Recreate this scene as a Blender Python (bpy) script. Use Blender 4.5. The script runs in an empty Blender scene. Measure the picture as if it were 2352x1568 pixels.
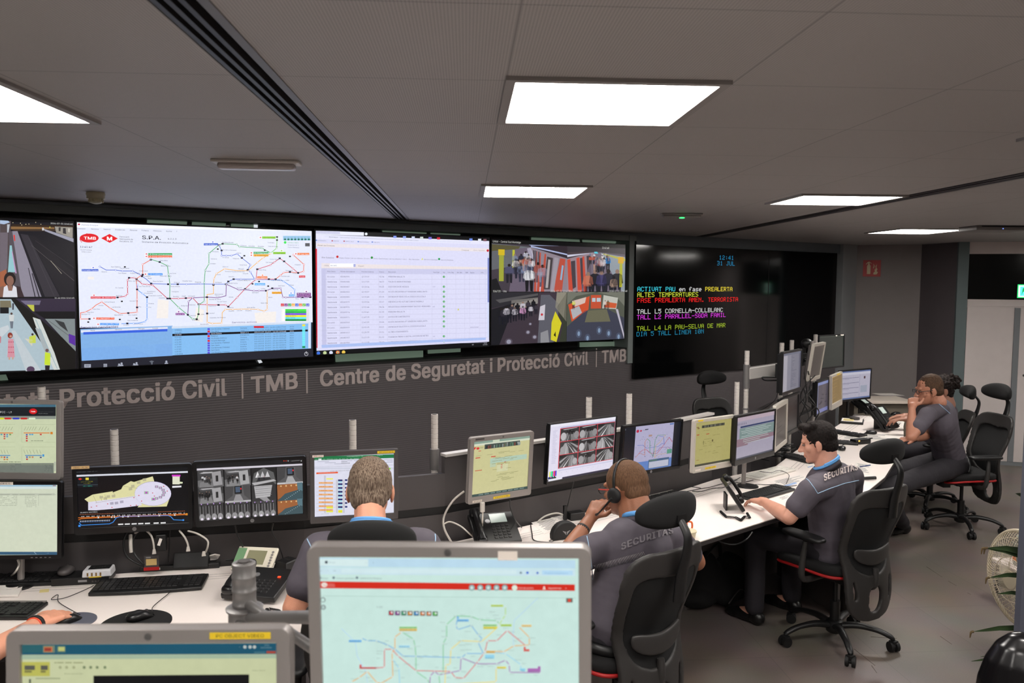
import bpy, bmesh, math, random
import numpy as np
from mathutils import Vector, Matrix, noise
from mathutils.bvhtree import BVHTree
random.seed(7)
R = math.radians
SC = bpy.context.scene
COL = SC.collection
# ------------------------------------------------------------------ camera
CAM_Z = 2.02; CEIL = 2.495; YAW, PITCH, ROLL = .0558, -.0721, .0063; FPX = 1898.5
def cam_axes():
    cy, sy, cp, sp = math.cos(YAW), math.sin(YAW), math.cos(PITCH), math.sin(PITCH)
    f = Vector((sy*cp, cy*cp, sp)); r = Vector((cy, -sy, 0)); u = r.cross(f)
    cr, sr = math.cos(ROLL), math.sin(ROLL)
    return cr*r+sr*u, -sr*r+cr*u, f
CR, CU, CF = cam_axes(); CO = Vector((0, 0, CAM_Z))
cd = bpy.data.cameras.new('camera'); cam = bpy.data.objects.new('camera', cd); COL.objects.link(cam)
cd.sensor_width = 22.3; cd.lens = 18.0; cd.clip_start = .05; cd.clip_end = 60
m = Matrix((CR, CU, -CF)).transposed().to_4x4(); m.translation = CO; cam.matrix_world = m
cd.dof.use_dof = True; cd.dof.focus_distance = 4.6; cd.dof.aperture_fstop = 4.0
SC.camera = cam
# ------------------------------------------------------------------ world + exposure
w = bpy.data.worlds.new('world'); SC.world = w; w.use_nodes = True
w.node_tree.nodes['Background'].inputs[0].default_value = (1, .93, .9, 1)
w.node_tree.nodes['Background'].inputs[1].default_value = .03
SC.view_settings.view_transform = 'Standard'; SC.view_settings.look = 'None'
SC.view_settings.gamma = 1; SC.view_settings.use_curve_mapping = False
SC.view_settings.exposure = 0.0
LAMP = 33.0          # radiance of the ceiling panels
# survey helpers: from the calibrated photograph to positions in the room
def ray(x, y): return CR*((x-1176)/FPX) - CU*((y-784)/FPX) + CF
def at(x, y, d): return CO + ray(x, y)*d
def onz(x, y, z):
    d = ray(x, y); return CO + d*((z-CAM_Z)/d.z)
def onpl(x, y, p, n):
    d = ray(x, y); return CO + d*((p-CO).dot(n)/d.dot(n))
# ------------------------------------------------------------------ materials
MATS = {}
def lin(c):
    return tuple((v/255/12.92 if v/255 <= .04045 else ((v/255+.055)/1.055)**2.4) for v in c)
def mat(name, rgb=(128,128,128), rough=.5, metal=0, spec=.5, bump=0, bscale=200, var=.06, vscale=8, emit=0, coat=0, alpha=1, trans=0):
    if name in MATS: return MATS[name]
    m = bpy.data.materials.new(name); m.use_nodes = True; nt = m.node_tree; N = nt.nodes; L = nt.links
    b = N['Principled BSDF']; c = lin(rgb)
    tc = N.new('ShaderNodeTexCoord'); nz = N.new('ShaderNodeTexNoise'); nz.inputs['Scale'].default_value = vscale; nz.inputs['Detail'].default_value = 4
    L.new(tc.outputs['Object'], nz.inputs['Vector'])
    mx = N.new('ShaderNodeMix'); mx.data_type = 'RGBA'
    mx.inputs[6].default_value = (*[v*(1-var) for v in c], 1); mx.inputs[7].default_value = (*[min(1, v*(1+var)) for v in c], 1)
    L.new(nz.outputs['Fac'], mx.inputs[0]); L.new(mx.outputs[2], b.inputs['Base Color'])
    b.inputs['Roughness'].default_value = rough; b.inputs['Metallic'].default_value = metal
    b.inputs['Specular IOR Level'].default_value = spec
    if coat: b.inputs['Coat Weight'].default_value = coat; b.inputs['Coat Roughness'].default_value = .05
    if trans: b.inputs['Transmission Weight'].default_value = trans
    if emit:
        b.inputs['Emission Color'].default_value = (*c, 1); b.inputs['Emission Strength'].default_value = emit
    if bump:
        n2 = N.new('ShaderNodeTexNoise'); n2.inputs['Scale'].default_value = bscale; n2.inputs['Detail'].default_value = 3
        bp = N.new('ShaderNodeBump'); bp.inputs['Strength'].default_value = bump; bp.inputs['Distance'].default_value = .01
        L.new(tc.outputs['Object'], n2.inputs['Vector']); L.new(n2.outputs['Fac'], bp.inputs['Height']); L.new(bp.outputs[0], b.inputs['Normal'])
    MATS[name] = m; return m
def screen_mat(name, strength, rough=.25, spec=.5):
    if name in MATS: return MATS[name]
    m = bpy.data.materials.new(name); m.use_nodes = True; nt = m.node_tree; b = nt.nodes['Principled BSDF']
    a = nt.nodes.new('ShaderNodeAttribute'); a.attribute_name = 'Col'
    tc = nt.nodes.new('ShaderNodeTexCoord'); nz = nt.nodes.new('ShaderNodeTexNoise'); nz.inputs['Scale'].default_value = 60
    nt.links.new(tc.outputs['Object'], nz.inputs['Vector'])
    b.inputs['Base Color'].default_value = (.006, .006, .007, 1); b.inputs['Roughness'].default_value = rough
    b.inputs['Specular IOR Level'].default_value = spec
    mu = nt.nodes.new('ShaderNodeMath'); mu.operation = 'MULTIPLY_ADD'; mu.inputs[1].default_value = strength*.12; mu.inputs[2].default_value = strength*.94
    nt.links.new(nz.outputs['Fac'], mu.inputs[0]); nt.links.new(mu.outputs[0], b.inputs['Emission Strength'])
    nt.links.new(a.outputs['Color'], b.inputs['Emission Color']); MATS[name] = m; return m
# ------------------------------------------------------------------ mesh builder
def frame_from(d, up=Vector((0,0,1))):
    d = Vector(d).normalized()
    x = d.cross(up)
    if x.length < 1e-4: x = d.cross(Vector((0,1,0)))
    x.normalize(); z = x.cross(d); return x, d, z
class MB:
    def __init__(s): s.v = []; s.f = []; s.c = []; s.cur = (1,1,1); s.M = None
    def add(s, vs, fs):
        o = len(s.v)
        if s.M is not None: vs = [s.M @ Vector(p) for p in vs]
        s.v += [tuple(p) for p in vs]; s.f += [tuple(i+o for i in f) for f in fs]; s.c += [s.cur]*len(fs); return s
    def box(s, c, d, rz=0, rx=0, ry=0, taper=1):
        m = Matrix.Translation(c) @ Matrix.Rotation(rz,4,'Z') @ Matrix.Rotation(ry,4,'Y') @ Matrix.Rotation(rx,4,'X')
        x, y, z = [k/2 for k in d]; t = taper
        vs = [m @ Vector(p) for p in ((-x,-y,-z),(x,-y,-z),(x,y,-z),(-x,y,-z),(-x*t,-y*t,z),(x*t,-y*t,z),(x*t,y*t,z),(-x*t,y*t,z))]
        return s.add(vs, [(0,3,2,1),(4,5,6,7),(0,1,5,4),(1,2,6,5),(2,3,7,6),(3,0,4,7)])
    def prism(s, poly, z0, z1):
        n = len(poly); vs = [(p[0],p[1],z0) for p in poly]+[(p[0],p[1],z1) for p in poly]
        return s.add(vs, [tuple(range(n))[::-1], tuple(range(n,2*n))]+[(i,(i+1)%n,n+(i+1)%n,n+i) for i in range(n)])
    def extr(s, poly, y0, y1):           # polygon in x,z pushed along y
        n = len(poly); vs = [(p[0],y0,p[1]) for p in poly]+[(p[0],y1,p[1]) for p in poly]
        return s.add(vs, [tuple(range(n)), tuple(range(n,2*n))[::-1]]+[(i,n+i,n+(i+1)%n,(i+1)%n) for i in range(n)])
    def cyl(s, a, b, r0, r1=None, n=16, cap=True):
        r1 = r0 if r1 is None else r1; a = Vector(a); b = Vector(b); x, d, z = frame_from(b-a); vs = []
        for p, r in ((a,r0),(b,r1)):
            vs += [p + x*math.cos(2*math.pi*i/n)*r + z*math.sin(2*math.pi*i/n)*r for i in range(n)]
        fs = [(i,(i+1)%n,n+(i+1)%n,n+i) for i in range(n)]
        if cap: fs += [tuple(range(n))[::-1], tuple(range(n,2*n))]
        return s.add(vs, fs)
    def lathe(s, prof, n=24, c=(0,0,0), ax=(0,0,1)):
        x, d, z = frame_from(ax); c = Vector(c); vs = []
        for r, h in prof: vs += [c + d*h + x*math.cos(2*math.pi*i/n)*r + z*math.sin(2*math.pi*i/n)*r for i in range(n)]
        fs = [(k*n+i, k*n+(i+1)%n, (k+1)*n+(i+1)%n, (k+1)*n+i) for k in range(len(prof)-1) for i in range(n)]
        m = len(prof)-1; fs += [tuple(range(n))[::-1], tuple(range(m*n,m*n+n))]
        return s.add(vs, fs)
    def ell(s, c, r, rot=None, n=16, k=10):
        m = (Matrix.Translation(c) @ (rot.to_4x4() if rot else Matrix.Identity(4)))
        vs = [m @ Vector((0,0,-r[2]))]
        for j in range(1,k):
            t = math.pi*j/k
            vs += [m @ Vector((r[0]*math.sin(t)*math.cos(2*math.pi*i/n), r[1]*math.sin(t)*math.sin(2*math.pi*i/n), -r[2]*math.cos(t))) for i in range(n)]
        vs.append(m @ Vector((0,0,r[2]))); T = len(vs)-1
        fs = [(0,1+(i+1)%n,1+i) for i in range(n)]
        fs += [(1+(j-1)*n+i,1+(j-1)*n+(i+1)%n,1+j*n+(i+1)%n,1+j*n+i) for j in range(1,k-1) for i in range(n)]
        fs += [(T,1+(k-2)*n+i,1+(k-2)*n+(i+1)%n) for i in range(n)]
        return s.add(vs, fs)
    def sell(s, c, r, e=.5, n=32, k=16, f=None):   # cushion: superellipsoid, optional bending
        def sp(v, p): return math.copysign(abs(v)**p, v)
        o = len(s.v); R_ = []
        for j in range(k+1):
            t = -math.pi/2+math.pi*j/k
            for i in range(n):
                a = 2*math.pi*i/n; p = Vector((r[0]*sp(math.cos(t), e)*sp(math.cos(a), e), r[1]*sp(math.cos(t), e)*sp(math.sin(a), e), r[2]*sp(math.sin(t), e)))
                p = p+Vector(c); R_.append(f(p) if f else p)
        fs = [(j*n+i, j*n+(i+1)%n, (j+1)*n+(i+1)%n, (j+1)*n+i) for j in range(k) for i in range(n)]
        return s.add(R_, fs)
    def cap(s, a, b, r0, r1=None, n=14):   # capsule with two radii
        r1 = r0 if r1 is None else r1; a = Vector(a); b = Vector(b); x, d, z = frame_from(b-a if (b-a).length > 1e-6 else (0,0,1)); rings = []
        for j in range(1,5): t = math.pi/2*(1-j/4); rings.append((a-d*math.sin(t)*r0, math.cos(t)*r0))
        for j in range(0,4): t = math.pi/2*(j/4); rings.append((b+d*math.sin(t)*r1, math.cos(t)*r1))
        vs = [a-d*r0]
        for p, r in rings: vs += [p + x*math.cos(2*math.pi*i/n)*r + z*math.sin(2*math.pi*i/n)*r for i in range(n)]
        vs.append(b+d*r1); T = len(vs)-1; m = len(rings)
        fs = [(0,1+(i+1)%n,1+i) for i in range(n)]
        fs += [(1+k*n+i,1+k*n+(i+1)%n,1+(k+1)*n+(i+1)%n,1+(k+1)*n+i) for k in range(m-1) for i in range(n)]
        fs += [(T,1+(m-1)*n+i,1+(m-1)*n+(i+1)%n) for i in range(n)]
        return s.add(vs, fs)
    def tube(s, pts, r, n=8, smooth=4, closed=False, flat=1.0):
        P = [Vector(p) for p in pts]
        rr = r if isinstance(r, (list, tuple)) else [r]*len(P)
        if smooth and len(P) > 2:
            Q = []; RR = []; K = len(P)
            for i in range(K if closed else K-1):
                p0 = P[(i-1) % K] if (i > 0 or closed) else P[0]; p1 = P[i]; p2 = P[(i+1) % K]; p3 = P[(i+2) % K] if (i+2 < K or closed) else P[-1]
                for j in range(smooth):
                    t = j/smooth
                    Q.append(.5*((2*p1)+(p2-p0)*t+(2*p0-5*p1+4*p2-p3)*t*t+(3*p1-p0-3*p2+p3)*t**3))
                    RR.append(rr[i]*(1-t)+rr[(i+1) % K]*t)
            if not closed: Q.append(P[-1]); RR.append(rr[-1])
            P, rr = Q, RR
        K = len(P); vs = []; up = None
        for i in range(K):
            d = (P[(i+1) % K]-P[i-1]) if closed else (P[min(i+1,K-1)]-P[max(i-1,0)])
            if d.length < 1e-9: d = Vector((0,0,1))
            d.normalize()
            if up is None: x, _, up = frame_from(d)
            x = d.cross(up); x.normalize(); up = x.cross(d)
            vs += [P[i] + x*math.cos(2*math.pi*j/n)*rr[i] + up*math.sin(2*math.pi*j/n)*rr[i]*flat for j in range(n)]
        fs = [(k*n+j,k*n+(j+1)%n,((k+1)%K)*n+(j+1)%n,((k+1)%K)*n+j) for k in range(K if closed else K-1) for j in range(n)]
        if not closed: fs += [tuple(range(n))[::-1], tuple(range((K-1)*n,K*n))]
        return s.add(vs, fs)
    def quad(s, a, b, c, d): return s.add([a,b,c,d], [(0,1,2,3)])
MW = {}
def tag(o, label=None, cat=None, group=None, kind=None):
    if label: o['label'] = label
    if cat: o['category'] = cat
    if group: o['group'] = group
    if kind: o['kind'] = kind
    return o
def thing(name, label, cat, loc=(0,0,0), rz=0, group=None, tilt=0, roll=0):
    o = bpy.data.objects.new(name, None); COL.objects.link(o); o.empty_display_size = .05
    m = Matrix.Translation(loc) @ Matrix.Rotation(rz,4,'Z') @ Matrix.Rotation(tilt,4,'X') @ Matrix.Rotation(roll,4,'Y')
    o.matrix_world = m; MW[o.name] = m.copy(); return tag(o, label, cat, group)
def build(mb, name, m, parent=None, world=False, smooth=False, bevel=0, loc=None, auto=True, color=False, seg=2):
    me = bpy.data.meshes.new(name); vs = [Vector(p) for p in mb.v]; inv = None
    if parent is not None and world: inv = MW[parent.name].inverted()
    if inv is not None: vs = [inv @ p for p in vs]
    if parent is None and loc is not None: L = Vector(loc); vs = [p-L for p in vs]
    me.from_pydata([tuple(p) for p in vs], [], mb.f); me.materials.append(m)
    if color:
        ca = me.color_attributes.new('Col', 'FLOAT_COLOR', 'CORNER'); a = []
        for p, c in zip(me.polygons, mb.c): a += [(*c, 1)]*p.loop_total
        ca.data.foreach_set('color', [x for q in a for x in q])
    if smooth: me.polygons.foreach_set('use_smooth', [True]*len(me.polygons))
    me.update(); o = bpy.data.objects.new(name, me); COL.objects.link(o)
    if parent is not None: o.parent = parent; MW[o.name] = MW[parent.name]
    elif loc is not None: o.location = loc; MW[o.name] = Matrix.Translation(loc)
    else: MW[o.name] = Matrix.Identity(4)
    if bevel:
        b = o.modifiers.new('bevel', 'BEVEL'); b.width = bevel; b.segments = seg; b.limit_method = 'ANGLE'; b.angle_limit = R(35)
        me.polygons.foreach_set('use_smooth', [True]*len(me.polygons)); wn = o.modifiers.new('wn', 'WEIGHTED_NORMAL'); wn.keep_sharp = True
    elif smooth and auto: 
        me.set_sharp_from_angle(angle=R(50))
    return o
def remesh(mb, voxel, it=6, fac=.6, disp=0, dscale=30):
    """one continuous smooth surface out of overlapping closed shapes"""
    me = bpy.data.meshes.new('tmp'); me.from_pydata(mb.v, [], mb.f); o = bpy.data.objects.new('tmp', me); COL.objects.link(o)
    r = o.modifiers.new('r', 'REMESH'); r.mode = 'VOXEL'; r.voxel_size = voxel; r.adaptivity = 0
    sm = o.modifiers.new('s', 'SMOOTH'); sm.iterations = it; sm.factor = fac
    dg = bpy.context.evaluated_depsgraph_get(); e = o.evaluated_get(dg).to_mesh()
    n = len(e.vertices); co = np.empty(n*3); e.vertices.foreach_get('co', co); co = co.reshape(-1,3)
    if disp:
        no = np.empty(n*3); e.vertices.foreach_get('normal', no); no = no.reshape(-1,3)
        for i in range(n): co[i] += no[i]*disp*noise.noise(Vector(co[i])*dscale)
    out = MB(); out.v = [tuple(p) for p in co]; out.f = [tuple(p.vertices) for p in e.polygons]; out.c = [(1,1,1)]*len(out.f)
    o.evaluated_get(dg).to_mesh_clear(); bpy.data.objects.remove(o); bpy.data.meshes.remove(me); return out
def copy_tree(o, parent=None, M=None, label=None):
    c = o.copy(); COL.objects.link(c)
    if parent is not None: c.parent = parent
    if M is not None: c.matrix_world = M; MW[c.name] = M
    if label: c['label'] = label
    for ch in list(o.children): copy_tree(ch, c)
    return c
# ------------------------------------------------------------------ lettering
GL = {}; FONT = None
try:      # a grotesque face shipped inside Blender itself; the built-in face is used when it is not there
    import os
    FONT = bpy.data.fonts.load(os.path.join(bpy.utils.system_resource('DATAFILES'), 'fonts', 'Inter.woff2'))
except Exception: FONT = None
def _eval_text(s, off, res):
    cu = bpy.data.curves.new('t', 'FONT'); cu.body = s
    if FONT: cu.font = FONT
    cu.fill_mode = 'FRONT'; cu.size = 1; cu.resolution_u = res; cu.offset = off; cu.fill_mode = 'FRONT'
    o = bpy.data.objects.new('t', cu); COL.objects.link(o); dg = bpy.context.evaluated_depsgraph_get(); me = o.evaluated_get(dg).to_mesh()
    vs = [(v.co.x, v.co.y) for v in me.vertices]; fs = [tuple(p.vertices) for p in me.polygons]
    o.evaluated_get(dg).to_mesh_clear(); bpy.data.objects.remove(o); bpy.data.curves.remove(cu); return vs, fs
def glyph(ch, off=0.0, res=2):
    k = (ch, off, res)
    if k not in GL:
        vs, fs = _eval_text(ch, off, res) if ch != ' ' else ([], [])
        def wd(q): v, _ = _eval_text(q, 0, 1); xs = [p[0] for p in v]; return max(xs)-min(xs)
        if ('|',) not in GL: GL[('|',)] = wd('||')
        GL[k] = (vs, fs, wd('|'+ch+'|')-GL[('|',)])
    return GL[k]
CAPH = max(p[1] for p in _eval_text('H', 0, 1)[0])
def text_flat(s, off=0.0, res=2, track=0):
    V = []; F = []; x = 0
    if off:      # heavier weight: the same letters laid on top of each other, slightly shifted
        A, B, W = text_flat(s, 0, res, track)
        for dx, dy in ((-off,-off*.5),(off,-off*.5),(-off,off*.5),(off,off*.5),(0,0)):
            o = len(V); V += [(a+dx, b*(1-off)+dy+off*.5) for a, b in A]; F += [tuple(i+o for i in f) for f in B]
        return V, F, W
    for ch in s:
        vs, fs, ad = glyph(ch, off, res); o = len(V); V += [((a+x)/CAPH, b/CAPH) for a, b in vs]; F += [tuple(i+o for i in f) for f in fs]; x += ad+track
    return V, F, x/CAPH      # cap height = 1
# painter: flat coloured shapes on the face of a display; px coordinates are turned into points of the display's own plane
class Painter:
    def __init__(s, M, w, h, org=(0,0), sc=1.0):
        s.M = M; s.I = M.inverted(); s.w = w; s.h = h; s.mb = MB(); s.org = org; s.sc = sc; s.lay = 0; s.p = M.translation; s.n = M.to_3x3() @ Vector((0,1,0))
    def L(s, x, y, clamp=True):
        q = s.I @ onpl(s.org[0]+x/s.sc, s.org[1]+y/s.sc, s.p, s.n)
        a, b = q.x, q.z
        if clamp: a = max(-s.w/2, min(s.w/2, a)); b = max(-s.h/2, min(s.h/2, b))
        return a, b
    def bg(s, c): s.loc([(-s.w/2,-s.h/2),(s.w/2,-s.h/2),(s.w/2,s.h/2),(-s.w/2,s.h/2)], c, -1)
    def loc(s, pts, c, lay=None):
        lay = s.lay if lay is None else lay
        s.mb.cur = lin(c); s.mb.add([(a,-.0005*(lay+1),b) for a, b in pts], [tuple(range(len(pts)))])
    def poly(s, pts, c, lay=None): s.loc([s.L(*p) for p in pts], c, lay)
    def rect(s, x0, y0, x1, y1, c, lay=None): s.poly([(x0,y0),(x1,y0),(x1,y1),(x0,y1)], c, lay)
    def line(s, pts, wpx, c, lay=None):
        P = [Vector(s.L(*p)) for p in pts]; k = abs(s.L(pts[0][0], pts[0][1]+wpx, False)[1]-s.L(pts[0][0], pts[0][1], False)[1])/2
        for a, b in zip(P, P[1:]):
            d = b-a
            if d.length < 1e-6: continue
            d.normalize(); n = Vector((-d.y, d.x))*k; e = d*k*.6
            s.loc([tuple(a+n-e), tuple(a-n-e), tuple(b-n+e), tuple(b+n+e)], c, lay)
    def disc(s, x, y, r, c, lay=None, n=10, ry=None):
        ry = ry or r
        s.poly([(x+r*math.cos(2*math.pi*i/n), y+ry*math.sin(2*math.pi*i/n)) for i in range(n)], c, lay)
    def text(s, x, y, t, hp, c, w=None, lay=None, off=0.0, track=0):
        lay = s.lay+1 if lay is None else lay
        V, F, W = text_flat(t, off, 1, track); a0, b0 = s.L(x, y, False); hh = abs(s.L(x, y-hp, False)[1]-b0)
        sx = hh
        slope = 0
        if w: a1, b1 = s.L(x+w, y, False); sx = (a1-a0)/W
        s.mb.cur = lin(c)
        pts = [(max(-s.w/2, min(s.w/2, a0+u*sx)), -.0005*(lay+1), max(-s.h/2, min(s.h/2, b0+v*hh))) for u, v in V]
        s.mb.add(pts, F)
# unit painter: the same with u,v in 0..1 inside a rectangle of local coordinates (for small pictures)
class Sub:
    def __init__(s, P, x0, z1, x1, z0): s.P = P; s.r = (x0, z1, x1, z0)
    def m(s, u, v):
        x0, z1, x1, z0 = s.r; u = max(0, min(1, u)); v = max(0, min(1, v)); return (x0+(x1-x0)*u, z1+(z0-z1)*v)
    def poly(s, pts, c, lay=1): s.P.loc([s.m(*p) for p in pts], c, lay)
    def rect(s, a, b, c, d, col, lay=1): s.poly([(a,b),(c,b),(c,d),(a,d)], col, lay)
    def ell(s, x, y, r, ry, c, lay=1, n=12): s.poly([(x+r*math.cos(2*math.pi*i/n), y+ry*math.sin(2*math.pi*i/n)) for i in range(n)], c, lay)
    def man(s, x, y, h, c, skin=(150,120,105), leg=(30,30,40), lay=4):
        s.poly([(x-h*.10,y-h*.5),(x-h*.005,y-h*.5),(x-h*.02,y-h*.02),(x-h*.08,y)], leg, lay); s.poly([(x+h*.005,y-h*.5),(x+h*.10,y-h*.5),(x+h*.09,y),(x+h*.03,y-h*.02)], leg, lay)
        s.poly([(x-h*.05,y-h*.83),(x+h*.05,y-h*.83),(x+h*.12,y-h*.78),(x+h*.15,y-h*.52),(x+h*.11,y-h*.5),(x+h*.10,y-h*.44),(x-h*.10,y-h*.44),(x-h*.11,y-h*.5),(x-h*.15,y-h*.52),(x-h*.12,y-h*.78)], c, lay); s.ell(x, y-h*.89, h*.05, h*.075, skin if random.random() > .5 else (35,28,25), lay)
# ================================================================== SETTING
T = .54; GX, GY = .173*T, 3.694*T
W0 = Vector((-2.76, 5.11, 0)); WD = Vector((1, .645, 0)).normalized(); WN = Vector((WD.y, -WD.x, 0)); WA = math.atan2(WD.y, WD.x)
def wp(s, z, o=0): return W0 + WD*s + WN*o + Vector((0,0,z))
def ceiling_mat():
    m = bpy.data.materials.new('perforated_ceiling'); m.use_nodes = True; nt = m.node_tree; N = nt.nodes; L = nt.links; b = N['Principled BSDF']
    tc = N.new('ShaderNodeTexCoord'); sp = N.new('ShaderNodeSeparateXYZ'); L.new(tc.outputs['Object'], sp.inputs[0])
    def M(op, a, b2=None, c=None):
        n = N.new('ShaderNodeMath'); n.operation = op
        for i, v in enumerate((a, b2, c)):
            if v is None: continue
            if isinstance(v, (int, float)): n.inputs[i].default_value = v
            else: L.new(v, n.inputs[i])
        return n.outputs[0]
    def joint(o):
        f = M('FRACT', M('DIVIDE', o, T)); d = M('MULTIPLY', M('MINIMUM', f, M('SUBTRACT', 1, f)), T); return M('LESS_THAN', d, .0017)
    def dots(o): return M('ABSOLUTE', M('SINE', M('MULTIPLY', o, math.pi/.0065)))
    j = M('MAXIMUM', joint(sp.outputs[0]), joint(sp.outputs[1]))
    d = M('GREATER_THAN', M('MULTIPLY', dots(sp.outputs[0]), dots(sp.outputs[1])), .62)
    nz = N.new('ShaderNodeTexNoise'); nz.inputs['Scale'].default_value = 1.2; L.new(tc.outputs['Object'], nz.inputs['Vector'])
    base = M('MULTIPLY_ADD', nz.outputs['Fac'], .05, .415)
    v = M('MULTIPLY', base, M('SUBTRACT', 1, M('MULTIPLY', d, .38)))
    v = M('MULTIPLY', v, M('SUBTRACT', 1, M('MULTIPLY', j, .45)))
    cb = N.new('ShaderNodeCombineColor'); L.new(v, cb.inputs[0]); L.new(M('MULTIPLY', v, .955), cb.inputs[1]); L.new(M('MULTIPLY', v, .94), cb.inputs[2])
    L.new(cb.outputs[0], b.inputs['Base Color']); b.inputs['Roughness'].default_value = .55; b.inputs['Specular IOR Level'].default_value = .35
    return m
def wall_mat():
    m = bpy.data.materials.new('ribbed_wall_panel'); m.use_nodes = True; nt = m.node_tree; N = nt.nodes; L = nt.links; b = N['Principled BSDF']
    tc = N.new('ShaderNodeTexCoord'); sp = N.new('ShaderNodeSeparateXYZ'); L.new(tc.outputs['Object'], sp.inputs[0])
    s = N.new('ShaderNodeMath'); s.operation = 'MULTIPLY'; s.inputs[1].default_value = 2*math.pi/.017; L.new(sp.outputs[2], s.inputs[0])
    c = N.new('ShaderNodeMath'); c.operation = 'SINE'; L.new(s.outputs[0], c.inputs[0])
    nz = N.new('ShaderNodeTexNoise'); nz.inputs['Scale'].default_value = 3; L.new(tc.outputs['Object'], nz.inputs['Vector'])
    mx = N.new('ShaderNodeMix'); mx.data_type = 'RGBA'; mx.inputs[6].default_value = (*lin((93,88,90)),1); mx.inputs[7].default_value = (*lin((118,112,113)),1)
    mr = N.new('ShaderNodeMath'); mr.operation = 'MULTIPLY_ADD'; mr.inputs[1].default_value = .15; mr.inputs[2].default_value = .35; L.new(c.outputs[0], mr.inputs[0])
    ad = N.new('ShaderNodeMath'); ad.operation = 'MULTIPLY'; L.new(mr.outputs[0], ad.inputs[0]); L.new(nz.outputs['Fac'], ad.inputs[1])
    L.new(ad.outputs[0], mx.inputs[0]); L.new(mx.outputs[2], b.inputs['Base Color'])
    bp = N.new('ShaderNodeBump'); bp.inputs['Strength'].default_value = .22; bp.inputs['Distance'].default_value = .002; L.new(c.outputs[0], bp.inputs['Height']); L.new(bp.outputs[0], b.inputs['Normal'])
    b.inputs['Roughness'].default_value = .33; b.inputs['Specular IOR Level'].default_value = .5
    return m
def floor_mat():
    m = bpy.data.materials.new('grey_floor_tiles'); m.use_nodes = True; nt = m.node_tree; N = nt.nodes; L = nt.links; b = N['Principled BSDF']
    tc = N.new('ShaderNodeTexCoord'); mp = N.new('ShaderNodeMapping'); mp.inputs['Rotation'].default_value = (0,0,R(-2)); L.new(tc.outputs['Object'], mp.inputs[0])
    br = N.new('ShaderNodeTexBrick'); br.offset = 0; br.inputs['Scale'].default_value = 1; br.inputs['Brick Width'].default_value = .6; br.inputs['Row Height'].default_value = .6
    br.inputs['Mortar Size'].default_value = .0013; br.inputs['Color1'].default_value = (*lin((118,108,102)),1); br.inputs['Color2'].default_value = (*lin((115,105,100)),1); br.inputs['Mortar'].default_value = (*lin((90,82,78)),1)
    L.new(mp.outputs[0], br.inputs['Vector'])
    n1 = N.new('ShaderNodeTexNoise'); n1.inputs['Scale'].default_value = 2.5; n1.inputs['Detail'].default_value = 5; L.new(tc.outputs['Object'], n1.inputs['Vector'])
    n2 = N.new('ShaderNodeTexNoise'); n2.inputs['Scale'].default_value = 220; L.new(tc.outputs['Object'], n2.inputs['Vector'])
    mx = N.new('ShaderNodeMix'); mx.data_type = 'RGBA'; mx.blend_type = 'MULTIPLY'; mx.inputs[0].default_value = .35; L.new(br.outputs[0], mx.inputs[6]); L.new(n1.outputs['Color'], mx.inputs[7])
    m2 = N.new('ShaderNodeMix'); m2.data_type = 'RGBA'; m2.blend_type = 'OVERLAY'; m2.inputs[0].default_value = .25; L.new(mx.outputs[2], m2.inputs[6]); L.new(n2.outputs['Fac'], m2.inputs[7])
    L.new(m2.outputs[2], b.inputs['Base Color']); b.inputs['Roughness'].default_value = .38; b.inputs['Specular IOR Level'].default_value = .4
    return m
CM = ceiling_mat(); WM = wall_mat(); FM = floor_mat()
def struct(o): o['kind'] = 'structure'; return o
YB, YF = -3.2, 12.0
struct(build(MB().box((4.5, 4.4, -.03), (19, 15.4, .06)), 'floor', FM))
def ceil_piece(x0, x1, org):
    o = build(MB().box(((x0+x1)/2, (YB+YF)/2, CEIL+.02), (x1-x0, YF-YB, .04)), 'ceiling', CM, loc=(org, GY, CEIL)); struct(o)
XL0, XL1 = (-1.18+.173)*T, (-1+.173)*T; XR0, XR1 = (4.18+.173)*T, (4.42+.173)*T
ceil_piece(-5, XL0, XL0); ceil_piece(XL1, XR0, GX); ceil_piece(XR1, 14, XR1)
m_dark = mat('slot_black', (14,13,13), .6); m_alu = mat('slot_aluminium', (120,117,116), .4, .3); m_alud = mat('slot_fin_dark', (62,60,60), .4, .4)
for x0, x1, yend, nm in ((XL0, XL1, 6.45, 'long linear air slot with three dark grooves left of the ceiling lights'), (XR0, XR1, 8.5, 'long thin linear air slot beside the right ceiling lights')):
    t = thing('air_slot_diffuser', nm, 'air diffuser', ((x0+x1)/2, 3, CEIL))
    build(MB().box(((x0+x1)/2, (YB+yend)/2, CEIL+.06), (x1-x0+.02, yend-YB, .02)), 'back_plate', m_dark, t, world=True)
    k = 4 if x0 < 0 else 3
    for i in range(k):
        xx = x0 + (x1-x0)*(i+.5)/k + (.012 if i == k-1 else 0)
        wdt = .02 if i == k-1 else .011
        build(MB().box((xx, (YB+yend)/2, CEIL+.022), (wdt, yend-YB, .05)), 'fin', m_alu if i == k-1 else m_alud, t, world=True)
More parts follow.
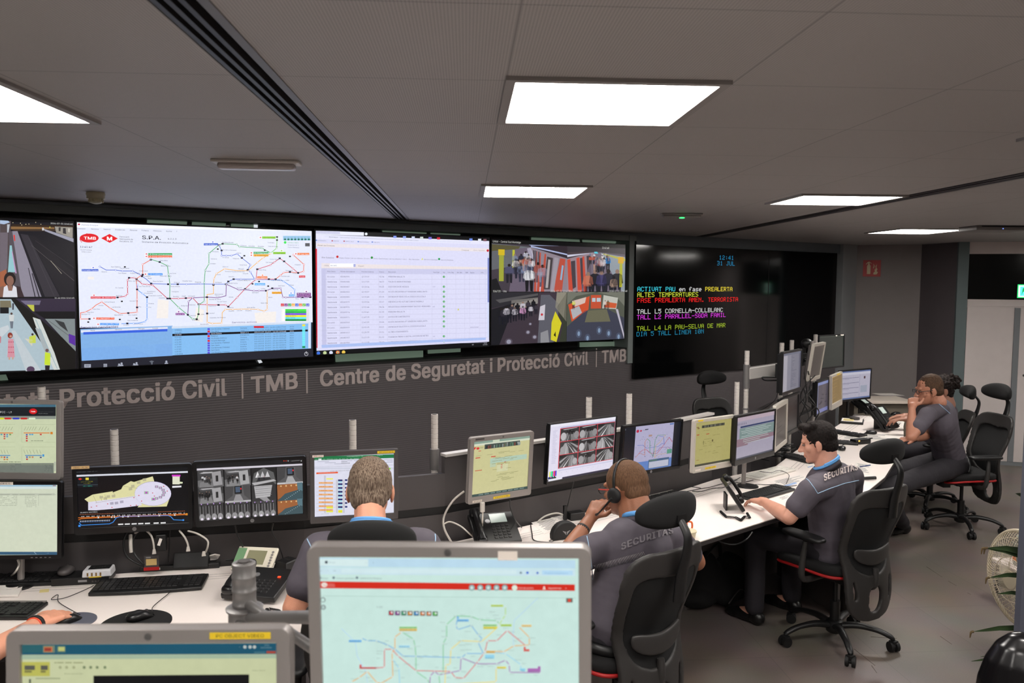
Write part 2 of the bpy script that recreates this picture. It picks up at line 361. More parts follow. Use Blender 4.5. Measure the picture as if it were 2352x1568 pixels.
# room shell
m_grey = mat('wall_grey_paint', (141,133,132), .6, bump=.05, bscale=300); m_grey_shaded = mat('wall_grey_shaded', (96,89,92), .6, bump=.05, bscale=300)  # alcove wall's turned-away shade is put into a darker grey
m_frame = mat('frame_grey_green', (132,140,138), .45); m_beam = mat('beam_grey', (104,111,117), .5); m_col = mat('column_grey', (150,153,155), .5)
S_R, S_E = 5.128, 8.62
def wbox(s0, s1, z0, z1, o0, o1, mb=None):
    mb = mb or MB(); c = wp((s0+s1)/2, (z0+z1)/2, (o0+o1)/2); return mb.box(c, (s1-s0, abs(o1-o0), z1-z0), rz=WA)
b = MB(); wbox(-3, 9.3, 0, 1.39, -.1, 0, b); wbox(-3, 9.3, 1.38, 2.6, -.32, -.22, b)
o = build(b, 'wall_front', WM); struct(o)
struct(build(wbox(-3, S_R+.1, 2.418, CEIL, -.22, .012), 'trim_1', m_frame, bevel=.003))
struct(build(wbox(-3, S_R+.1, 2.470, 2.488, .012, .03), 'trim_2', m_beam))
struct(build(wbox(S_R, S_R+.068, 1.24, 2.47, -.22, .02), 'trim_3', m_frame, bevel=.003))
struct(build(wbox(S_R+.1, 8.63, 2.375, CEIL, -.22, .012), 'trim_4', m_beam))
struct(build(wbox(8.63, 8.92, 0, CEIL, -.2, .06), 'wall_column', m_col, bevel=.004))
struct(build(wbox(-3, 8.63, 1.375, 1.392, -.22, .004), 'trim_5', m_dark))
PC = at(2112, 700, 9.95); PC.z = 0; PA = wp(8.9, 0, -.05); PD = Vector((5.545, 9.05, 0)); PE = Vector((7.6, 8.28, 0)); PF = Vector((13.9, 5.95, 0)); DD = (PE-PD).normalized(); DN = Vector((DD.y, -DD.x, 0)); DA = math.atan2(DD.y, DD.x)
def vwall(a, b2, z0, z1, th, name, m):
    d = (b2-a).normalized(); n = Vector((-d.y, d.x, 0)); c = (a+b2)/2+n*th/2; c.z = (z0+z1)/2
    return struct(build(MB().box(c, ((b2-a).length, th, z1-z0), rz=math.atan2(d.y, d.x)), name, m))
vwall(PA, PC, 0, CEIL, .1, 'wall_back', m_grey); vwall(PC, PD, 0, CEIL, .1, 'wall_alcove', m_grey_shaded); vwall(PE, PF, 0, CEIL, .1, 'wall_far_right', m_grey)
m_room = mat('wall_rest', (120,114,112), .7)
struct(build(MB().box((13.9, 2.5, 1.3), (.1, 11.4, 2.6)), 'wall_right', m_room))
struct(build(MB().box((-4.9, .5, 1.3), (.1, 8, 2.6)), 'wall_left', m_room)); struct(build(MB().box((4.5, -3.2, 1.3), (19, .1, 2.6)), 'wall_rear', m_room))
# ---- ceiling lights
m_panel = mat('light_panel_lit', (255,250,244), .5, emit=LAMP, var=0); m_lf = mat('light_frame', (150,146,144), .5)
def ceiling_light(u, v, su, sv, label):
    x, y = GX+u*T, GY+v*T
    t = thing('ceiling_light', label, 'ceiling light', (x, y, CEIL), group='square ceiling light panels')
    b = MB(); W, H = su*T, sv*T
    for dx, dy, a, c in ((0,-H/2-.012,W+.048,.024),(0,H/2+.012,W+.048,.024),(-W/2-.012,0,.024,H),(W/2+.012,0,.024,H)): b.box((dx,dy,-.004),(a,c,.012))
    build(b, 'frame', m_lf, t); build(MB().box((0,0,-.0025),(W,H,.006)), 'light_panel', m_panel, t)
ceiling_light(.49, .42, .90, .92, 'largest bright ceiling panel, in the middle of the ceiling')
ceiling_light(.47, 4.38, .93, .95, 'small bright ceiling panel beyond the largest one, above the camera-image wall screen')
ceiling_light(-2.72, .60, .92, .98, 'bright ceiling panel cut by the left edge of the photo')
ceiling_light(3.65, 4.82, 1.0, .92, 'bright ceiling panel touching the thin right air slot')
ceiling_light(7.22, 9.65, 1.05, 1.1, 'farthest bright ceiling panel, above the fire extinguisher sign')
ceiling_light(3.68, .68, .98, .96, 'bright ceiling panel at the right edge of the photo, only its corner showing')
ceiling_light(14.9, 9.6, 1.05, 1.1, 'bright ceiling panel outside the right edge, mirrored in the black message board')
for u, v in ((.49,-3.6),(-2.72,-3.4),(3.68,-3.4),(.49,-7.4),(7.22,5.0),(7.22,1.0),(11,5.5),(18,7)): ceiling_light(u, v, .92, .92, 'bright ceiling panel outside the picture')
# ---- large black wall panel at the right with led text
m_blackgl = mat('black_gloss_panel', (7,8,9), .09, spec=.5, var=0)
t = thing('message_board', 'large glossy black wall board with coloured dot text and the time', 'message board', wp(6.85, 1.24, .02), WA)
b = MB(); wbox(S_R+.072, 8.54, 1.085, 2.385, 0, .035, b); build(b, 'panel', m_blackgl, t, world=True, bevel=.003)
wb = MB(); wbox(7.235, 7.245, 1.10, 2.375, .034, .0362, wb); build(wb, 'joint', m_dark, t, world=True)
F57 = {'A':'01110 10001 10001 11111 10001 10001 10001','C':'01110 10001 10000 10000 10000 10001 01110','T':'11111 00100 00100 00100 00100 00100 00100','I':'01110 00100 00100 00100 00100 00100 01110','V':'10001 10001 10001 10001 10001 01010 00100','P':'11110 10001 10001 11110 10000 10000 10000','U':'10001 10001 10001 10001 10001 10001 01110','R':'11110 10001 10001 11110 10100 10010 10001','E':'11111 10000 10000 11110 10000 10000 11111','L':'10000 10000 10000 10000 10000 10000 11111','S':'01111 10000 10000 01110 00001 00001 11110','M':'10001 11011 10101 10101 10001 10001 10001','F':'11111 10000 10000 11110 10000 10000 10000','N':'10001 11001 10101 10011 10001 10001 10001','O':'01110 10001 10001 10001 10001 10001 01110','B':'11110 10001 10001 11110 10001 10001 11110','G':'01110 10001 10000 10111 10001 10001 01110','D':'11110 10001 10001 10001 10001 10001 11110','J':'00111 00010 00010 00010 00010 10010 01100','1':'00100 01100 00100 00100 00100 00100 01110','2':'01110 10001 00001 00110 01000 10000 11111','3':'11110 00001 00001 01110 00001 00001 11110','4':'00010 00110 01010 10010 11111 00010 00010','5':'11111 10000 11110 00001 00001 10001 01110','0':'01110 10001 10011 10101 11001 10001 01110',':':'00000 00100 00100 00000 00100 00100 00000','-':'00000 00000 00000 11111 00000 00000 00000','.':'00000 00000 00000 00000 00000 01100 01100','e':'00000 00000 01110 10001 11111 10000 01110','n':'00000 00000 10110 11001 10001 10001 10001','f':'00110 01001 01000 11100 01000 01000 01000','a':'00000 00000 01110 00001 01111 10001 01111','s':'00000 00000 01111 10000 01110 00001 11110','À':'01000 01110 10001 11111 10001 10001 10001'}
def led(mb, s0, z0, txt, col, cw=.0452, chh=.061):
    mb.cur = lin(col)
    for k, ch in enumerate(txt):
        if ch not in F57: continue
        for r, row in enumerate(F57[ch].split()):
            for c, bit in enumerate(row):
                if bit == '1':
                    ss = s0+k*cw+c*cw*.165; zz = z0+chh*(6-r)/7; a, h = cw*.145, chh/8.2
                    mb.quad(wp(ss, zz, .0365), wp(ss+a, zz, .0365), wp(ss+a, zz+h, .0365), wp(ss, zz+h, .0365))
lb = MB(); SX = 5.225
for row, parts in enumerate([[(0,'ACTIVAT PAU',(60,215,235)),(12,'en fase',(235,235,235)),(20,'PREALERTA',(250,225,60))],[(0,'ALTES TEMPERATURES',(215,225,60))],[(0,'FASE PREALERTA AMEN. TERRORISTA',(250,25,25))],None,[(0,'TALL L5 CORNELLÀ-COLLBLANC',(225,225,225))],[(0,'TALL L2 PARALLEL-SGDA FAMIL',(225,60,230))],None,[(0,'TALL L4 LA PAU-SELVA DE MAR',(160,185,45))],[(0,'DIA 5 TALL LINEA 10N',(30,130,165))]]):
    if parts:
        for k, s, c in parts: led(lb, SX+k*.0487, 1.935-row*.0545, s, c, cw=.0487, chh=.045)
led(lb, 6.405, 2.265, '12:41', (30,130,175), cw=.0487, chh=.045); led(lb, 6.375, 2.205, '31 JUL', (30,130,175), cw=.0487, chh=.045)
build(lb, 'message_text', screen_mat('led_text', 1.1), t, world=True, color=True)
# ---- wall lettering
m_letter = mat('wall_letter_grey', (200,186,182), .5)
def wall_px(x, y):
    q = onpl(x, y, W0+WN*.003, WN); return (q-W0).dot(WD), q.z
def wall_word(s, x0, x1, lab):
    def base(x): return wall_px(x, 938-.0785*(x-140) if x < 620 else 886-.0825*(x-755))
    (s0, z0), (s1, z1) = base(x0), base(x1); V, F, W = text_flat(s, .055, 4, .02); xs = [u for u, v in V]; u0, u1 = min(xs), max(xs)
    vs = [wp(s0+(s1-s0)*(u-u0)/(u1-u0), z0+(z1-z0)*(u-u0)/(u1-u0)+v*.121, .003+.0004*(i//(len(V)//5))) for i, (u, v) in enumerate(V)]
    mb = MB(); mb.add(vs, F); tag(build(mb, 'wall_lettering', m_letter, loc=wp(s0, z0, .003)), lab, 'lettering', 'words on the wall')
for w_ in (('Protecció',137.5,402,'large pale grey word Protecció on the wall under the metro map screen'),('Civil',419,521,'pale grey word Civil on the wall under the metro map screen'),('TMB',576.5,684,'three pale grey capitals on the wall under the right end of the map screen'),('Centre',735,871,'pale grey word Centre on the wall under the incident table screen'),('de',886,932,'pale grey word de on the wall, between Centre and Seguretat'),('Seguretat',944,1113.6,'pale grey word Seguretat on the wall, complete'),('i',1125,1131,'pale grey letter i on the wall, between Seguretat and the farther Protecció'),('Protecció',1142.7,1285.5,'smaller far word Protecció on the wall under the camera view screen'),('Civil',1296,1351,'far word Civil on the wall under the camera view screen'),('TMB',1381.8,1438,'three farthest pale capitals at the right end of the wall'),('Seguretat',-215,88,'end of the word Seguretat on the wall, cut by the left photo edge'),('i',106,114,'pale grey letter i on the wall beside the leftmost pole')): wall_word(*w_)
for x, lab in ((557,'pale upright stroke on the wall just right of the nearer word Civil'),(705,'pale upright stroke on the wall just left of the word Centre'),(1369.5,'pale upright stroke on the wall just right of the farthest word Civil')):
    s0, z0 = wall_px(x, 938-.0785*(x-140) if x < 720 else 886-.0825*(x-755)); b = MB(); wbox(s0-.006, s0+.006, z0-.03, z0+.145, .001, .004, b)
    tag(build(b, 'wall_lettering', m_letter, loc=wp(s0, z0, .002)), lab, 'lettering', 'words on the wall')
# ---- dark glass behind the wall screens, glowing green shapes stand in for the lit room seen in it
m_win = mat('recess_black', (10,11,11), .15, var=0); m_green = mat('pale_green_glow', (92,108,94), .5, vscale=3, var=.25, emit=.75); m_whitebar = mat('white_strip_glow', (235,240,245), .5, emit=.8)
struct(build(wbox(-3, S_R, 1.392, 2.418, -.21, -.19), 'window_1', m_win))
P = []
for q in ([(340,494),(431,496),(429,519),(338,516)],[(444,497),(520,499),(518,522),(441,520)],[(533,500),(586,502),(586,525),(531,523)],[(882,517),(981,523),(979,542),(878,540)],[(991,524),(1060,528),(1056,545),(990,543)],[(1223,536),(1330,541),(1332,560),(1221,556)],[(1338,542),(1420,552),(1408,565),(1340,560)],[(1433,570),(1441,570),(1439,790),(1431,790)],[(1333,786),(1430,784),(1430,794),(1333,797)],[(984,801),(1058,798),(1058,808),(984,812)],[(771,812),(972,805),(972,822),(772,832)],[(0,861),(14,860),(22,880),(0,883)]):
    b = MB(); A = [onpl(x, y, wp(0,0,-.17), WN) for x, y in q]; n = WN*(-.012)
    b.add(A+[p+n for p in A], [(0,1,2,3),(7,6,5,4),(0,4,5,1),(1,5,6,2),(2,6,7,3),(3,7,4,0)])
    P.append(struct(build(b, 'window_glow', m_green)))
for q in ([(584,502),(592,502),(592,526),(584,525)],[(590,822),(596,821),(603,832),(596,834)]):  # self-glowing white strips among the green shapes
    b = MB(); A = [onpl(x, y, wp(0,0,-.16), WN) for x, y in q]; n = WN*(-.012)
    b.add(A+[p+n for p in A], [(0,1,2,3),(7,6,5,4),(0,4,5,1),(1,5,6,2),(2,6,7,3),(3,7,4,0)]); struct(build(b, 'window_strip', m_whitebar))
# ================================================================== WALL SCREENS
m_tvb = mat('screen_bezel_black', (9,9,10), .35)
SCR = {'tv': screen_mat('tv_picture', 1.12), 'tvcam': screen_mat('tv_camera_view', .86), 'mon': screen_mat('monitor_picture', .95), 'mon_far': screen_mat('monitor_picture_far', .6)}
def wall_screen(s0, s1, z0, z1, label, draw, org, sc, mt='tv'):
    c = wp((s0+s1)/2, (z0+z1)/2, .10); W, H = s1-s0, z1-z0
    t = thing('wall_screen', label, 'wall screen', c, WA)
    build(MB().box((0,.03,0),(W+.014,.055,H+.014)), 'casing', m_tvb, t, bevel=.004)
    build(MB().box((0,.12,0),(.5,.18,.4)), 'wall_bracket', m_dark, t)
    P = Painter(Matrix.Translation(c) @ Matrix.Rotation(WA,4,'Z'), W, H, org, sc); draw(P)
    build(P.mb, 'picture', SCR[mt], t, color=True); return t
def draw_map(P):
    P.bg((14,14,18)); P.rect(565,225,2300,1000,(222,226,243),0); P.rect(565,225,2300,262,(238,240,250),1)
    P.poly([(590,1010),(1268,985),(1268,1262),(600,1243)],(124,170,222),1); P.poly([(600,1150),(1265,1115),(1265,1215),(600,1243)],(118,164,222),1); P.rect(1262,960,2300,1000,(222,226,243),0)
    P.poly([(1262,990),(2290,960),(2290,1152),(1266,1203)],(128,182,232),1); P.poly([(600,1243),(1266,1205),(2290,1152),(2300,1152),(2300,1290),(600,1310)],(34,34,44),2)
    for q in ([(1160,790),(1240,800),(1235,930),(1150,930)],[(1440,850),(1500,870),(1490,960),(1430,950)],[(1870,890),(2030,880),(2025,960),(1880,965)],[(645,625),(690,625),(690,645),(645,645)],[(1080,600),(1140,600),(1130,625),(1080,620)]): P.poly(q,(236,230,226),1)
    P.text(600,248,'Pantalla Principal',10,(70,70,90)); P.disc(580,240,9,(190,20,60),2,ry=6)
    for x, s in ((568,'Operador'),(668,'Servicios'),(760,'Festivos'),(846,'Incidencias'),(955,'Personal'),(1040,'Ficheros'),(1125,'Históricos'),(1220,'Auxiliar'),(1295,'?')): P.text(x, 275+(x-568)*.03, s, 9,(60,60,80))
    P.disc(655,341,70,(215,25,35),2,24,ry=33); P.line([(600,372),(586,352),(600,325),(640,308)],4,(215,25,35),3); P.text(615,351,'TMB',21,(255,255,255),92,4,.03)
    P.poly([(743,342),(804,311),(866,344),(806,376)],(220,20,30),2); P.text(783,358,'M',28,(255,255,255),44,4,.05)
    for i, s in enumerate(('Ferrocarril','Metropolità de','Barcelona, SA')): P.text(878, 336+i*16.5, s, 10,(50,50,60))
    P.text(1042,349,'S.P.A.',27,(45,45,55),143,2,.02); P.text(1232,351,'4.2.2.3',11,(50,50,60),66); P.text(1042,374,'Sistema de Posición Automática',11,(40,40,50),342)
    P.text(586,411,'12:41:47',12,(50,50,90),93,3,.02); P.text(590,432,'31/07/2024',9,(110,110,120),85); P.text(600,446,'Miércoles',8,(120,120,130),70)
    G=(60,165,85); Rd=(205,35,55); B=(65,100,205); O=(232,105,60); Pu=(115,40,130); Y=(238,178,80); LB=(85,150,235); Li=(125,205,80)
    LN = [(G,[(1108,497),(1173,517),(1230,545),(1238,607),(1243,632),(1248,680),(1247,785),(1312,850),(1380,905),(1412,933),(1445,937),(1458,900),(1462,830),(1500,805),(1500,668),(1508,577),(1535,530),(1535,455),(1565,428),(1608,393),(1635,383),(1740,388),(1760,405),(1925,415),(1990,450)]),
    (Li,[(1990,450),(2033,415),(2036,333)]),
    (B,[(733,550),(780,576),(848,576),(900,583),(975,583),(1020,605),(1043,622),(1075,643),(1110,675),(1235,680),(1305,680),(1370,680),(1475,678),(1568,680),(1660,680),(1677,660),(1716,643),(1770,643),(1870,643),(1840,590),(1820,575),(1840,537),(1777,487),(1742,457),(1700,470),(1662,470),(1628,470),(1628,432),(1610,395)]),
    (O,[(1108,500),(1048,535),(1048,610),(1000,640),(1007,718),(1007,790),(1007,850),(1007,885),(942,892),(880,895),(808,855),(748,810),(705,833),(672,862),(625,885),(592,890),(592,935),(657,935)]),
    (Rd,[(863,777),(920,768),(938,750),(937,700),(937,650),(948,633),(985,633),(1003,643),(1047,680),(1080,682),(1122,687),(1170,730),(1230,785),(1310,785),(1365,782),(1415,780),(1460,828),(1520,830),(1605,832),(1655,832),(1677,845),(1742,777),(1800,715),(1837,680),(1880,645),(1890,570),(1985,540),(2013,520),(2055,490),(2087,512),(2152,565),(2190,597)]),
    (Pu,[(1380,905),(1385,808),(1415,780),(1520,775),(1600,780),(1660,765),(1662,680),(1755,722),(1800,720),(1865,728),(1903,728),(1955,728),(2000,710),(2062,710),(2078,775),(2100,777),(2222,775),(2280,775)]),
    (Y,[(1990,455),(1932,487),(1893,518),(1822,580),(1742,580),(1650,567),(1590,603),(1572,640),(1568,685),(1568,750),(1522,755),(1522,828),(1522,895),(1522,960),(1560,968),(1628,965),(1632,930),(1632,890),(1655,865),(1710,865),(1773,863),(1832,863),(1895,865),(1940,878),(1963,865),(1963,830),(1963,780),(1963,730)]),
    (LB,[(1010,685),(1008,720),(1048,750),(1080,775),(1080,822),(1080,850),(1080,935),(1065,955),(1020,965),(980,968),(935,968),(893,970)]),
    (LB,[(2165,770),(2165,720),(2130,690),(2085,660),(2060,648),(1880,645)]),
    (O,[(2155,465),(2233,535),(2230,585),(2190,597),(2130,590),(2085,595),(2060,615),(2025,643),(1975,643),(1880,645)])]
    blk = {(1608,393),(1635,383),(1628,432),(1777,487),(1820,575),(1677,660),(1716,643),(1660,680),(1235,680),(1305,680),(1110,675),(1043,622),(1048,610),(1003,643),(1007,718),(1007,850),(942,892),(657,935),(948,633),(863,777),(1230,785),(1247,785),(1365,782),(1460,828),(1605,832),(1677,845),(1800,715),(1890,570),(2055,490),(2087,512),(1380,905),(1445,937),(1458,900),(1520,775),(1955,728),(2000,710),(2222,775),(2280,775),(1173,517),(1108,500),(1080,775),(935,968),(1522,895),(1568,685),(1975,643),(2025,643),(2130,590),(2190,597)}
    for c, pts in LN: P.line(pts, 4.6, c, 3)
    for c, pts in LN:
        for x, y in pts:
            if (x,y) in blk: P.rect(x-8,y-6,x+8,y+6,(25,20,45),5)
            elif random.random() < .8: P.disc(x,y,7,c,4,8); P.disc(x,y,4.8,(235,235,250),5,8)
    for x, y in ((917,553),(895,806),(880,939),(1003,930),(648,958),(1945,430),(1795,471),(1903,660),(1855,677),(1970,694),(2130,476),(2035,333),(2035,356),(1600,422)): P.rect(x-7,y-5,x+7,y+5,(15,15,20),5)
    for x, y, w_, c, s in ((600,583,122,(45,90,200),'Cornellà Centre'),(1086,466,178,(50,165,90),'L3 Zona Universitària'),(1086,483,178,(235,105,60),'L9 Zona Universitària'),(1086,613,108,(70,150,235),'L10 Collblanc'),(666,784,184,(215,30,50),'Hospital de Bellvitge'),(706,938,134,(235,100,60),'L9 Aeroport T1'),(734,979,140,(70,150,235),'L10 Zal | Riu Vell'),(1290,905,66,(130,40,140),'Paral·lel'),(1497,393,104,(45,90,200),"Vall d'Hebron"),(1862,456,110,(50,165,90),'L3 Trinitat Nova'),(1862,474,110,(240,170,50),'L4 Trinitat Nova'),(1925,343,100,(140,205,50),'L11 Can Cuiàs'),(2006,457,92,(140,205,50),'Trinitat Nova'),(2184,464,88,(235,120,50),'L9 Can Zam'),(1888,636,76,(235,120,50),'La Sagrera'),(1870,686,78,(80,170,235),'La Sagrera'),(1997,749,70,(240,170,50),'L4 La Pau'),(2180,757,104,(120,40,130),'Badalona'),(2180,772,104,(120,40,130),'Pompeu Fabra'),(2122,768,36,(85,170,235),'Gorg'),(2196,630,46,(215,30,50),'Fondo')):
        P.rect(x,y-14,x+w_,y+2,c,6); P.text(x+4,y-2,s,8,(240,240,250) if c[0]!=240 and c[1]!=205 else (60,50,30),w_-8,7)
    for x, y, c in ((684,558,(70,110,220)),(1563,370,(70,110,220)),(690,761,(215,30,50)),(1312,882,(130,40,140)),(2068,434,(140,205,50)),(1928,614,(235,120,50)),(2250,734,(120,40,130)),(2138,745,(85,150,235)),(1075,458,(215,60,60)),(1075,476,(215,60,60)),(1846,450,(215,60,60)),(1846,467,(215,60,60)),(1913,337,(215,60,60)),(720,974,(215,60,60)),(690,930,(215,60,60)),(2173,457,(215,60,60)),(1068,606,(215,60,60))):
        P.rect(x-12,y-8,x+12,y+8,(240,235,245),6); P.poly([(x-8,y),(x,y-5),(x+8,y),(x,y+5)],c,7)
    for x, y, s in ((1175,509,'Palau Reial'),(1182,549,'Maria Cristina'),(1245,604,'Les Corts'),(1175,623,'Plaça del Centre'),(745,592,'Gavarra'),(815,556,'Sant Ildefons'),(868,603,'Can Vidalet'),(957,603,'Pubilla Cases'),(880,566,'Can Boixeres'),(1022,586,'Ernest Lluch'),(1058,625,'Collblanc'),(1085,640,'Badal'),(1122,662,'Plaça de Sants'),(1278,670,'Entença'),(1340,660,'Hospital Clínic'),(1433,668,'Diagonal'),(1578,670,'Verdaguer'),(1510,588,'Fontana'),(1545,532,'Lesseps'),(1548,497,'Vallcarca'),(1560,444,'Penitents'),(1632,376,'Montbau Mundet'),(1765,399,'Valldaura'),(1825,403,'Canyelles'),(1895,405,'Roquetes'),(1640,432,'El Coll La Teixonera'),(1635,487,'El Carmel'),(1745,455,'Horta'),(1710,495,'Vilapicina'),(1635,555,'Alfons X'),(1590,612,'Joanic'),(1652,590,'Guinardó Hospital de Sant Pau'),(1760,542,'Virrei Amat'),(1750,571,'Maragall'),(1783,605,'Congrés'),(1678,628,'Sant Pau'),(1740,655,'Camp de l’Arpa'),(1788,655,'La Sagrera'),(1668,676,'Sagrada Família'),(1740,710,'Encants'),(1815,718,'Clot'),(1577,757,'Monumental'),(1580,770,'Tetuan'),(1535,795,'Passeig de Gràcia'),(1380,771,'Universitat'),(1335,771,'Urgell'),(1272,774,'Rocafort'),(1168,784,'Espanya'),(1260,738,'Tarragona'),(1253,700,'Sants Estació'),(1080,737,'Hostafrancs'),(1060,750,'Provençana'),(1090,768,'Ciutat de la Justícia'),(1092,826,'Foneria'),(1092,853,'Foc'),(1330,842,'Poble Sec'),(1398,914,'Paral·lel'),(1475,905,'Liceu'),(1412,947,'Drassanes'),(1385,835,'Catalunya'),(1530,843,'Urquinaona'),(1536,897,'Jaume I'),(1540,930,'Ciutadella Vila Olímpica'),(1472,978,'Barceloneta'),(1682,855,'Marina'),(1597,812,'Arc de Triomf'),(1680,778,'Glòries'),(1680,880,'Bogatell'),(1740,877,'Llacuna'),(1803,878,'Poblenou'),(1812,855,'Selva de Mar'),(1916,822,'Besòs Mar'),(1972,780,'Besòs'),(1850,745,'Sant Martí'),(1917,717,'La Pau'),(2005,722,'Verneda'),(2042,695,'Sant Adrià'),(2122,690,'La Salut'),(2098,655,'Llefià'),(2066,625,'Can Peixauet'),(2098,583,'Santa Rosa'),(2148,603,'Fondo'),(2165,540,'Singuerlín'),(1982,500,'Torras i Bages'),(1952,523,'Sant Andreu'),(1898,578,'Fabra i Puig'),(1990,655,'Onze de Setembre'),(848,710,'Av. Carrilet'),(852,768,'Bellvitge'),(768,815,'El Prat Estació'),(722,840,'Cèntric'),(820,852,'Les Moreres'),(685,867,'Parc Nou'),(640,890,'Mas Blau'),(840,910,'Mercabarna'),(942,910,'Parc Logístic'),(1018,850,'Fira'),(953,807,'Europa Fira'),(936,950,'Port Comercial'),(908,983,'Ecoparc'),(985,976,'Zona Franca'),(944,660,'Rbla. Just Oliveras'),(1018,700,'Can Tries Gornal'),(2170,790,'Gorg'),(2205,790,'Pep Ventura'),(1965,378,'Torre Baró'),(1970,405,'Casa de l’Aigua'),(597,905,'Aeroport T2')):
        P.text(x,y,s,7.5,(52,52,66),None,6)
    P.rect(2080,325,2282,358,(150,195,225),2)
    for i in range(8): P.disc(2094+i*25,351,9,(20,110,90),4,8,ry=7); P.text(2086+i*25,341,'L%d'%(i+1),8,(40,60,140),None,4)
    P.disc(2095,373,10,(60,220,90),3); P.text(2112,378,'CONECTADO',9,(110,170,130),82,3); P.text(2115,396,'Estación Nº 7',8,(110,110,140),82,3); P.text(2115,412,'Carlos Medrano',8,(110,110,140),84,3); P.rect(2242,378,2276,402,(90,90,95),3)
    for i, c in enumerate(((215,30,50),(130,40,140),(50,165,90),(240,170,50),(60,100,210),(235,120,50),(110,190,60),(80,90,200))): P.rect(2063+i*26.5,822,2087+i*26.5,842,c,3); P.text(2067+i*26.5,838,'L%d'%(i+1),11,(245,245,245),16,4)
    P.rect(2068,860,2270,950,(235,235,235),2)
    for i, (c, s) in enumerate((((60,225,60),'Vigilancia en línea'),((30,180,70),'Inspectores'),((120,80,220),'PLA 5'),((235,225,30),'Agentes únicos'),((100,230,235),'Guías caninos'),((20,150,60),'Responsable Línea'))): P.rect(2096,863+i*14.6,2250,877+i*14.6,c,3); P.text(2100,873+i*14.6,s,8,(30,40,90),None,4); P.rect(2077,864+i*14.6,2088,875+i*14.6,(250,250,250),3)
    P.rect(2250,863,2270,950,(215,215,220),3)
    P.text(590,1005,'Servicios pendientes',15,(55,45,110),280,3,.01); P.text(1703,967,'Servicios activos',12,(60,40,110),185,3)
    P.poly([(595,1018),(1232,993),(1232,1008),(595,1036)],(215,220,235),2); P.poly([(612,1032),(1230,1008),(1230,1026),(612,1050)],(55,95,215),3)
    for x, s in ((665,'Hora'),(845,'Servicio'),(1015,'Margen'),(1120,'Estado')): P.text(x,1026-(x-600)*.035,s,9,(80,80,90),None,4)
    rows = [('598HO1','Can Boixeres (Talleres)','Cocheras','07:27:01 31/07, 14:00 628127250','Activo'),('6.11 GC','Can Serra','Setedt. V-2','00:51:10 31/07, 14:00 83119','Activo'),('6.12 GC','Sants Estació','Setedt. V-2','00:01:29 31/07, 14:00 83048','Activo'),('6.13 GC','Espanya','Emergencias','00:00:20 31/07, 14:00 83105','Activo'),('6.14 GC','Sta.Eulalia (Edificio)','Cocheras','00:14:22 31/07, 14:00 83048','Activo'),('6.16 GC','Hospital Bellvitge','Setedt. V-2','00:11:53 31/07, 15:30 83045','Activo'),('6.17 GC','Can Boixeres (Talleres)','Porterias','01:00:13 31/07, 15:30 83170','Activo'),('6.18 GC','Sant Genís','Cocheras','00:18:02 31/07, 15:30 83119','Activo'),('6.19 GC','Can Boixeres (Talleres)','Porterias','01:00:04 31/07, 15:30 82001','Activo'),('6.20 GC','Sant Genís','Cocheras','00:04:46 31/07, 15:30 83024','Activo'),('6.20 GCR','Can Boixeres (Talleres)','Porterias','01:27:20 31/07, 14:15 00900','Activo')]
    P.poly([(1262,990),(2265,955),(2265,968),(1262,1006)],(205,215,232),2)
    for i, r in enumerate(rows):
        y = 1022+i*17.6; sl = -.032-.0012*i
        def yy(x): return y+(x-1283)*sl
        if i == 2: P.poly([(1266,yy(1266)-13),(2262,yy(2262)-11),(2262,yy(2262)+3),(1266,yy(1266)+4)],(12,12,20),3)
        c = (210,215,235) if i == 2 else (45,60,95)
        P.text(1283,y,r[0],9,c,None,5); P.text(1550,yy(1550),r[1],9,c,None,5); P.text(1765,yy(1765),r[2],8,c,None,5); P.text(1868,yy(1868),r[3],8,c,235,5); P.text(2128,yy(2128),r[4],8,c,None,5)
        cc = (215,30,50) if i in (1,3,5) else (90,80,210)
        P.rect(1524,yy(1530)-11,1542,yy(1530)+2,cc,5)
    P.rect(1865,987,1938,1001,(215,30,40),4)
    for i in range(11): P.poly([(2220,975+i*16),(2242,974+i*16),(2242,988+i*16),(2220,989+i*16)], (235,220,60) if i == 0 else ((20,140,80) if i > 9 else (110,225,235)), 6)
    P.rect(2265,955,2283,1150,(205,215,235),4); P.rect(2286,960,2300,1152,(34,34,44),3)
    for x, y in ((645,1280),(775,1278)): P.rect(x-26 if x<700 else x-15,y-13,x+22 if x<700 else x+12,y+12,(165,170,185),4); P.line([(x-18,y-5),(x+14,y-5)],3,(40,40,50),5); P.line([(x-18,y+3),(x+10,y+3)],3,(40,40,50),5)
    for x, y in ((875,1270),(893,1262),(985,1268),(1003,1260),(1222,1248)): P.disc(x,y,8,(160,165,180),4); P.poly([(x-14,y+22),(x-10,y+8),(x+10,y+8),(x+14,y+20)],(160,165,180),4)
    P.poly([(1095,1248),(1112,1240),(1132,1246),(1122,1254),(1120,1275),(1112,1275),(1108,1254)],(95,100,110),4); P.disc(2250,1192,15,(175,175,185),4,14); P.disc(2250,1192,11,(34,34,44),5,14); P.rect(2248,1174,2252,1192,(200,200,205),6)
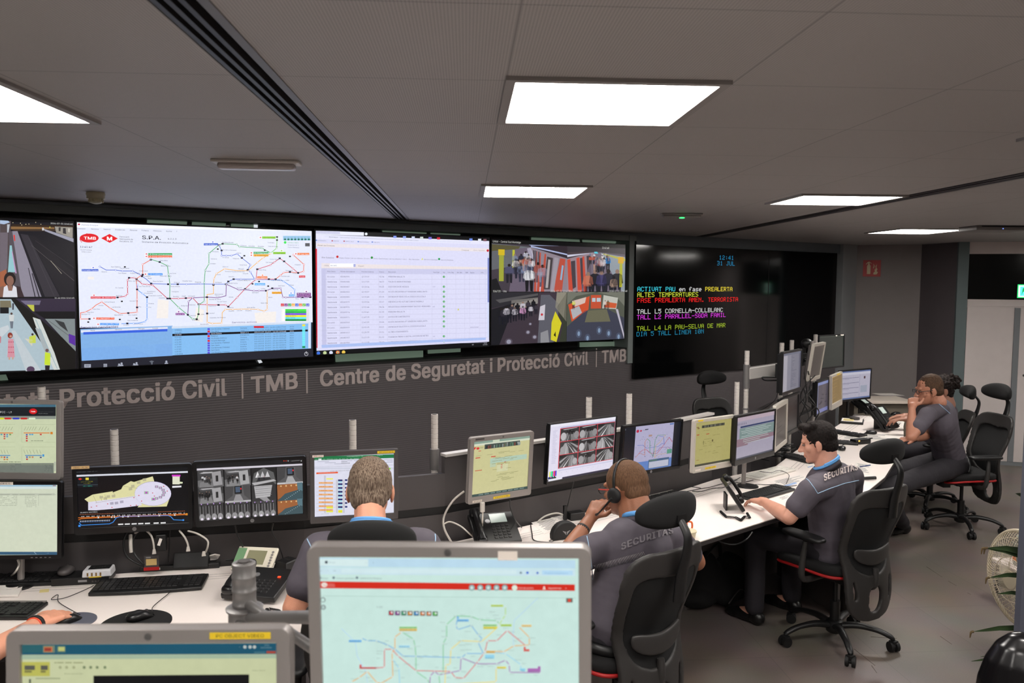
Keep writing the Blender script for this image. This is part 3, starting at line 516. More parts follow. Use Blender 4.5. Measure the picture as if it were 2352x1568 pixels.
def draw_table(P):
    P.bg((10,11,14)); P.poly([(78,118),(1310,180),(1310,880),(78,945)],(212,212,238),0); P.poly([(78,92),(420,103),(420,128),(78,118)],(226,228,244),1); P.poly([(78,92),(250,96),(250,116),(78,112)],(200,200,225),2)
    P.disc(436,115,10,(230,235,245),2); P.poly([(78,118),(1310,165),(1310,190),(78,150)],(222,222,242),1); P.text(172,140,'No es seguro',7,(90,90,110),64,3); P.text(248,143,'opcenter.tmb.local/8080/portal/panelconsulta/home?id=1&mode=view',6,(140,140,160),560,3)
    P.poly([(140,128),(1180,172),(1180,182),(140,138)],(215,217,238),2)
    for x, s in ((88,'Get Hardware for...'),(200,'OPCENTER'),(285,'CONTROL SALUT'),(385,'Home de la Mónica...'),(485,'Trobeu 2021...')): P.text(x,164+(x-88)*.032,s,6,(90,90,120),None,3); P.disc(x-6,160+(x-88)*.032,5,(180,70,80) if x in(200,285) else (80,120,200),3)
    P.poly([(82,180),(1310,218),(1310,242),(82,206)],(226,218,222),1); P.text(90,199,'Panel de Consulta',8,(70,60,60),122,3)
    P.text(1115,234,'| Historial',8,(90,80,90),52,3); P.text(1198,234,'Ahora  Siguiente',7,(150,140,150),80,3); P.disc(1300,233,9,(190,30,50),3)
    P.poly([(76,220),(86,220),(90,925),(78,925)],(205,20,45),3)
    P.text(120,287,'Por Estados:',10,(80,70,90),90,3)
    P.disc(231,277,9,(190,30,35),3); P.text(244,289,'Nuevo Aviso ( en los últimos 15 min )',8,(100,95,120),220,3); P.disc(476,283,9,(40,140,60),3); P.text(488,293,'Aviso Gestionado ( en los últimos 3 min ) - Por Servicios:',8,(100,95,120),328,3); P.poly([(827,299),(834,284),(842,299)],(215,215,120),3); P.text(846,300,'Servicio Solicitado',8,(100,95,120),98,3); P.disc(954,293,8,(30,150,80),3); P.text(966,303,'Servicio Prestado',8,(100,95,120),90,3)
    P.poly([(118,322),(1296,352),(1296,368),(118,358)],(225,216,218),2); P.text(138,343,'Vista:',9,(120,115,130),34,3); P.rect(178,325,360,350,(245,247,252),3); P.text(182,343,'excel1',10,(70,70,100),46,4); P.poly([(345,328),(360,328),(360,349),(345,349)],(160,165,215),4); P.text(380,347,'Export',9,(120,110,110),40,3)
    P.poly([(118,358),(1296,366),(1296,402),(118,400)],(196,196,226),2)
    for x, s in ((160,'Desc.Status'),(252,'Número de incidencia'),(402,'Hora de incidencia'),(528,'Emplaz.'),(593,'Descripción'),(910,'Tram.Expl.'),(980,'Vig.'),(1014,'Com. Seg.'),(1080,'Ser. Gen.'),(1142,'DID'),(1175,'Equipo'),(1250,'CTO')): P.text(x,385+(x-160)*.008,s,8,(74,70,104),None,4)
    data = [('En curso','85080990','12:19:19','01:34','PERSONA MALALTA',1),('Gestionada','85080988','12:17:20','04:13',"FALSA ALARMA D'INCENDI",0),('Gestionada','85080987','12:18:14','05:25','EXISTENCIA DE MÚSICS',1),('En curso','85080983','12:08:07','01:26','ACCÉS INCONTROLAT VENEDORS AMBULANTS',1),('Gestionada','85080982','12:05:48','03:25',"ENTREGA D'OBJECTES A COSSOS POLICIALS",1),('Gestionada','85080979','12:03:24','05:17',"PRESÈNCIA NO AUTORITZADA D'ANIMALS",1),('Gestionada','85080976','12:01:44','04:24','MOLÈSTIES/COMPORTAMENT INCÍVIC-PERSONES',1),('Gestionada','85080974','11:53:41','01:30','PERSONA MALALTA',1),('Gestionada','85080971','11:47:28','01:17','AVISOS DE CARTERISTES',1),('En curso','85080968','11:43:23','03:26','ACCÉS INCONTROLAT VENEDORS AMBULANTS',1),('En curso','85080959','11:32:25','03:21',"ENTREGA D'OBJECTES A COSSOS POLICIALS",1),('Gestionada','85081012','11:28:39','01:11','ALTRES ATRAPAMENTS',0),('Gestionada','85080953','11:21:13','01:32','FUMAR EN TRENS O INSTAL·LACIONS DE METRO',1),('Gestionada','85080950','11:13:58','05:22','ALTRES SITUACIONS ASSISTENCIALS',1)]
    for i, r in enumerate(data):
        y = 423+i*36.4; k = -.0035*i
        def yy(x): return y+(x-160)*k*.4
        for x, s in zip((160,252,402,528,593), r[:5]): P.text(x,yy(x),s,10,(84,78,112),None,4)
        if r[5]: P.disc(988,yy(988)-4,8,(30,150,60),4); P.rect(987,yy(988)-8,990,yy(988),(230,250,230),5)
        if i in (2,6,12): P.text(908,yy(908),{2:'610',6:'401',12:'102'}[i],8,(120,115,150),None,4)
        P.line([(118,yy(118)+14),(1296,yy(1296)+14-i*.3)],1.6,(180,178,205),3)
    P.poly([(1083,657),(1090,642),(1097,657)],(200,200,90),5); P.text(1175,782,'SAGC10042',8,(120,115,150),60,4)
    for x in (152,246,394,524,585,903,972,1008,1072,1135,1170,1240,1282): P.line([(x,362),(x+2,905-(x-150)*.04)],1.5,(188,186,212),3)
    P.poly([(118,362),(148,362),(152,902),(122,904)],(190,190,222),3); P.poly([(118,903),(1285,850),(1285,868),(120,925)],(165,185,232),5); P.poly([(1296,268),(1309,268),(1309,850),(1297,850)],(200,208,236),4); P.poly([(1298,285),(1309,285),(1309,600),(1298,600)],(120,130,190),5)
    for x, c in ((640,(130,150,230)),(708,(140,160,230)),(770,(200,210,235)),(830,(200,210,205)),(890,(120,110,210)),(950,(200,40,60)),(1180,(110,140,225)),(1242,(220,225,235)),(1280,(120,80,90))): P.rect(x-11,128+(x-640)*.035,x+11,144+(x-640)*.035,c,3)
    for x, c in ((96,(60,110,210)),(142,(190,205,150)),(186,(210,215,240)),(233,(225,80,60)),(275,(225,190,80))): P.disc(x,962-(x-96)*.04,13,c,3); 
    P.rect(222,943,250,968,(105,90,90),2); P.disc(233,956,9,(235,200,70),4); P.disc(233,956,4,(60,110,220),5)
    P.text(1188,905,'ES',7,(200,200,210),12,3); P.text(1272,893,'12:41',6,(200,200,210),22,3); P.text(1265,905,'31/07/2024',6,(200,200,210),32,3)
def crowd(S, n, x0, x1, y0, y1, h0, h1, seed=1):
    rr = random.Random(seed); ps = sorted((rr.random() for _ in range(n)))
    for t in ps:
        y = y0+(y1-y0)*t; S.man(x0+(x1-x0)*rr.random(), y, h0+(h1-h0)*t, rr.choice([(40,42,60),(225,220,225),(70,60,70),(190,90,70),(150,150,165),(30,30,38),(120,130,160)]), leg=rr.choice([(30,30,38),(60,60,80),(190,150,130)]))
def draw_quad_cctv(P):
    P.bg((12,12,14)); X = P.w; q = {}
    xs = (-X/2, -X/2+X*.535, X/2); zs = (P.h/2-.035, 0.005, -P.h/2)
    S = Sub(P, xs[0], zs[0], xs[1], zs[1])       # busy platform, train on the right
    S.rect(0,0,1,1,(70,62,72)); S.poly([(0,0),(.5,.05),(.3,.45),(0,.55)],(150,160,165)); S.poly([(0,.02),(.36,.04),(.34,.1),(0,.16)],(95,90,60),2); S.poly([(.3,.1),(.5,.05),(.62,1),(.22,1)],(112,100,118),2); S.poly([(.45,.08),(.5,.06),(.7,1),(.58,1)],(205,200,220),2)
    S.poly([(.5,.05),(1,.24),(1,1),(.68,1)],(150,138,150),2); S.poly([(.48,0),(1,0),(1,.27),(.5,.05)],(52,42,50),3); S.poly([(.5,.02),(1,.17),(1,.2),(.5,.05)],(185,195,235),4); S.poly([(.47,0),(.9,0),(.5,.02)],(170,180,220),4)
    for a, w_ in ((.575,.012),(.62,.016),(.685,.022),(.90,.075)): S.poly([(a,.10+(a-.5)*.42),(a+w_,.11+(a-.5)*.44),(a+w_-.005-(a-.5)*.1,1),(a-.015-(a-.5)*.2,1)],(196,84,66),4)
    S.poly([(.72,.24),(.80,.27),(.76,.95),(.67,.95)],(74,66,70),4); S.poly([(.735,.3),(.765,.31),(.735,.92),(.70,.92)],(185,176,178),5); S.poly([(.82,.25),(.88,.27),(.82,1),(.77,1)],(168,160,172),4); S.poly([(.925,.42),(.95,.43),(.925,.75),(.90,.74)],(150,185,215),5)
    for a in (.53,.55,.57,.6): S.poly([(a,.1+(a-.5)*.4),(a+.012,.1+(a-.5)*.4),(a+.03,.8),(a+.01,.8)],(60,52,60),4)
    S.rect(.08,.12,.16,.24,(225,195,40),5); S.rect(.09,.24,.15,.78,(170,175,60),4); S.rect(.26,.12,.29,.5,(200,200,60),4)
    crowd(S, 14, .28, .52, .35, .8, .22, .42, 3); S.man(.48,1.0,.55,(235,235,240),leg=(20,20,25)); S.man(.22,.82,.42,(80,80,110)); S.man(.33,.72,.42,(60,55,70)); S.man(.66,.9,.5,(150,150,170),leg=(90,90,110)); S.man(.6,.8,.45,(180,100,90),leg=(170,180,200)); S.poly([(0,.75),(.06,.72),(.13,1),(0,1)],(22,22,26),5)
    S = Sub(P, xs[1], zs[0], xs[2], zs[1])       # mirrored platform
    S.rect(0,0,1,1,(95,85,98)); S.poly([(0,0),(1,0),(1,.14),(.5,.1),(0,.14)],(62,56,62),2); S.poly([(0,.13),(.46,.1),(0,.28)],(78,66,72),3); S.poly([(0,.24),(.46,.12),(0,.19)],(215,215,235),4)
    S.poly([(0,.24),(.47,.12),(.3,1),(0,1)],(160,140,150),2)
    for a, b2 in ((0,.05),(.15,.2),(.25,.28)): S.poly([(a,.3-a*.3),(b2,.28-a*.3),(b2+.05,1),(a+.03,1)],(210,80,60),4)
    for a in (.06,.21,.32): S.poly([(a,.36-a*.5),(a+.07,.34-a*.5),(a+.09,.9),(a+.03,.95)],(75,65,72),3)
    S.poly([(.46,.12),(.56,.12),(.95,1),(.2,1)],(120,108,125),3); S.poly([(.56,.12),(1,.2),(1,1),(.9,1)],(150,160,170),2); S.poly([(.6,.13),(1,.24),(1,.3),(.62,.16)],(190,185,70),4)
    S.rect(.87,.2,.97,.35,(225,175,35),5); S.rect(.9,.35,.95,.9,(190,190,50),4); S.poly([(.45,.1),(.5,.1),(.52,.14),(.45,.14)],(90,215,235),5)
    crowd(S, 22, .38, .72, .2, .6, .08, .35, 5); S.man(.69,.52,.35,(45,130,200)); 
    for x, c, h in ((.35,(200,120,95),.62),(.47,(25,25,35),.7),(.58,(70,65,110),.66),(.7,(35,35,50),.72),(.86,(32,32,40),.72),(.8,(180,150,130),.5)): S.man(x, 1.0+h*.25, h, c)
    S = Sub(P, xs[0], zs[1]-.006, xs[1], zs[2])       # station hall with turnstile
    S.rect(0,0,1,1,(66,56,66)); S.poly([(0,0),(.62,0),(.6,.12),(0,.3)],(45,44,50),2); S.poly([(.05,.14),(.6,.02),(.6,.06),(.1,.2)],(90,88,90),3); S.poly([(.25,.15),(.6,.1),(.6,.22),(.25,.32)],(150,145,140),2)
    S.poly([(0,.32),(.3,.2),(.1,1),(0,1)],(28,28,34),3)
    for i in range(14): S.man(.12+.035*i, .62-.018*i+.05*math.sin(i*3), .34-.01*i, ((25,25,32),(60,55,65),(200,195,205))[i%3])
    S.man(.4,.55,.3,(230,170,215)); S.poly([(.64,.05),(.76,.05),(.9,.25),(.82,1),(.6,1)],(98,98,108),3); S.poly([(.63,.28),(.7,.24),(.69,.55),(.61,.55)],(215,210,220),4); S.ell(.655,.44,.016,.025,(205,60,70),5)
    S.poly([(.84,.38),(.93,.62),(.86,1),(.78,.95),(.79,.6)],(225,215,45),4); S.poly([(.86,.3),(1,.0),(1,1),(.9,1),(.95,.65)],(58,62,50),3); S.poly([(.86,0),(1,0),(1,.6),(.84,.3)],(150,145,130),3); S.line = None
    S.poly([(.845,.78),(.85,.9),(.82,.86),(.84,.8)],(30,30,25),5); S.poly([(.64,.8),(.74,.75),(.76,1),(.64,1)],(150,150,155),4)
    for x, y, rr_ in ((.22,.95,.03),(.47,.78,.02),(.56,.88,.022),(.5,.62,.014)): S.ell(x,y,rr_*1.7,rr_*2.2,(92,82,96),3); S.ell(x,y,rr_,rr_*1.4,(160,158,176),4)
    S = Sub(P, xs[1]+.004, zs[1]-.006, xs[2], zs[2])  # round hall with orange walls
    S.rect(0,0,1,1,(88,92,80)); S.poly([(0,.25),(.15,.08),(.5,0),(.85,.1),(1,.3),(1,0),(0,0)],(120,122,110),2); S.poly([(.02,.25),(.38,.08),(.36,.36),(.08,.6)],(215,85,50),3); S.poly([(.08,.18),(.32,.1),(.3,.22),(.12,.3)],(225,200,190),4); S.poly([(.06,.35),(.2,.28),(.25,.42),(.1,.55)],(185,185,190),4)
    S.rect(.4,.06,.58,.34,(205,85,55),3); S.rect(.42,.12,.48,.2,(190,205,215),4); S.rect(.5,.12,.57,.2,(190,205,215),4); S.poly([(.62,.06),(.88,.12),(.85,.36),(.6,.34)],(200,200,190),3); S.poly([(.66,.2),(.86,.24),(.84,.34),(.64,.32)],(215,95,55),4); S.man(.65,.36,.2,(220,210,200)); S.man(.7,.36,.2,(60,90,60)); S.man(.11,.35,.2,(215,220,70))
    S.poly([(0,.7),(.3,.38),(.7,.36),(1,.55),(1,1),(0,1)],(66,68,84),3); S.poly([(.35,.38),(.68,.36),(.75,.62),(.3,.62)],(112,110,88),4); S.poly([(.84,.36),(.88,.36),(1,.9),(1,1)],(195,190,205),5)
    for x, y in ((.2,.85),(.72,.87),(.35,.95),(.9,.95),(.55,.8)): S.ell(x,y,.05,.09,(80,88,110),4); S.ell(x,y,.022,.05,(136,158,188),5)
    for x, y, s in ((-X/2+.005, zs[0]+.008,'Unitat - Central Sud Muntatge'),(X/2-.3,zs[0]-.01,'12:41:48'),(-X/2+.01,zs[1]-.004,'504720 - Ves'),(xs[1]-.19,zs[1]-.004,'2024-07-31 12:41:50'),(xs[1]+.02,zs[1]-.004,'504220 - COZ'),(X/2-.2,zs[1]-.004,'2024-07-31 12:41:48')):
        V, F, W = text_flat(s, 0, 1); P.mb.cur = lin((215,215,210)); P.mb.add([(x+u*.015,-.006,y+v*.017) for u, v in V], F)
def draw_track(P):
    P.bg((14,13,17)); q = P.poly
    q([(-900,205),(540,230),(545,775),(-900,775)],(30,28,36),0); q([(-900,205),(80,215),(60,775),(-900,775)],(88,76,78),1); q([(-900,230),(0,240),(0,300),(-900,420)],(150,165,185),2)
    q([(85,240),(540,250),(540,262),(85,256)],(58,42,30),1); q([(80,256),(400,262),(400,274),(80,276)],(150,112,70),2); q([(80,276),(400,274),(420,290),(110,290)],(70,54,42),2); q([(0,210),(60,214),(72,226),(30,240),(0,236)],(185,205,235),3)
    for x, y in ((95,228),(150,232),(190,240),(212,238),(262,226),(160,245),(300,240)): P.disc(x,y,3.5,(235,220,170),4,6)
    q([(88,290),(128,290),(305,772),(165,772)],(152,146,162),3); q([(232,600),(240,600),(292,772),(282,772)],(60,56,66),4); q([(205,560),(211,560),(262,772),(254,772)],(60,56,66),4); q([(60,290),(90,290),(165,772),(95,772)],(92,84,92),3); q([(72,395),(86,395),(110,592),(58,592)],(160,212,220),4); q([(86,440),(92,440),(122,600),(112,600)],(205,160,205),5)
    q([(0,300),(58,300),(52,560),(0,700)],(118,108,118),2); q([(0,590),(45,570),(60,690),(0,772)],(176,104,72),3); q([(52,240),(72,240),(62,300),(52,300)],(200,205,215),4); q([(98,318),(108,318),(112,362),(104,362)],(240,60,50),5)
    q([(150,310),(205,318),(440,772),(330,772)],(58,54,62),2); q([(206,318),(260,330),(545,600),(545,772),(450,772)],(36,33,40),2); P.line([(232,395),(545,655)],2.5,(96,92,94),4); P.line([(372,508),(452,602)],3.5,(170,165,150),5); P.line([(260,360),(545,560)],2,(70,66,72),4); P.line([(210,340),(400,772)],2.5,(76,72,80),4)
    q([(318,272),(540,345),(540,372),(330,290)],(170,170,188),4); q([(402,256),(534,262),(534,342),(412,300)],(168,162,152),3); q([(430,262),(446,262),(444,292),(430,288)],(70,66,66),4); q([(462,268),(482,268),(486,312),(462,306)],(60,56,60),4); q([(500,270),(515,272),(512,300),(500,296)],(214,208,196),4); P.rect(309,265,322,285,(225,225,225),5); P.rect(362,258,370,266,(215,220,90),5)
    P.disc(72,642,44,(38,28,28),6,16,ry=52); P.disc(73,655,28,(150,108,92),7,14,ry=38); q([(58,690),(90,690),(96,730),(50,730)],(150,108,92),7); q([(20,775),(28,702),(52,686),(62,728),(88,728),(98,688),(120,704),(128,775)],(235,234,242),8); q([(0,700),(28,690),(22,775),(0,775)],(140,100,84),7); q([(120,692),(150,700),(178,775),(128,775)],(62,46,50),7)
    P.text(370,238,'2024-07-31 12:41:41',11,(215,215,212),165,8,.02); P.text(400,786,'31 Jul 2024 12:41:45',9,(215,215,212),146,8,.02)
    q([(-900,790),(556,790),(560,1330),(-900,1345)],(46,40,54),1); q([(-900,790),(84,790),(470,1310),(-900,1345)],(186,206,216),2); q([(0,800),(78,800),(84,852),(0,852)],(132,124,100),3); q([(0,850),(64,850),(64,895),(0,895)],(24,24,28),4); q([(84,1020),(112,1020),(300,1325),(190,1330)],(206,216,222),3); q([(0,1000),(60,980),(70,1010),(0,1080)],(214,222,228),3)
    q([(78,785),(112,785),(458,1072),(556,1175),(556,1318),(440,1315)],(26,24,22),4); q([(112,785),(552,785),(552,882),(250,882)],(56,46,66),3); q([(150,800),(300,800),(290,832),(190,832)],(120,112,140),4); q([(196,830),(250,832),(252,880),(240,878)],(206,208,80),5); q([(250,880),(552,880),(552,934),(330,934)],(22,21,24),4); q([(330,934),(550,934),(556,1172),(456,1072)],(140,150,152),3); P.line([(360,950),(550,1090)],3,(90,90,92),5); q([(400,940),(470,960),(500,1030),(440,985)],(60,62,64),5); q([(504,1044),(552,1060),(554,1132),(506,1108)],(98,52,170),6)
    q([(240,922),(296,940),(400,1185),(440,1312),(396,1312),(300,1100)],(222,228,224),5); q([(258,1000),(300,1010),(380,1220),(330,1180)],(180,190,194),6); P.line([(262,940),(420,1300)],4,(160,190,200),6)
    q([(60,1082),(98,1082),(108,1216),(54,1216)],(226,158,172),6); P.disc(74,1056,19,(150,62,50),7,12,ry=22); P.disc(78,1062,9,(215,160,140),8,10); q([(62,1216),(74,1216),(74,1234),(62,1234)],(215,170,150),7); q([(88,1216),(100,1216),(98,1232),(88,1232)],(215,170,150),7)
    for i in range(9): P.disc(66+i%3*15,1104+i//3*38,5,(200,80,110),8,6)
    q([(64,905),(104,905),(100,952),(70,952)],(222,226,226),6); P.disc(84,896,9,(90,70,66),7,8); q([(72,952),(98,952),(94,1004),(78,1004)],(120,128,140),6); q([(90,820),(102,820),(100,868),(90,868)],(60,56,70),6)
    q([(214,1066),(262,1050),(262,1112),(216,1112)],(212,226,90),7); q([(182,1078),(240,1088),(236,1136),(212,1110)],(225,222,200),7); P.disc(238,1048,9,(70,52,48),8,8); q([(330,1178),(370,1188),(368,1276),(326,1272)],(214,238,60),7); q([(330,1276),(366,1276),(362,1318),(332,1316)],(46,38,46),7); P.disc(345,1166,13,(120,90,86),7,10); P.disc(225,1306,30,(92,70,98),7,12,ry=24); q([(0,1060),(8,1066),(6,1110),(0,1112)],(210,120,130),7)
wall_screen(-1.152, .372, 1.468, 2.372, 'leftmost wall screen, cut by the photo edge, showing dark tracks and a platform', draw_track, (0,440), 3.2, 'tvcam')
wall_screen(.386, 1.899, 1.470, 2.374, 'wall screen with the coloured metro line map', draw_map, (0,440), 3.2)
wall_screen(1.927, 3.452, 1.482, 2.384, 'wall screen with a pale lilac incident table', draw_table, (700,500), 3.0947)
wall_screen(3.472, 4.995, 1.489, 2.373, 'wall screen with four colour camera views of a busy station', draw_quad_cctv, (700,500), 3.0947, 'tvcam')
# ---- right end: cabinets, black panel, mirrored exit sign, extinguisher sign
def dbox(s0, s1, z0, z1, o0, o1, mb=None):
    mb = mb or MB(); c = PD + DD*((s0+s1)/2) + DN*((o0+o1)/2); c.z = (z0+z1)/2; return mb.box(c, (s1-s0, abs(o1-o0), z1-z0), rz=DA)
def dsp(x, y, o=0):
    q = onpl(x, y, PD+DN*o, DN); return (q-PD).dot(DD), q.z
struct(build(dbox(0, 2.2, 0, CEIL, -.12, -.5), 'wall_cabinet_side', m_grey))
struct(build(dbox(-.02, .09, 0, CEIL, -.12, .03), 'trim_6', mat('frame_blue_grey', (104,118,120), .45), bevel=.003))
m_cab = mat('cabinet_white', (222,212,209), .5); m_strip = mat('cabinet_strip_grey', (130,134,138), .4)
s1, z1 = dsp(2322, 880); s2, _ = dsp(2334, 880); zt = dsp(2280, 706)[1]; zb = dsp(2300, 1058)[1]
t = thing('cabinet', 'tall white two-door cabinet behind the rightmost chairs', 'cabinet', PD+DD*.9, DA)
build(dbox(.09, 2.2, 0, zt+.01, -.12, -.004), 'body', m_cab, t, world=True)
for a, c in ((.095, s1-.004), (s2+.004, 1.3), (1.31, 2.19)):
    dr = build(dbox(a, c, zb, zt-.004, -.003, .018), 'door', m_cab, t, world=True, bevel=.002)
    if a > .2 and a < 1.2: kb = PD+DD*(a+.06)+DN*.02; kb.z = 1.02; build(MB().cyl(kb, kb+DN*.02, .012), 'knob', mat('knob_dark', (60,60,60), .4), dr, world=True)
build(dbox(s1-.002, s2+.002, zb, zt, -.003, .024), 'centre_strip', m_strip, t, world=True); build(dbox(.09, 2.2, 0, zb-.002, -.003, .02), 'plinth', m_strip, t, world=True)
h0 = dsp(2225, 583); h1 = dsp(2222, 687)
t = thing('wall_display', 'black display set in the white header above the cabinet', 'display', PD+DD*1.0+Vector((0,0,h1[1])), DA)
b = MB(); dbox(.09, 2.2, h0[1], CEIL, -.1, .0, b); dbox(.09, 2.2, zt+.012, h1[1], -.1, 0, b); dbox(.09, h0[0], h1[1], h0[1], -.1, 0, b); build(b, 'header_frame', m_cab, t, world=True)
build(dbox(h0[0], 2.2, h1[1], h0[1], -.09, -.02), 'glass', mat('display_glass', (16,18,17), .12, var=0), t, world=True)
e0 = dsp(2337, 653, .0); e1 = dsp(2352, 684, .0)  # glowing box stands in for an exit sign mirrored in the glass
EP = Painter(Matrix.Translation(PD+DD*(e0[0]+.11)+Vector((0,0,(e0[1]+e1[1])/2))+DN*.012) @ Matrix.Rotation(DA,4,'Z'), .22, e0[1]-e1[1])
hh = EP.h/2; EP.bg((40,210,110)); EP.loc([(-.1,-hh*.85),(.1,-hh*.85),(.1,hh*.85),(-.1,hh*.85)],(235,255,245),1); EP.loc([(-.085,-hh*.7),(-.04,-hh*.7),(-.04,hh*.7),(-.085,hh*.7)],(90,220,235),2); EP.loc([(-.07,-hh*.7),(-.055,-hh*.1),(-.045,-hh*.1),(-.03,-hh*.6),(-.02,-hh*.55),(-.03,hh*.4),(-.06,hh*.5)],(20,160,80),3); EP.loc([(0,.0),(.05,hh*.5),(.05,hh*.2),(.09,hh*.2),(.09,-hh*.2),(.05,-hh*.2),(.05,-hh*.5)],(20,160,80),3)
t = thing('exit_sign_reflection', 'glowing green and white reflection of an exit sign at the right edge of the photo', 'sign', EP.M.translation, DA)
build(MB().box((0,.014,0),(.23,.026,EP.h+.01)), 'housing', m_dark, t); build(EP.mb, 'lit_face', screen_mat('exit_reflection', 1.6), t, color=True)
d = (PC-PA).normalized(); n = Vector((d.y, -d.x, 0)); a0 = onpl(1983,597,PA,n); a1 = onpl(2022,635,PA,n); cc = (a0+a1)/2+n*.004
t = thing('fire_extinguisher_sign', 'square red wall sign with an extinguisher and flames', 'sign', cc, math.atan2(d.y, d.x)); W = (a1-a0).length*.707
m_red = mat('sign_red', (185,32,30), .45); m_cream = mat('sign_cream', (225,205,165), .5)
build(MB().box((0,0,0),(W,.004,W)), 'plate', m_red, t)
b = MB(); b.extr([(-.055,-.07),(-.015,-.07),(-.015,.03),(-.025,.045),(-.045,.045),(-.055,.03)],-.003,-.0045); b.extr([(-.045,.045),(-.025,.045),(-.03,.07),(-.005,.055),(-.004,.06),(-.03,.08),(-.05,.075),(-.07,.05),(-.065,.045),(-.045,.065)],-.003,-.0045)
b.extr([(.02,-.075),(.055,-.075),(.07,-.05),(.055,-.035),(.062,-.01),(.05,.01),(.056,.05),(.04,.025),(.045,-.0),(.03,-.02),(.036,-.04),(.018,-.055)],-.003,-.0045); b.extr([(.012,.0),(.02,.03),(.014,.06),(.03,.03),(.024,.0)],-.003,-.0045)
build(b, 'pictogram', m_cream, t)
# ---- ceiling fittings
m_wht = mat('fitting_white', (205,200,195), .45); m_dif = mat('fitting_diffuser', (180,172,170), .3)
t = thing('emergency_light', 'long slim emergency light on the ceiling left of the big air slot', 'emergency light', (-.836,3.40,CEIL), R(2))
build(MB().box((0,0,-.006),(.34,.10,.012)), 'base', m_wht, t, bevel=.004); build(MB().box((0,0,-.022),(.30,.065,.026)), 'diffuser', m_dif, t, bevel=.010)
t = thing('emergency_light', 'slim emergency light with a small green lamp, above the message board', 'emergency light', (1.475,5.65,CEIL), R(-4))
build(MB().box((0,0,-.006),(.28,.09,.012)), 'base', m_lf, t, bevel=.004); build(MB().box((0,0,-.02),(.26,.06,.022)), 'diffuser', m_lf, t, bevel=.008); build(MB().ell((0,-.02,-.031),(.02,.012,.006)), 'status_lamp', mat('green_led', (60,255,120), .3, emit=2.2), t)
t = thing('smoke_detector', 'cream round smoke detector on the ceiling at the left', 'smoke detector', (-2.03,4.70,CEIL))
build(MB().lathe([(.045,0),(.05,-.012),(.046,-.02),(.046,-.034),(.05,-.036)],24), 'base', mat('cream_plastic', (205,196,165), .5), t, smooth=True)
b = MB().lathe([(.032,-.035),(.034,-.052),(.026,-.06),(.01,-.064)],24)
for i in range(14): a = i*2*math.pi/14; b.box((.036*math.cos(a),.036*math.sin(a),-.045),(.005,.003,.022),rz=a)
build(b, 'sensing_head', mat('cream_plastic'), t, smooth=True)
t = thing('air_conditioner_vent', 'boxy white ceiling unit with a dark slot above the cabinet', 'ceiling unit', (4.30,6.58,CEIL), R(-3))
build(MB().box((0,0,-.02),(.42,.28,.04)), 'body', mat('ceiling_unit_grey', (125,120,118), .5), t, bevel=.008); build(MB().box((0,-.141,-.008),(.34,.006,.008)), 'slot', m_dark, t); build(MB().ell((0,-.142,-.026),(.005,.003,.004)), 'status_lamp', mat('blue_led', (120,150,255), .3, emit=1.5), t)

# worn joints in the floor
m_jt = mat('floor_joint_dark', (78,66,58), .7)
for k, (a_, b_) in enumerate((((2128,1301),(2164,1325)),((2178,1334),(2197,1345)),((2222,1361),(2230,1365)),((2160,1461),(2186,1479)),((2000,1462),(2060,1466)),((1962,1490),(2010,1528)),((2025,1362),(2046,1377)),((2002,1528),(2014,1545)))):
    p, q = onz(*a_, 0), onz(*b_, 0); d = (q-p); n = Vector((-d.y, d.x, 0)).normalized()*.0022
    b = MB(); z = Vector((0,0,.0008)); b.add([p-n, p+n, q+n*.6, q-n*.6, p-n+z, p+n+z, q+n*.6+z, q-n*.6+z], [(0,1,2,3),(7,6,5,4),(0,4,5,1),(1,5,6,2),(2,6,7,3),(3,7,4,0)]); struct(build(b, 'floor_joint', m_jt))
# ================================================================== DESKS
DZ = .72
m_top = mat('desk_white', (238,228,222), .4, var=.02); m_edge = mat('desk_edge_dark', (58,54,54), .5); m_mod = mat('desk_panel_grey', (92,86,84), .6)
m_pan = mat('desk_screen_grey', (70,66,67), .55, bump=.04, bscale=400); m_rail = mat('rail_white_metal', (205,200,196), .3, .2); m_blk = mat('black_plastic', (20,20,21), .42, var=.2); m_blk2 = mat('black_matt', (13,13,14), .65)
BK = [(-2.6,3.585),(-2.02,3.60),(-1.55,3.665),(-.746,3.81),(-.09,4.04),(.2,4.24),(.67,4.56),(1.28,4.98),(1.66,5.33),(2.2,5.69),(2.56,6.22),(3.42,7.36),(3.9,8.02)]
FR = [(-2.6,2.82),(-2.0,2.84),(-1.3,2.90),(-.6,3.02),(0,3.24),(.5,3.53),(1.184,4.03),(1.725,4.43),(2.32,4.74),(2.83,5.36),(3.18,5.88),(3.58,6.5),(4.2,7.65)]
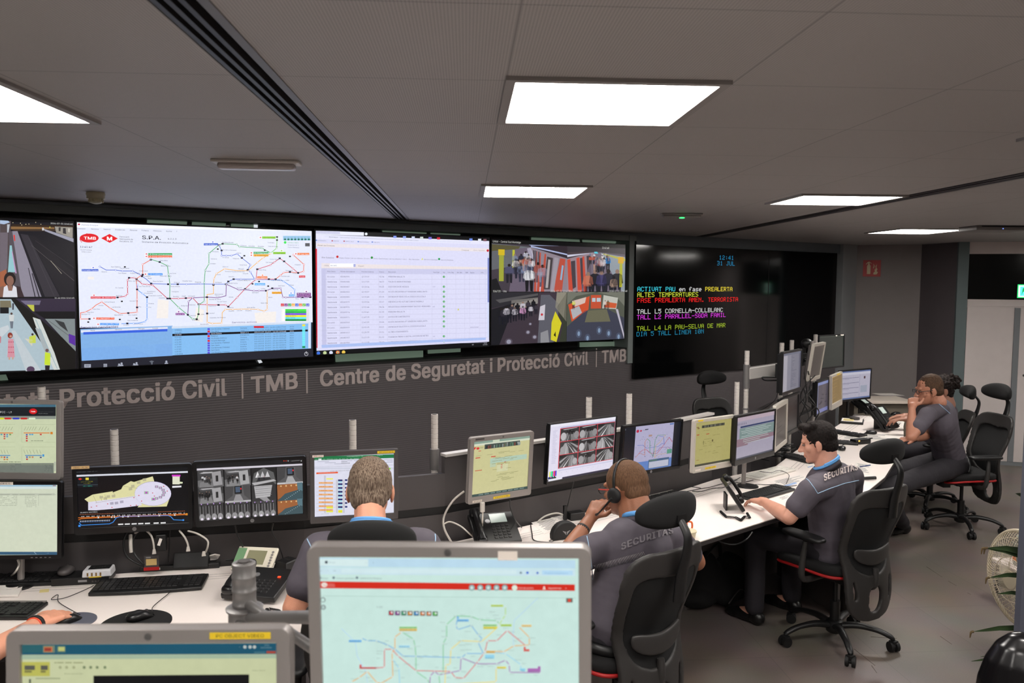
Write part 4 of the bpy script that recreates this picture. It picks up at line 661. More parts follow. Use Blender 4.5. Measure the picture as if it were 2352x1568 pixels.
def desk(i0, i1, j0, j1, label):
    bk = [Vector(p) for p in BK[i0:i1]]; fr = [Vector(p) for p in FR[j0:j1]]
    poly = [tuple(p) for p in fr]+[tuple(p) for p in bk[::-1]]
    c = sum((Vector((p[0],p[1],0)) for p in poly), Vector())/len(poly)
    t = thing('control_desk', label, 'desk', c)
    build(MB().prism(poly, DZ-.005, DZ), 'desktop', m_top, t, world=True)
    build(MB().prism([tuple(Vector(p).lerp(Vector(c[:2]), .004)) for p in poly], DZ-.028, DZ-.0055), 'desk_core', m_edge, t, world=True)
    b = MB()                                   # the three cable grooves along the back
    for k in range(3):
        off = .10+k*.028
        for p, q in zip(bk, bk[1:]):
            d = (q-p).normalized(); n = Vector((d.y, -d.x)); a = p+n*off; e = q+n*off; w_ = .0022
            b.add([(a.x,a.y,DZ+.0006),(e.x,e.y,DZ+.0006),(e.x+n.x*w_,e.y+n.y*w_,DZ+.0006),(a.x+n.x*w_,a.y+n.y*w_,DZ+.0006)], [(0,3,2,1)])
    build(b, 'cable_grooves', m_edge, t, world=True)
    for p, q in ((bk[0], bk[1]), (bk[-2], bk[-1])):
        pass
    bb = MB()
    for p, q in zip(bk, bk[1:]):
        d = (q-p).normalized(); n = Vector((d.y, -d.x)); m = (p+q)/2+n*.10; bb.box((m.x, m.y, DZ/2-.02), ((q-p).length, .02, DZ-.05), rz=math.atan2(d.y, d.x))
    build(bb, 'modesty_panel', m_mod, t, world=True)
    for p, q in ((fr[0], bk[0]), (fr[-1], bk[-1])):
        d = (q-p).normalized(); m = p.lerp(q, .45); s = 1 if (p - fr[0]).length < .01 else -1
        sd = Vector((d.y, -d.x))*(s*.04); build(MB().box((m.x+sd.x, m.y+sd.y, DZ/2-.014), ((q-p).length*.75, .03, DZ-.029), rz=math.atan2(d.y, d.x)), 'leg', m_mod, t, world=True)
    return t
desk(0, 5, 0, 5, 'white desk in front of the grey-haired man, at the left')
FR2 = FR[4:]; desk(4, 10, 4, 9, 'white desk between the headset man and the young man, in the middle')
desk(9, 13, 8, 13, 'white desk at the far right, below the angled dark monitors')
# grey screens standing behind the desks
def along(pts, off):
    out = []
    for i, p in enumerate(pts):
        a = Vector(pts[max(i-1,0)]); b = Vector(pts[min(i+1,len(pts)-1)]); d = (b-a).normalized(); out.append(Vector(p)+Vector((-d.y, d.x))*off)
    return out
def desk_screen(i0, i1, ztop, label, rail=True, off=.05):
    P = along(BK, off)[i0:i1]; c = (P[0]+P[-1])/2
    t = thing('desk_screen', label, 'desk screen', (c.x, c.y, .3)); b = MB(); sl = MB(); rl = MB(); lo = MB()
    for p, q in zip(P, P[1:]):
        d = (q-p).normalized(); a = math.atan2(d.y, d.x); m = (p+q)/2; L = (q-p).length+.004; n = Vector((d.y, -d.x))
        b.box((m.x, m.y, (.90+ztop)/2), (L, .03, ztop-.90), rz=a); sl.box((m.x, m.y, .88), (L, .016, .042), rz=a); lo.box((m.x, m.y, .58), (L, .03, .56), rz=a)
        rl.box((m.x, m.y, ztop+.006), (L, .05, .014), rz=a)
    build(lo, 'lower_panel', m_pan, t, world=True); build(sl, 'slot', m_blk2, t, world=True); build(b, 'upper_panel', m_pan, t, world=True)
    if rail: build(rl, 'top_rail', m_rail, t, world=True)
desk_screen(0, 5, 1.065, 'dark grey desk screen behind the left black monitors', False)
desk_screen(4, 9, 1.15, 'grey desk screen with a bright top rail behind the headset man monitors')
desk_screen(8, 13, 1.08, 'grey desk screen behind the far right monitors, mostly in shade', False, .2)
# ================================================================== POLES
m_pole = mat('pole_aluminium', (205,198,192), .38, .12); m_poled = mat('pole_groove', (90,86,84), .5, .3); m_clamp = mat('clamp_grey', (120,117,116), .4, .3)
def pole(px, py, d, label, r=.0175, clamps=(), zb=0, lean=0, arm=None):
    top = at(px, py, d); x, y, zt = top
    t = thing('tool_pole', label, 'pole', (x, y, zb), group='notched tool poles behind the desks')
    prof = [(r, 0)]; z = 0; H = zt-zb; rings = []
    n = int(H/.0245); step = H/n
    for i in range(n):
        prof += [(r, (i+.0)*step+.0012), (r, (i+1)*step-.0030), (r-.0022, (i+1)*step-.0026), (r-.0022, (i+1)*step-.0004)]
    prof.append((r, H)); o = build(MB().lathe(prof, 18), 'tube', m_pole, t, smooth=True)
    build(MB().lathe([(r*.7, H),(r*.72, H+.002),(r*.3, H+.003)], 12), 'end_cap', m_poled, t)
    build(MB().lathe([(r+.02, 0),(r+.02, .01),(r+.004, .014)], 18), 'foot', m_clamp, t)
    for zc, hh in clamps: build(MB().lathe([(r+.001, zc-zb-hh/2),(r+.006, zc-zb-hh/2),(r+.006, zc-zb+hh/2),(r+.001, zc-zb+hh/2)], 18), 'clamp', m_clamp, t, smooth=True)
    if arm:
        a = t.matrix_world.inverted() @ Vector((x, y, arm[1]))
        e = at(arm[2], arm[3], arm[4]) - Vector((x, y, zb)); s = Vector((0, 0, arm[1]-zb)); dd = (e-s)
        b = MB(); mid = s+dd/2; b.box(mid, (dd.length, .05, arm[0]), rz=math.atan2(dd.y, dd.x), ry=-math.atan2(dd.z, dd.xy.length)); build(b, 'side_arm', m_rail, t, bevel=.006)
    return t
pole(95, 888, 3.82, 'notched pole behind the pale screen stack, leftmost of all poles')
pole(262, 986, 3.86, 'notched pole behind the black monitor with the floor plan', .0182)
pole(810, 964, 4.02, 'notched pole rising behind the spreadsheet monitor', clamps=((.93,.05),))
pole(998, 951, 4.18, 'tall notched pole right of the grey-haired man', clamps=((1.12,.105),))
pole(1353, 912, 4.83, 'notched pole behind the white monitor of nine tunnel views', clamps=())
pole(1445.5, 904, 4.98, 'notched pole behind the left end of the map monitor')
pole(1693, 877, 5.75, 'notched pole rising behind the upright yellow page monitor, black ring near its middle', clamps=((1.09,.014),))
pole(1716, 805, 5.95, 'white notched pole carrying a thick white side arm', clamps=((1.35,.17),(1.115,.012)), arm=(.085, 1.37, 1800, 845, 6.25))
pole(1796, 787, 6.4, 'notched pole in front of the message board, beside the one with the side arm')
pole(1819, 781, 6.75, 'notched pole in front of the message board, directly behind the upper black monitor')
pole(1873.5, 768, 7.2, 'short pole tip behind the upper pale monitor')
# rails carrying the monitors
def bar(p0, p1, h, name, label, cat='rail', m=None, th=.03):
    p0 = Vector(p0); p1 = Vector(p1); c = (p0+p1)/2; d = p1-p0
    t = MB().box(c, (d.length, th, h), rz=math.atan2(d.y, d.x), ry=-math.atan2(d.z, d.xy.length)); o = build(t, name, m or m_pan, loc=c, bevel=.003); return tag(o, label, cat)
# ================================================================== MONITORS
MON = {"M1": [-1.919, 3.573, 1.34, -4.5, 2.9, -0.3, 0.416, 0.336], "M2": [-1.889, 3.497, 1.014, 2.5, 2.4, -1.0, 0.392, 0.329],
"M3": [-1.424, 3.576, 1.079, 9.9, -1.2, -0.1, 0.475, 0.292], "M4": [-0.938, 3.621, 1.097, 9.6, -3.3, 0.9, 0.473, 0.294], "M5": [-0.493, 3.657, 1.108, 11.1, -0.7, -0.2, 0.386, 0.320],
"M6": [0.179, 4.041, 1.102, 31.1, -3.7, -0.4, 0.377, 0.332], "M7": [0.639, 4.418, 1.114, 38.2, -2.7, -1.1, 0.530, 0.326], "M8": [1.085, 4.69, 1.062, 32.3, -3.6, -0.7, 0.482, 0.303],
"M9": [1.505, 4.867, 1.051, 33.6, -1.0, -0.4, 0.385, 0.320], "M10": [1.843, 5.099, 1.05, 43.6, -0.3, -1.2, 0.535, 0.310], "M11": [2.195, 5.58, 1.039, 57.4, 0.3, 0, 0.402, 0.319],
"M12": [2.388, 5.895, 1.059, 54.0, 0.3, -0.5, 0.466, 0.292], "M13": [2.368, 5.847, 1.384, 52.5, 0.1, -0.7, 0.486, 0.305], "M14": [2.803, 6.426, 1.398, 52.7, -7.1, -0.5, 0.365, 0.303],
"M15": [3.362, 7.399, 1.398, 39.5, 1.3, -0.7, 0.494, 0.308], "M16": [3.023, 6.791, 1.064, 53.7, 0.1, -1.3, 0.447, 0.294], "M17": [3.276, 7.079, 1.081, 52.9, 1.5, 0.5, 0.399, 0.302],
"M18": [3.767, 7.752, 1.045, 29.3, -0.7, 0, 0.496, 0.302], "F1": [-0.023, 1.166, 1.47, -5.5, -0.8, 0.8, 0.410, 0.340], "F2": [-0.459, 1.181, 1.344, -2.4, 4.1, 0.4, 0.410, 0.340]}
m_silver = mat('monitor_silver', (150,144,141), .38, .35); m_silver2 = mat('monitor_pale_silver', (188,182,172), .4, .15); m_mblk = mat('monitor_black', (16,16,18), .32); m_mdk = mat('monitor_charcoal', (72,68,68), .45)
m_logo = mat('logo_metal', (150,150,152), .3, .5); m_stk = mat('sticker_yellow', (228,196,40), .5); m_stw = mat('sticker_white', (225,215,205), .6); m_stt = mat('sticker_text', (60,50,30), .6)
def mtx(k):
    x, y, z, yw, ti, ro, W, H = MON[k]
    return Matrix.Translation((x,y,z)) @ Matrix.Rotation(R(yw),4,'Z') @ Matrix.Rotation(-R(ti),4,'X') @ Matrix.Rotation(-R(ro),4,'Y'), W, H
def rrect(w_, h_, r, n=4):
    out = []
    for cx, cy, a0 in ((w_/2-r,h_/2-r,0),(-w_/2+r,h_/2-r,90),(-w_/2+r,-h_/2+r,180),(w_/2-r,-h_/2+r,270)):
        for i in range(n+1): a = R(a0+90*i/n); out.append((cx+r*math.cos(a), cy+r*math.sin(a)))
    return out
def monitor(k, label, draw, bez=(.02,.02,.03), mc=None, org=(0,0), sc=1, mt='mon', rad=.012, logo=None, stickers=(), support=None, buttons=0, group=None, depth=.05):
    M_, W, H = mtx(k); mc = mc or m_mblk; bs, bt, bb = bez
    t = thing('monitor', label, 'monitor', (0,0,0), group=group); t.matrix_world = M_; MW[t.name] = M_.copy()
    # bezel: ring between a rounded outline and the picture opening
    iw, ih = W-2*bs, H-bt-bb; cz = (bb-bt)/2
    O_ = rrect(W, H, rad); I_ = [(x, z+cz) for x, z in rrect(iw, ih, .001)]; n = len(O_); mb = MB()
    vs = [(x, 0, z) for x, z in O_]+[(x, 0, z) for x, z in I_]+[(x, .0075, z) for x, z in I_]+[(x, .022, z) for x, z in O_]
    fs = []
    for i in range(n):
        j = (i+1) % n; fs += [(i,j,n+j,n+i), (n+i,n+j,2*n+j,2*n+i), (i,3*n+i,3*n+j,j)]
    fs += [tuple(range(3*n,4*n))]; mb.add(vs, fs)
    build(mb, 'bezel', mc, t, bevel=.0015)
    build(MB().box((0,.034,0),(W*.94,.026,H*.92)).box((0,.055,-.01),(W*.6,.02,H*.6),taper=1), 'rear_housing', m_mblk if mc is not m_silver2 else m_mdk, t, bevel=.006)
    P = Painter(M_ @ Matrix.Translation((0,.0072,cz)), iw, ih, org, sc); draw(P); P.mb.v = [(a, b+.0072, c+cz) for a, b, c in P.mb.v]
    build(P.mb, 'picture', SCR[mt], t, color=True)
    build(MB().cyl((0,.06,0),(0,.10,0),.02,n=12).box((0,.105,0),(.1,.012,.1)), 'mount', m_blk, t)
    if logo == 'ring':
        lp = MB().lathe([(.0085,0),(.0085,.0008),(.0065,.0008),(.0065,0)],20,(0,-.0001,-H/2+bb/2),(0,-1,0)); V, F, Wd = text_flat('hp',.0,1); lp.add([((u-Wd/2)*.005,-.0007,-H/2+bb/2-.0028+v*.0055) for u, v in V], F); build(lp, 'logo', m_logo, t)
    if logo == 'topring':
        lp = MB().lathe([(.0055,0),(.0055,.0006),(.0045,.0006),(.0045,0)],20,(0,-.0001,H/2-bt/2),(0,-1,0)); V, F, Wd = text_flat('hp',.0,1); lp.add([((u-Wd/2)*.0035,-.0008,H/2-bt/2-.002+v*.004) for u, v in V], F); build(lp, 'logo', m_clamp, t)
    if logo and logo.startswith('t:'):
        V, F, Wd = text_flat(logo[2:], .01, 2); build(MB().add([(-iw*.42+u*.006,-.0006,-H/2+bb*.3+v*.0065) for u, v in V], F), 'logo', m_logo, t)
    for i in range(buttons): build(MB().box((iw*.22+i*.018,-.0006,-H/2+bb*.45),(.008,.0015,.003)), 'button', m_mdk if mc is m_silver else m_logo, t)
    for (u, v, ww, hh_, mm, tx) in stickers:
        st = build(MB().box((-W/2+W*u, -.0006, H/2-H*v),(ww,.001,hh_)), 'sticker', mm, t)
        if tx: V, F, Wd = text_flat(tx, 0, 1); s_ = ww*.8/Wd; build(MB().add([(-W/2+W*u-ww*.4+a*s_, -.0013, H/2-H*v-hh_*.25+b_*hh_*.5) for a, b_ in V], F), 'sticker_text', m_stt if tx[0] != '#' else m_red, st)
    if support:     # a foot of its own on the desk
        s = MB(); z0 = DZ-MON[k][2]; s.cyl((0,.075,z0+.01),(0,.075,-.05),.014).box((0,.075,-.03),(.05,.03,.06)); build(s, 'stand_column', m_silver if support == 'grey' else m_blk, t); build(MB().lathe([(.068,z0),(.066,z0+.008),(.03,z0+.014)],24,(0,.045,0)), 'stand_base', m_blk, t, smooth=True)
    return t
rg = random.Random(11)
def lines(P, x0, x1, y0, y1, n, c, h=3, dens=.7, lay=3, sl=0):
    for i in range(n):
        y = y0+(y1-y0)*i/max(1,n-1); x = x0
        while x < x1:
            L = rg.uniform(.06,.25)*(x1-x0)
            if rg.random() < dens: P.poly([(x, y+(x-x0)*sl),(min(x1,x+L*.8), y+(min(x1,x+L*.8)-x0)*sl),(min(x1,x+L*.8), y+h+(min(x1,x+L*.8)-x0)*sl),(x, y+h+(x-x0)*sl)], c, lay)
            x += L
def d_m1(P):
    P.bg((205,214,178)); P.rect(-330,178,480,205,(70,110,130),0); P.rect(-330,203,480,280,(28,32,36),1); P.text(0,254,'PCC - L9',16,(225,225,225),104); P.disc(286,240,34,(215,25,30),2,20,ry=24); P.text(266,246,'TMB',9,(255,255,255),40,4,.03); P.text(330,245,'Transports Metropolitans',5,(130,130,130),130); P.text(330,261,'de Barcelona',6,(230,230,230),82)
    P.rect(-330,280,480,306,(140,148,138),1)
    for x, c in ((-60,(60,180,80)),(10,(215,220,40)),(70,(215,40,40)),(140,(50,60,200)),(208,(200,40,40)),(278,(220,235,205))): P.poly([(x-30,301),(x-24,294),(x+24,294),(x+30,301),(x+24,309),(x-24,309)],c,3)
    P.rect(-330,684,462,770,(118,125,116),1); P.rect(466,672,478,755,(180,185,170),1); P.rect(-330,770,480,780,(70,75,70),1)
    for x0, y in ((190,352),(-330,352),(190,545),(-330,545)): P.line([(x0,y),(x0+285 if x0>0 else 130,y)],2,(170,180,145),2); P.line([(x0,y),(x0,y+152)],2,(170,180,145),2); P.line([(x0,y+152),(x0+285 if x0>0 else 130,y+152)],2,(170,180,145),2)
    P.line([(208,425),(425,425)],7,(225,120,40),3); P.rect(434,416,455,436,(215,130,40),3); P.line([(-300,425),(112,425)],7,(225,120,40),3); P.line([(220,618),(358,618)],7,(60,130,190),3); P.rect(365,608,382,628,(70,150,210),3); P.line([(-200,618),(88,618)],7,(60,130,190),3)
    for x in (210,232,254,276,298,336,358,385,412,-10,20,45,70,95): P.line([(x,402),(x+16,372) if x<400 else (x+8,385)],2.5,(130,140,110),3)
    for x in (210,235,260,290,320,345,-15,15,40,65): P.line([(x+8,602),(x-4,570)],2.5,(130,140,110),3)
    for x, y, c in ((232,440,(80,90,180)),(232,455,(190,70,80)),(232,472,(200,60,60)),(232,492,(200,60,60)),(260,438,(90,160,200)),(280,438,(90,160,200)),(352,438,(200,60,60)),(15,438,(90,160,170)),(41,438,(180,60,90)),(41,455,(190,90,90)),(41,473,(200,110,80)),(64,440,(90,150,190)),(64,456,(110,160,190)),(90,438,(120,160,90)),(234,632,(80,90,180)),(234,650,(190,60,60)),(258,632,(170,150,90)),(282,632,(200,130,80)),(352,634,(80,80,130)),(16,632,(200,150,90)),(41,633,(190,80,70)),(41,652,(200,140,80)),(64,634,(90,130,180)),(64,652,(200,140,80))): P.rect(x-8,y-6,x+8,y+6,c,3)
    lines(P,90,140,700,740,4,(95,100,95)); lines(P,385,450,700,748,5,(80,85,82)); lines(P,268,372,490,492,1,(90,100,80),4,1); lines(P,-40,180,672,674,1,(60,70,60),4,1)
def d_m2(P):
    P.bg((212,219,196)); P.rect(-330,870,484,885,(160,195,215),0); P.rect(-330,885,484,905,(215,228,225),1); P.rect(-330,943,470,960,(190,196,178),1); P.rect(-330,1444,490,1470,(50,90,120),1); P.line([(295,1446),(312,1462)],3,(170,200,220),3)
    lines(P,0,150,965,1045,7,(150,155,140),3,.8); lines(P,215,315,965,1055,8,(150,155,140),3,.8); lines(P,-200,480,952,953,1,(140,145,130),3,.8)
    for y in range(7): P.rect(330,963+y*13,335,966+y*13,(90,90,90),3)
    P.text(395,1460,'- . 0 *',6,(200,215,225)); P.rect(455,874,480,880,(150,80,60),3)
def d_m3(P):
    P.bg((6,6,9)); P.poly([(645,748),(1612,715),(1612,752),(645,785)],(16,17,20),0); P.poly([(645,786),(1612,752),(1612,766),(645,801)],(225,228,238),1); P.text(648,764,'Supervisión central   L9 Nord   ATS   V. 2',6,(120,125,130),186); P.line([(680,792),(1105,776)],1.5,(150,155,180),3)
    P.poly([(665,805),(838,803),(840,888),(668,893)],(14,20,26),1); P.poly([(668,807),(836,805),(838,830),(670,833)],(22,30,30),2); P.poly([(665,868),(840,865),(840,870),(665,874)],(60,70,80),2)
    P.poly([(670,820),(688,811),(706,820),(688,828)],(220,40,40),3); P.rect(735,808,762,828,(235,215,70),3); P.text(790,823,'S 6 4',11,(50,230,60),36); P.text(694,850,'ESTACIÓ DE',9,(200,195,50),106); P.text(718,863,'FONDO',8,(200,195,50),60); P.text(712,887,'VESTIBUL',9,(80,220,190),84)
    Yl = (226,222,168); P.poly([(725,993),(795,953),(968,925),(968,935),(1040,908),(1055,878),(1122,838),(1150,845),(1310,797),(1328,855),(1200,900),(1175,1045),(820,1023),(757,1018)],Yl,1)
    P.poly([(757,1017),(900,1000),(1150,965),(1210,985),(1215,1045),(975,1075),(825,1088),(757,1087)],(226,222,240),2); P.poly([(1180,1062),(1215,1018),(1455,985),(1430,1055)],Yl,1)
    P.disc(1312,945,156,(226,222,242),3,28,ry=103); P.disc(1312,945,157,(120,110,160),2,28,ry=105)
    for a, b_ in (((820,1023),(1160,968)),((968,930),(990,960)),((1055,880),(1180,900)),((860,960),(875,1005)),((900,955),(915,1000)),((800,960),(830,1020))): P.line([a,b_],2,(150,145,110),4)
    for x, y in ((870,975),(905,985),(930,970),(975,965),(1120,905),(1140,880),(1190,850),(1240,825),(1000,1025),(960,1028),(1045,1015)): P.poly([(x-16,y-9),(x+14,y-13),(x+16,y+9),(x-14,y+12)],(190,185,150) if y < 1010 else (175,170,190),4)
    for i in range(7): a = R(-75+i*25); P.rect(1322+86*math.cos(a)-14,935+52*math.sin(a)-10,1322+86*math.cos(a)+14,935+52*math.sin(a)+10,(150,150,160),4); P.rect(1322+86*math.cos(a)-6,935+52*math.sin(a)-6,1322+86*math.cos(a)+6,935+52*math.sin(a)+6,(215,170,220),5)
    for x, y in ((1256,936),(1318,992)): P.rect(x-18,y-12,x+18,y+12,(160,190,160),4); P.rect(x-8,y-7,x+8,y+7,(190,60,200),5)
    for x, y in ((1150,978),(1192,960),(1310,938),(1325,965),(1405,882),(1435,922),(1215,1008),(925,1032),(962,1062),(1122,1046),(1170,1044),(830,1050),(785,1060)): P.disc(x,y,6,(205,40,50),5,6,ry=4)
    P.rect(1475,783,1548,798,(215,60,205),3); P.rect(1480,798,1542,865,(228,230,205),3); P.poly([(1540,842),(1568,845),(1566,858),(1540,860)],(220,228,190),3); P.poly([(1478,879),(1556,876),(1556,890),(1478,895)],(235,235,240),3)
    P.text(690,1113,'PLANTA VESTIBUL',9,(225,225,225),150)
    P.line([(672,1152),(1608,1120)],7,(205,110,40),3); P.line([(672,1170),(700,1160),(900,1148),(1450,1132),(1608,1124)],5,(225,120,40),3); P.line([(680,1195),(700,1215),(940,1203),(970,1190),(1000,1150),(1040,1140),(1440,1131),(1465,1140),(1490,1168),(1570,1172)],6,(60,140,225),4)
    for i in range(62):
        x = 690+i*14.6; y = 1142-(x-690)*.034
        P.rect(x-4,y-4,x+4,y+3,(220,220,220) if i%3 else (40,40,40),5); P.rect(x-4,y-20,x+5,y-16,(190,110,70) if i < 20 or i > 45 else (110,110,115),3)
        if i < 18: P.rect(x-3,y+36,x+6,y+42,(210,215,225),3); P.rect(x-3,y+46,x+5,y+50,(90,140,210),3)
    for x in (845,960,984,1055,1100,1190,1368,1500): P.poly([(x-8,1160-(x-690)*.034),(x,1145-(x-690)*.034),(x+8,1160-(x-690)*.034)],(240,240,240),6)
    for x in (1036,1093,1151,1208,1265,1340,1400): P.poly([(x-22,1203-(x-1036)*.034),(x+22,1201-(x-1036)*.034),(x+22,1212-(x-1036)*.034),(x-22,1214-(x-1036)*.034)],(230,230,230),3)
    P.rect(672,1212,692,1230,(60,140,225),4); P.rect(1565,1164,1580,1178,(60,140,225),4); P.rect(1592,1112,1610,1130,(215,140,40),4)
def cctv(P, x0, y0, x1, y1, style, seed, sl=0):
    """a small picture of a station in the px rectangle"""
    a = P.L(x0, y0); b = P.L(x1, y1); S = Sub(P, a[0], a[1], b[0], b[1]); rr = random.Random(seed)
    def g(v): k = rr.uniform(.85,1.1); return (int(v*k), int(v*k*.99), int(v*k*1.0))
    if style == 'hall':
        S.rect(0,0,1,1,g(60)); S.poly([(0,.6),(1,.45),(1,1),(0,1)],g(100),2); S.poly([(0,0),(1,0),(.8,.25),(.1,.3)],g(85),2)
        for i in range(6): S.poly([(rr.random()*.8,.1+rr.random()*.1),(rr.random()*.2+.4,.12),(.6,.15),(.2,.2)],g(185),3)
        S.poly([(.55,.15),(.9,.1),(.95,.9),(.6,.95)],g(160),3); S.rect(.7,.35,.8,.7,g(50),4); S.poly([(.1,.7),(.5,.6),(.6,1),(.05,1)],g(150),3)
        for i in range(7): S.man(rr.uniform(.05,.5), rr.uniform(.6,.9), rr.uniform(.25,.4), g(rr.choice((30,60,200))), leg=g(30))
    elif style == 'arch':
        S.rect(0,0,1,1,g(38)); S.poly([(0,1),(.1,.3),(.5,0),(.9,.3),(1,1)],g(88),2); S.poly([(.1,1),(.3,.5),(.7,.5),(.95,1)],g(62),3)
        for k in range(3): S.poly([(.15+k*.2,.55),(.25+k*.2,.2),(.35+k*.2,.55)],g(225),4)
        S.poly([(0,.85),(.9,.7),(1,.8),(.1,1)],g(165),4); S.man(.3,.75,.4,g(70)); S.man(.5,.7,.3,(120,50,50))
    elif style == 'bright':
        S.rect(0,0,1,1,g(48)); S.poly([(.1,.1),(.85,.08),(.75,.75),(.15,.8)],g(215),2); 
        for i in range(5): S.poly([(.15,.15+i*.12),(.82,.13+i*.12),(.82,.15+i*.12),(.15,.18+i*.12)],g(140),3)
        S.poly([(.3,.8),(.6,.75),(.75,1),(.5,1)],g(150),3)
    elif style == 'door':
        S.rect(0,0,1,1,g(95)); S.poly([(0,0),(.35,0),(.3,.6),(0,.9)],g(70),2); S.poly([(.7,0),(1,0),(1,.95),(.75,.6)],g(75),2); S.rect(.38,.05,.66,.5,g(30),3); S.rect(.42,.1,.6,.42,(75,90,110),4); S.poly([(.42,.55),(.6,.55),(.75,1),(.3,1)],g(175),3); S.ell(.63,.22,.03,.05,(215,40,50),5); S.rect(0,.9,1,1,g(200),3)
    elif style == 'gates':
        S.rect(0,0,1,1,g(62))
        for k in range(4): S.ell(.12+k*.25,.85,.11,.2,g(150),2); S.rect(.06+k*.25,.15,.2+k*.25,.6,g(45),3); S.ell(.12+k*.25,.95,.05,.08,(235,225,240),4); S.rect(.1+k*.25,.05,.14+k*.25,.12,(190,150,220),4); 
        for k in range(8): S.rect(.05+k*.12,.2,.065+k*.12,.7,g(165),4)
    elif style == 'orange':
        S.rect(0,0,1,1,(120,75,45)); S.poly([(0,.1),(.8,.0),(.8,.45),(0,.9)],(160,98,55),2); S.poly([(0,1),(.3,.6),(1,.35),(1,1)],(62,85,92),3); S.poly([(.78,0),(1,0),(1,.5),(.8,.4)],(90,120,130),4)
        for k in range(4): S.ell(.15+k*.2,.15,.03,.05,(230,190,130),4)
        for k in range(9): S.ell(.3+.07*k,.95-.06*k,.012,.02,(190,215,225),5)
    elif style == 'tunnel':
        S.rect(0,0,1,1,g(52)); S.poly([(0,1),(.42,.2),(.6,.2),(1,1)],g(125),2); S.poly([(.3,1),(.48,.25),(.52,.25),(.66,1)],g(75),3); S.ell(.16,.62,.15,.32,g(178),3); S.ell(.86,.6,.14,.3,g(160),3)
        S.poly([(.1,.06),(.9,.02),(.85,.05),(.2,.1)],g(220),4); S.poly([(.36,1),(.49,.3),(.495,.3),(.40,1)],g(165),4); S.poly([(.6,1),(.52,.3),(.525,.3),(.63,1)],g(160),4); S.ell(.5,.2,.08,.07,g(38),4)
        for k in range(4): S.rect(rr.random()*.3+.3,rr.random()*.2+.15,rr.random()*.2+.55,rr.random()*.2+.35,g(40),4)
    elif style == 'track':
        S.rect(0,0,1,1,g(60)); f = rr.random() > .5; q = (lambda u: 1-u) if f else (lambda u: u)
        S.poly([(q(0),1),(q(.55),.12),(q(.75),.12),(q(1),.8),(q(1),1)],g(150),2); S.poly([(q(.15),1),(q(.35),.45),(q(.6),.15),(q(.66),.15),(q(.55),.5),(q(.5),1)],g(84),3); S.poly([(q(.64),1),(q(.64),.5),(q(.68),.15),(q(.70),.15),(q(.68),.5),(q(.72),1)],g(185),4); S.ell(q(.85),.62,.13,.26,g(170),3); S.poly([(q(0),.5),(q(.3),.22),(q(.52),.1),(q(.35),.28),(q(.05),.65)],g(160),3); S.poly([(q(0),0),(q(.4),0),(q(.3),.2),(q(0),.3)],g(40),3); S.poly([(q(.2),1),(q(.61),.18),(q(.62),.18),(q(.27),1)],g(220),4)
def d_m4(P):
    P.bg((10,10,12)); P.poly([(75,470),(1005,430),(1005,472),(75,515)],(26,26,28),0); P.poly([(78,515),(1005,471),(1005,487),(80,533)],(215,210,220),1)
    for x, c in ((843,(200,60,40)),(862,(200,60,40)),(880,(190,190,190)),(897,(60,60,60)),(994,(190,190,190))): P.disc(x,447,5,c,3)
    P.line([(908,448),(980,443)],3,(150,150,150),3)
    xs = (85,320,556,778,1010); st = [['hall','hall','arch','door'],['hall','door','bright','orange'],['gates','gates','gates','orange']]
    for r in range(3):
        for c in range(4):
            y0 = 532+r*142-(c*.9+.3)*10; cctv(P, xs[c]+2+r*3, y0+2, xs[c+1]-1, y0+(138 if r<2 else 150), st[r][c], r*7+c*3+2)
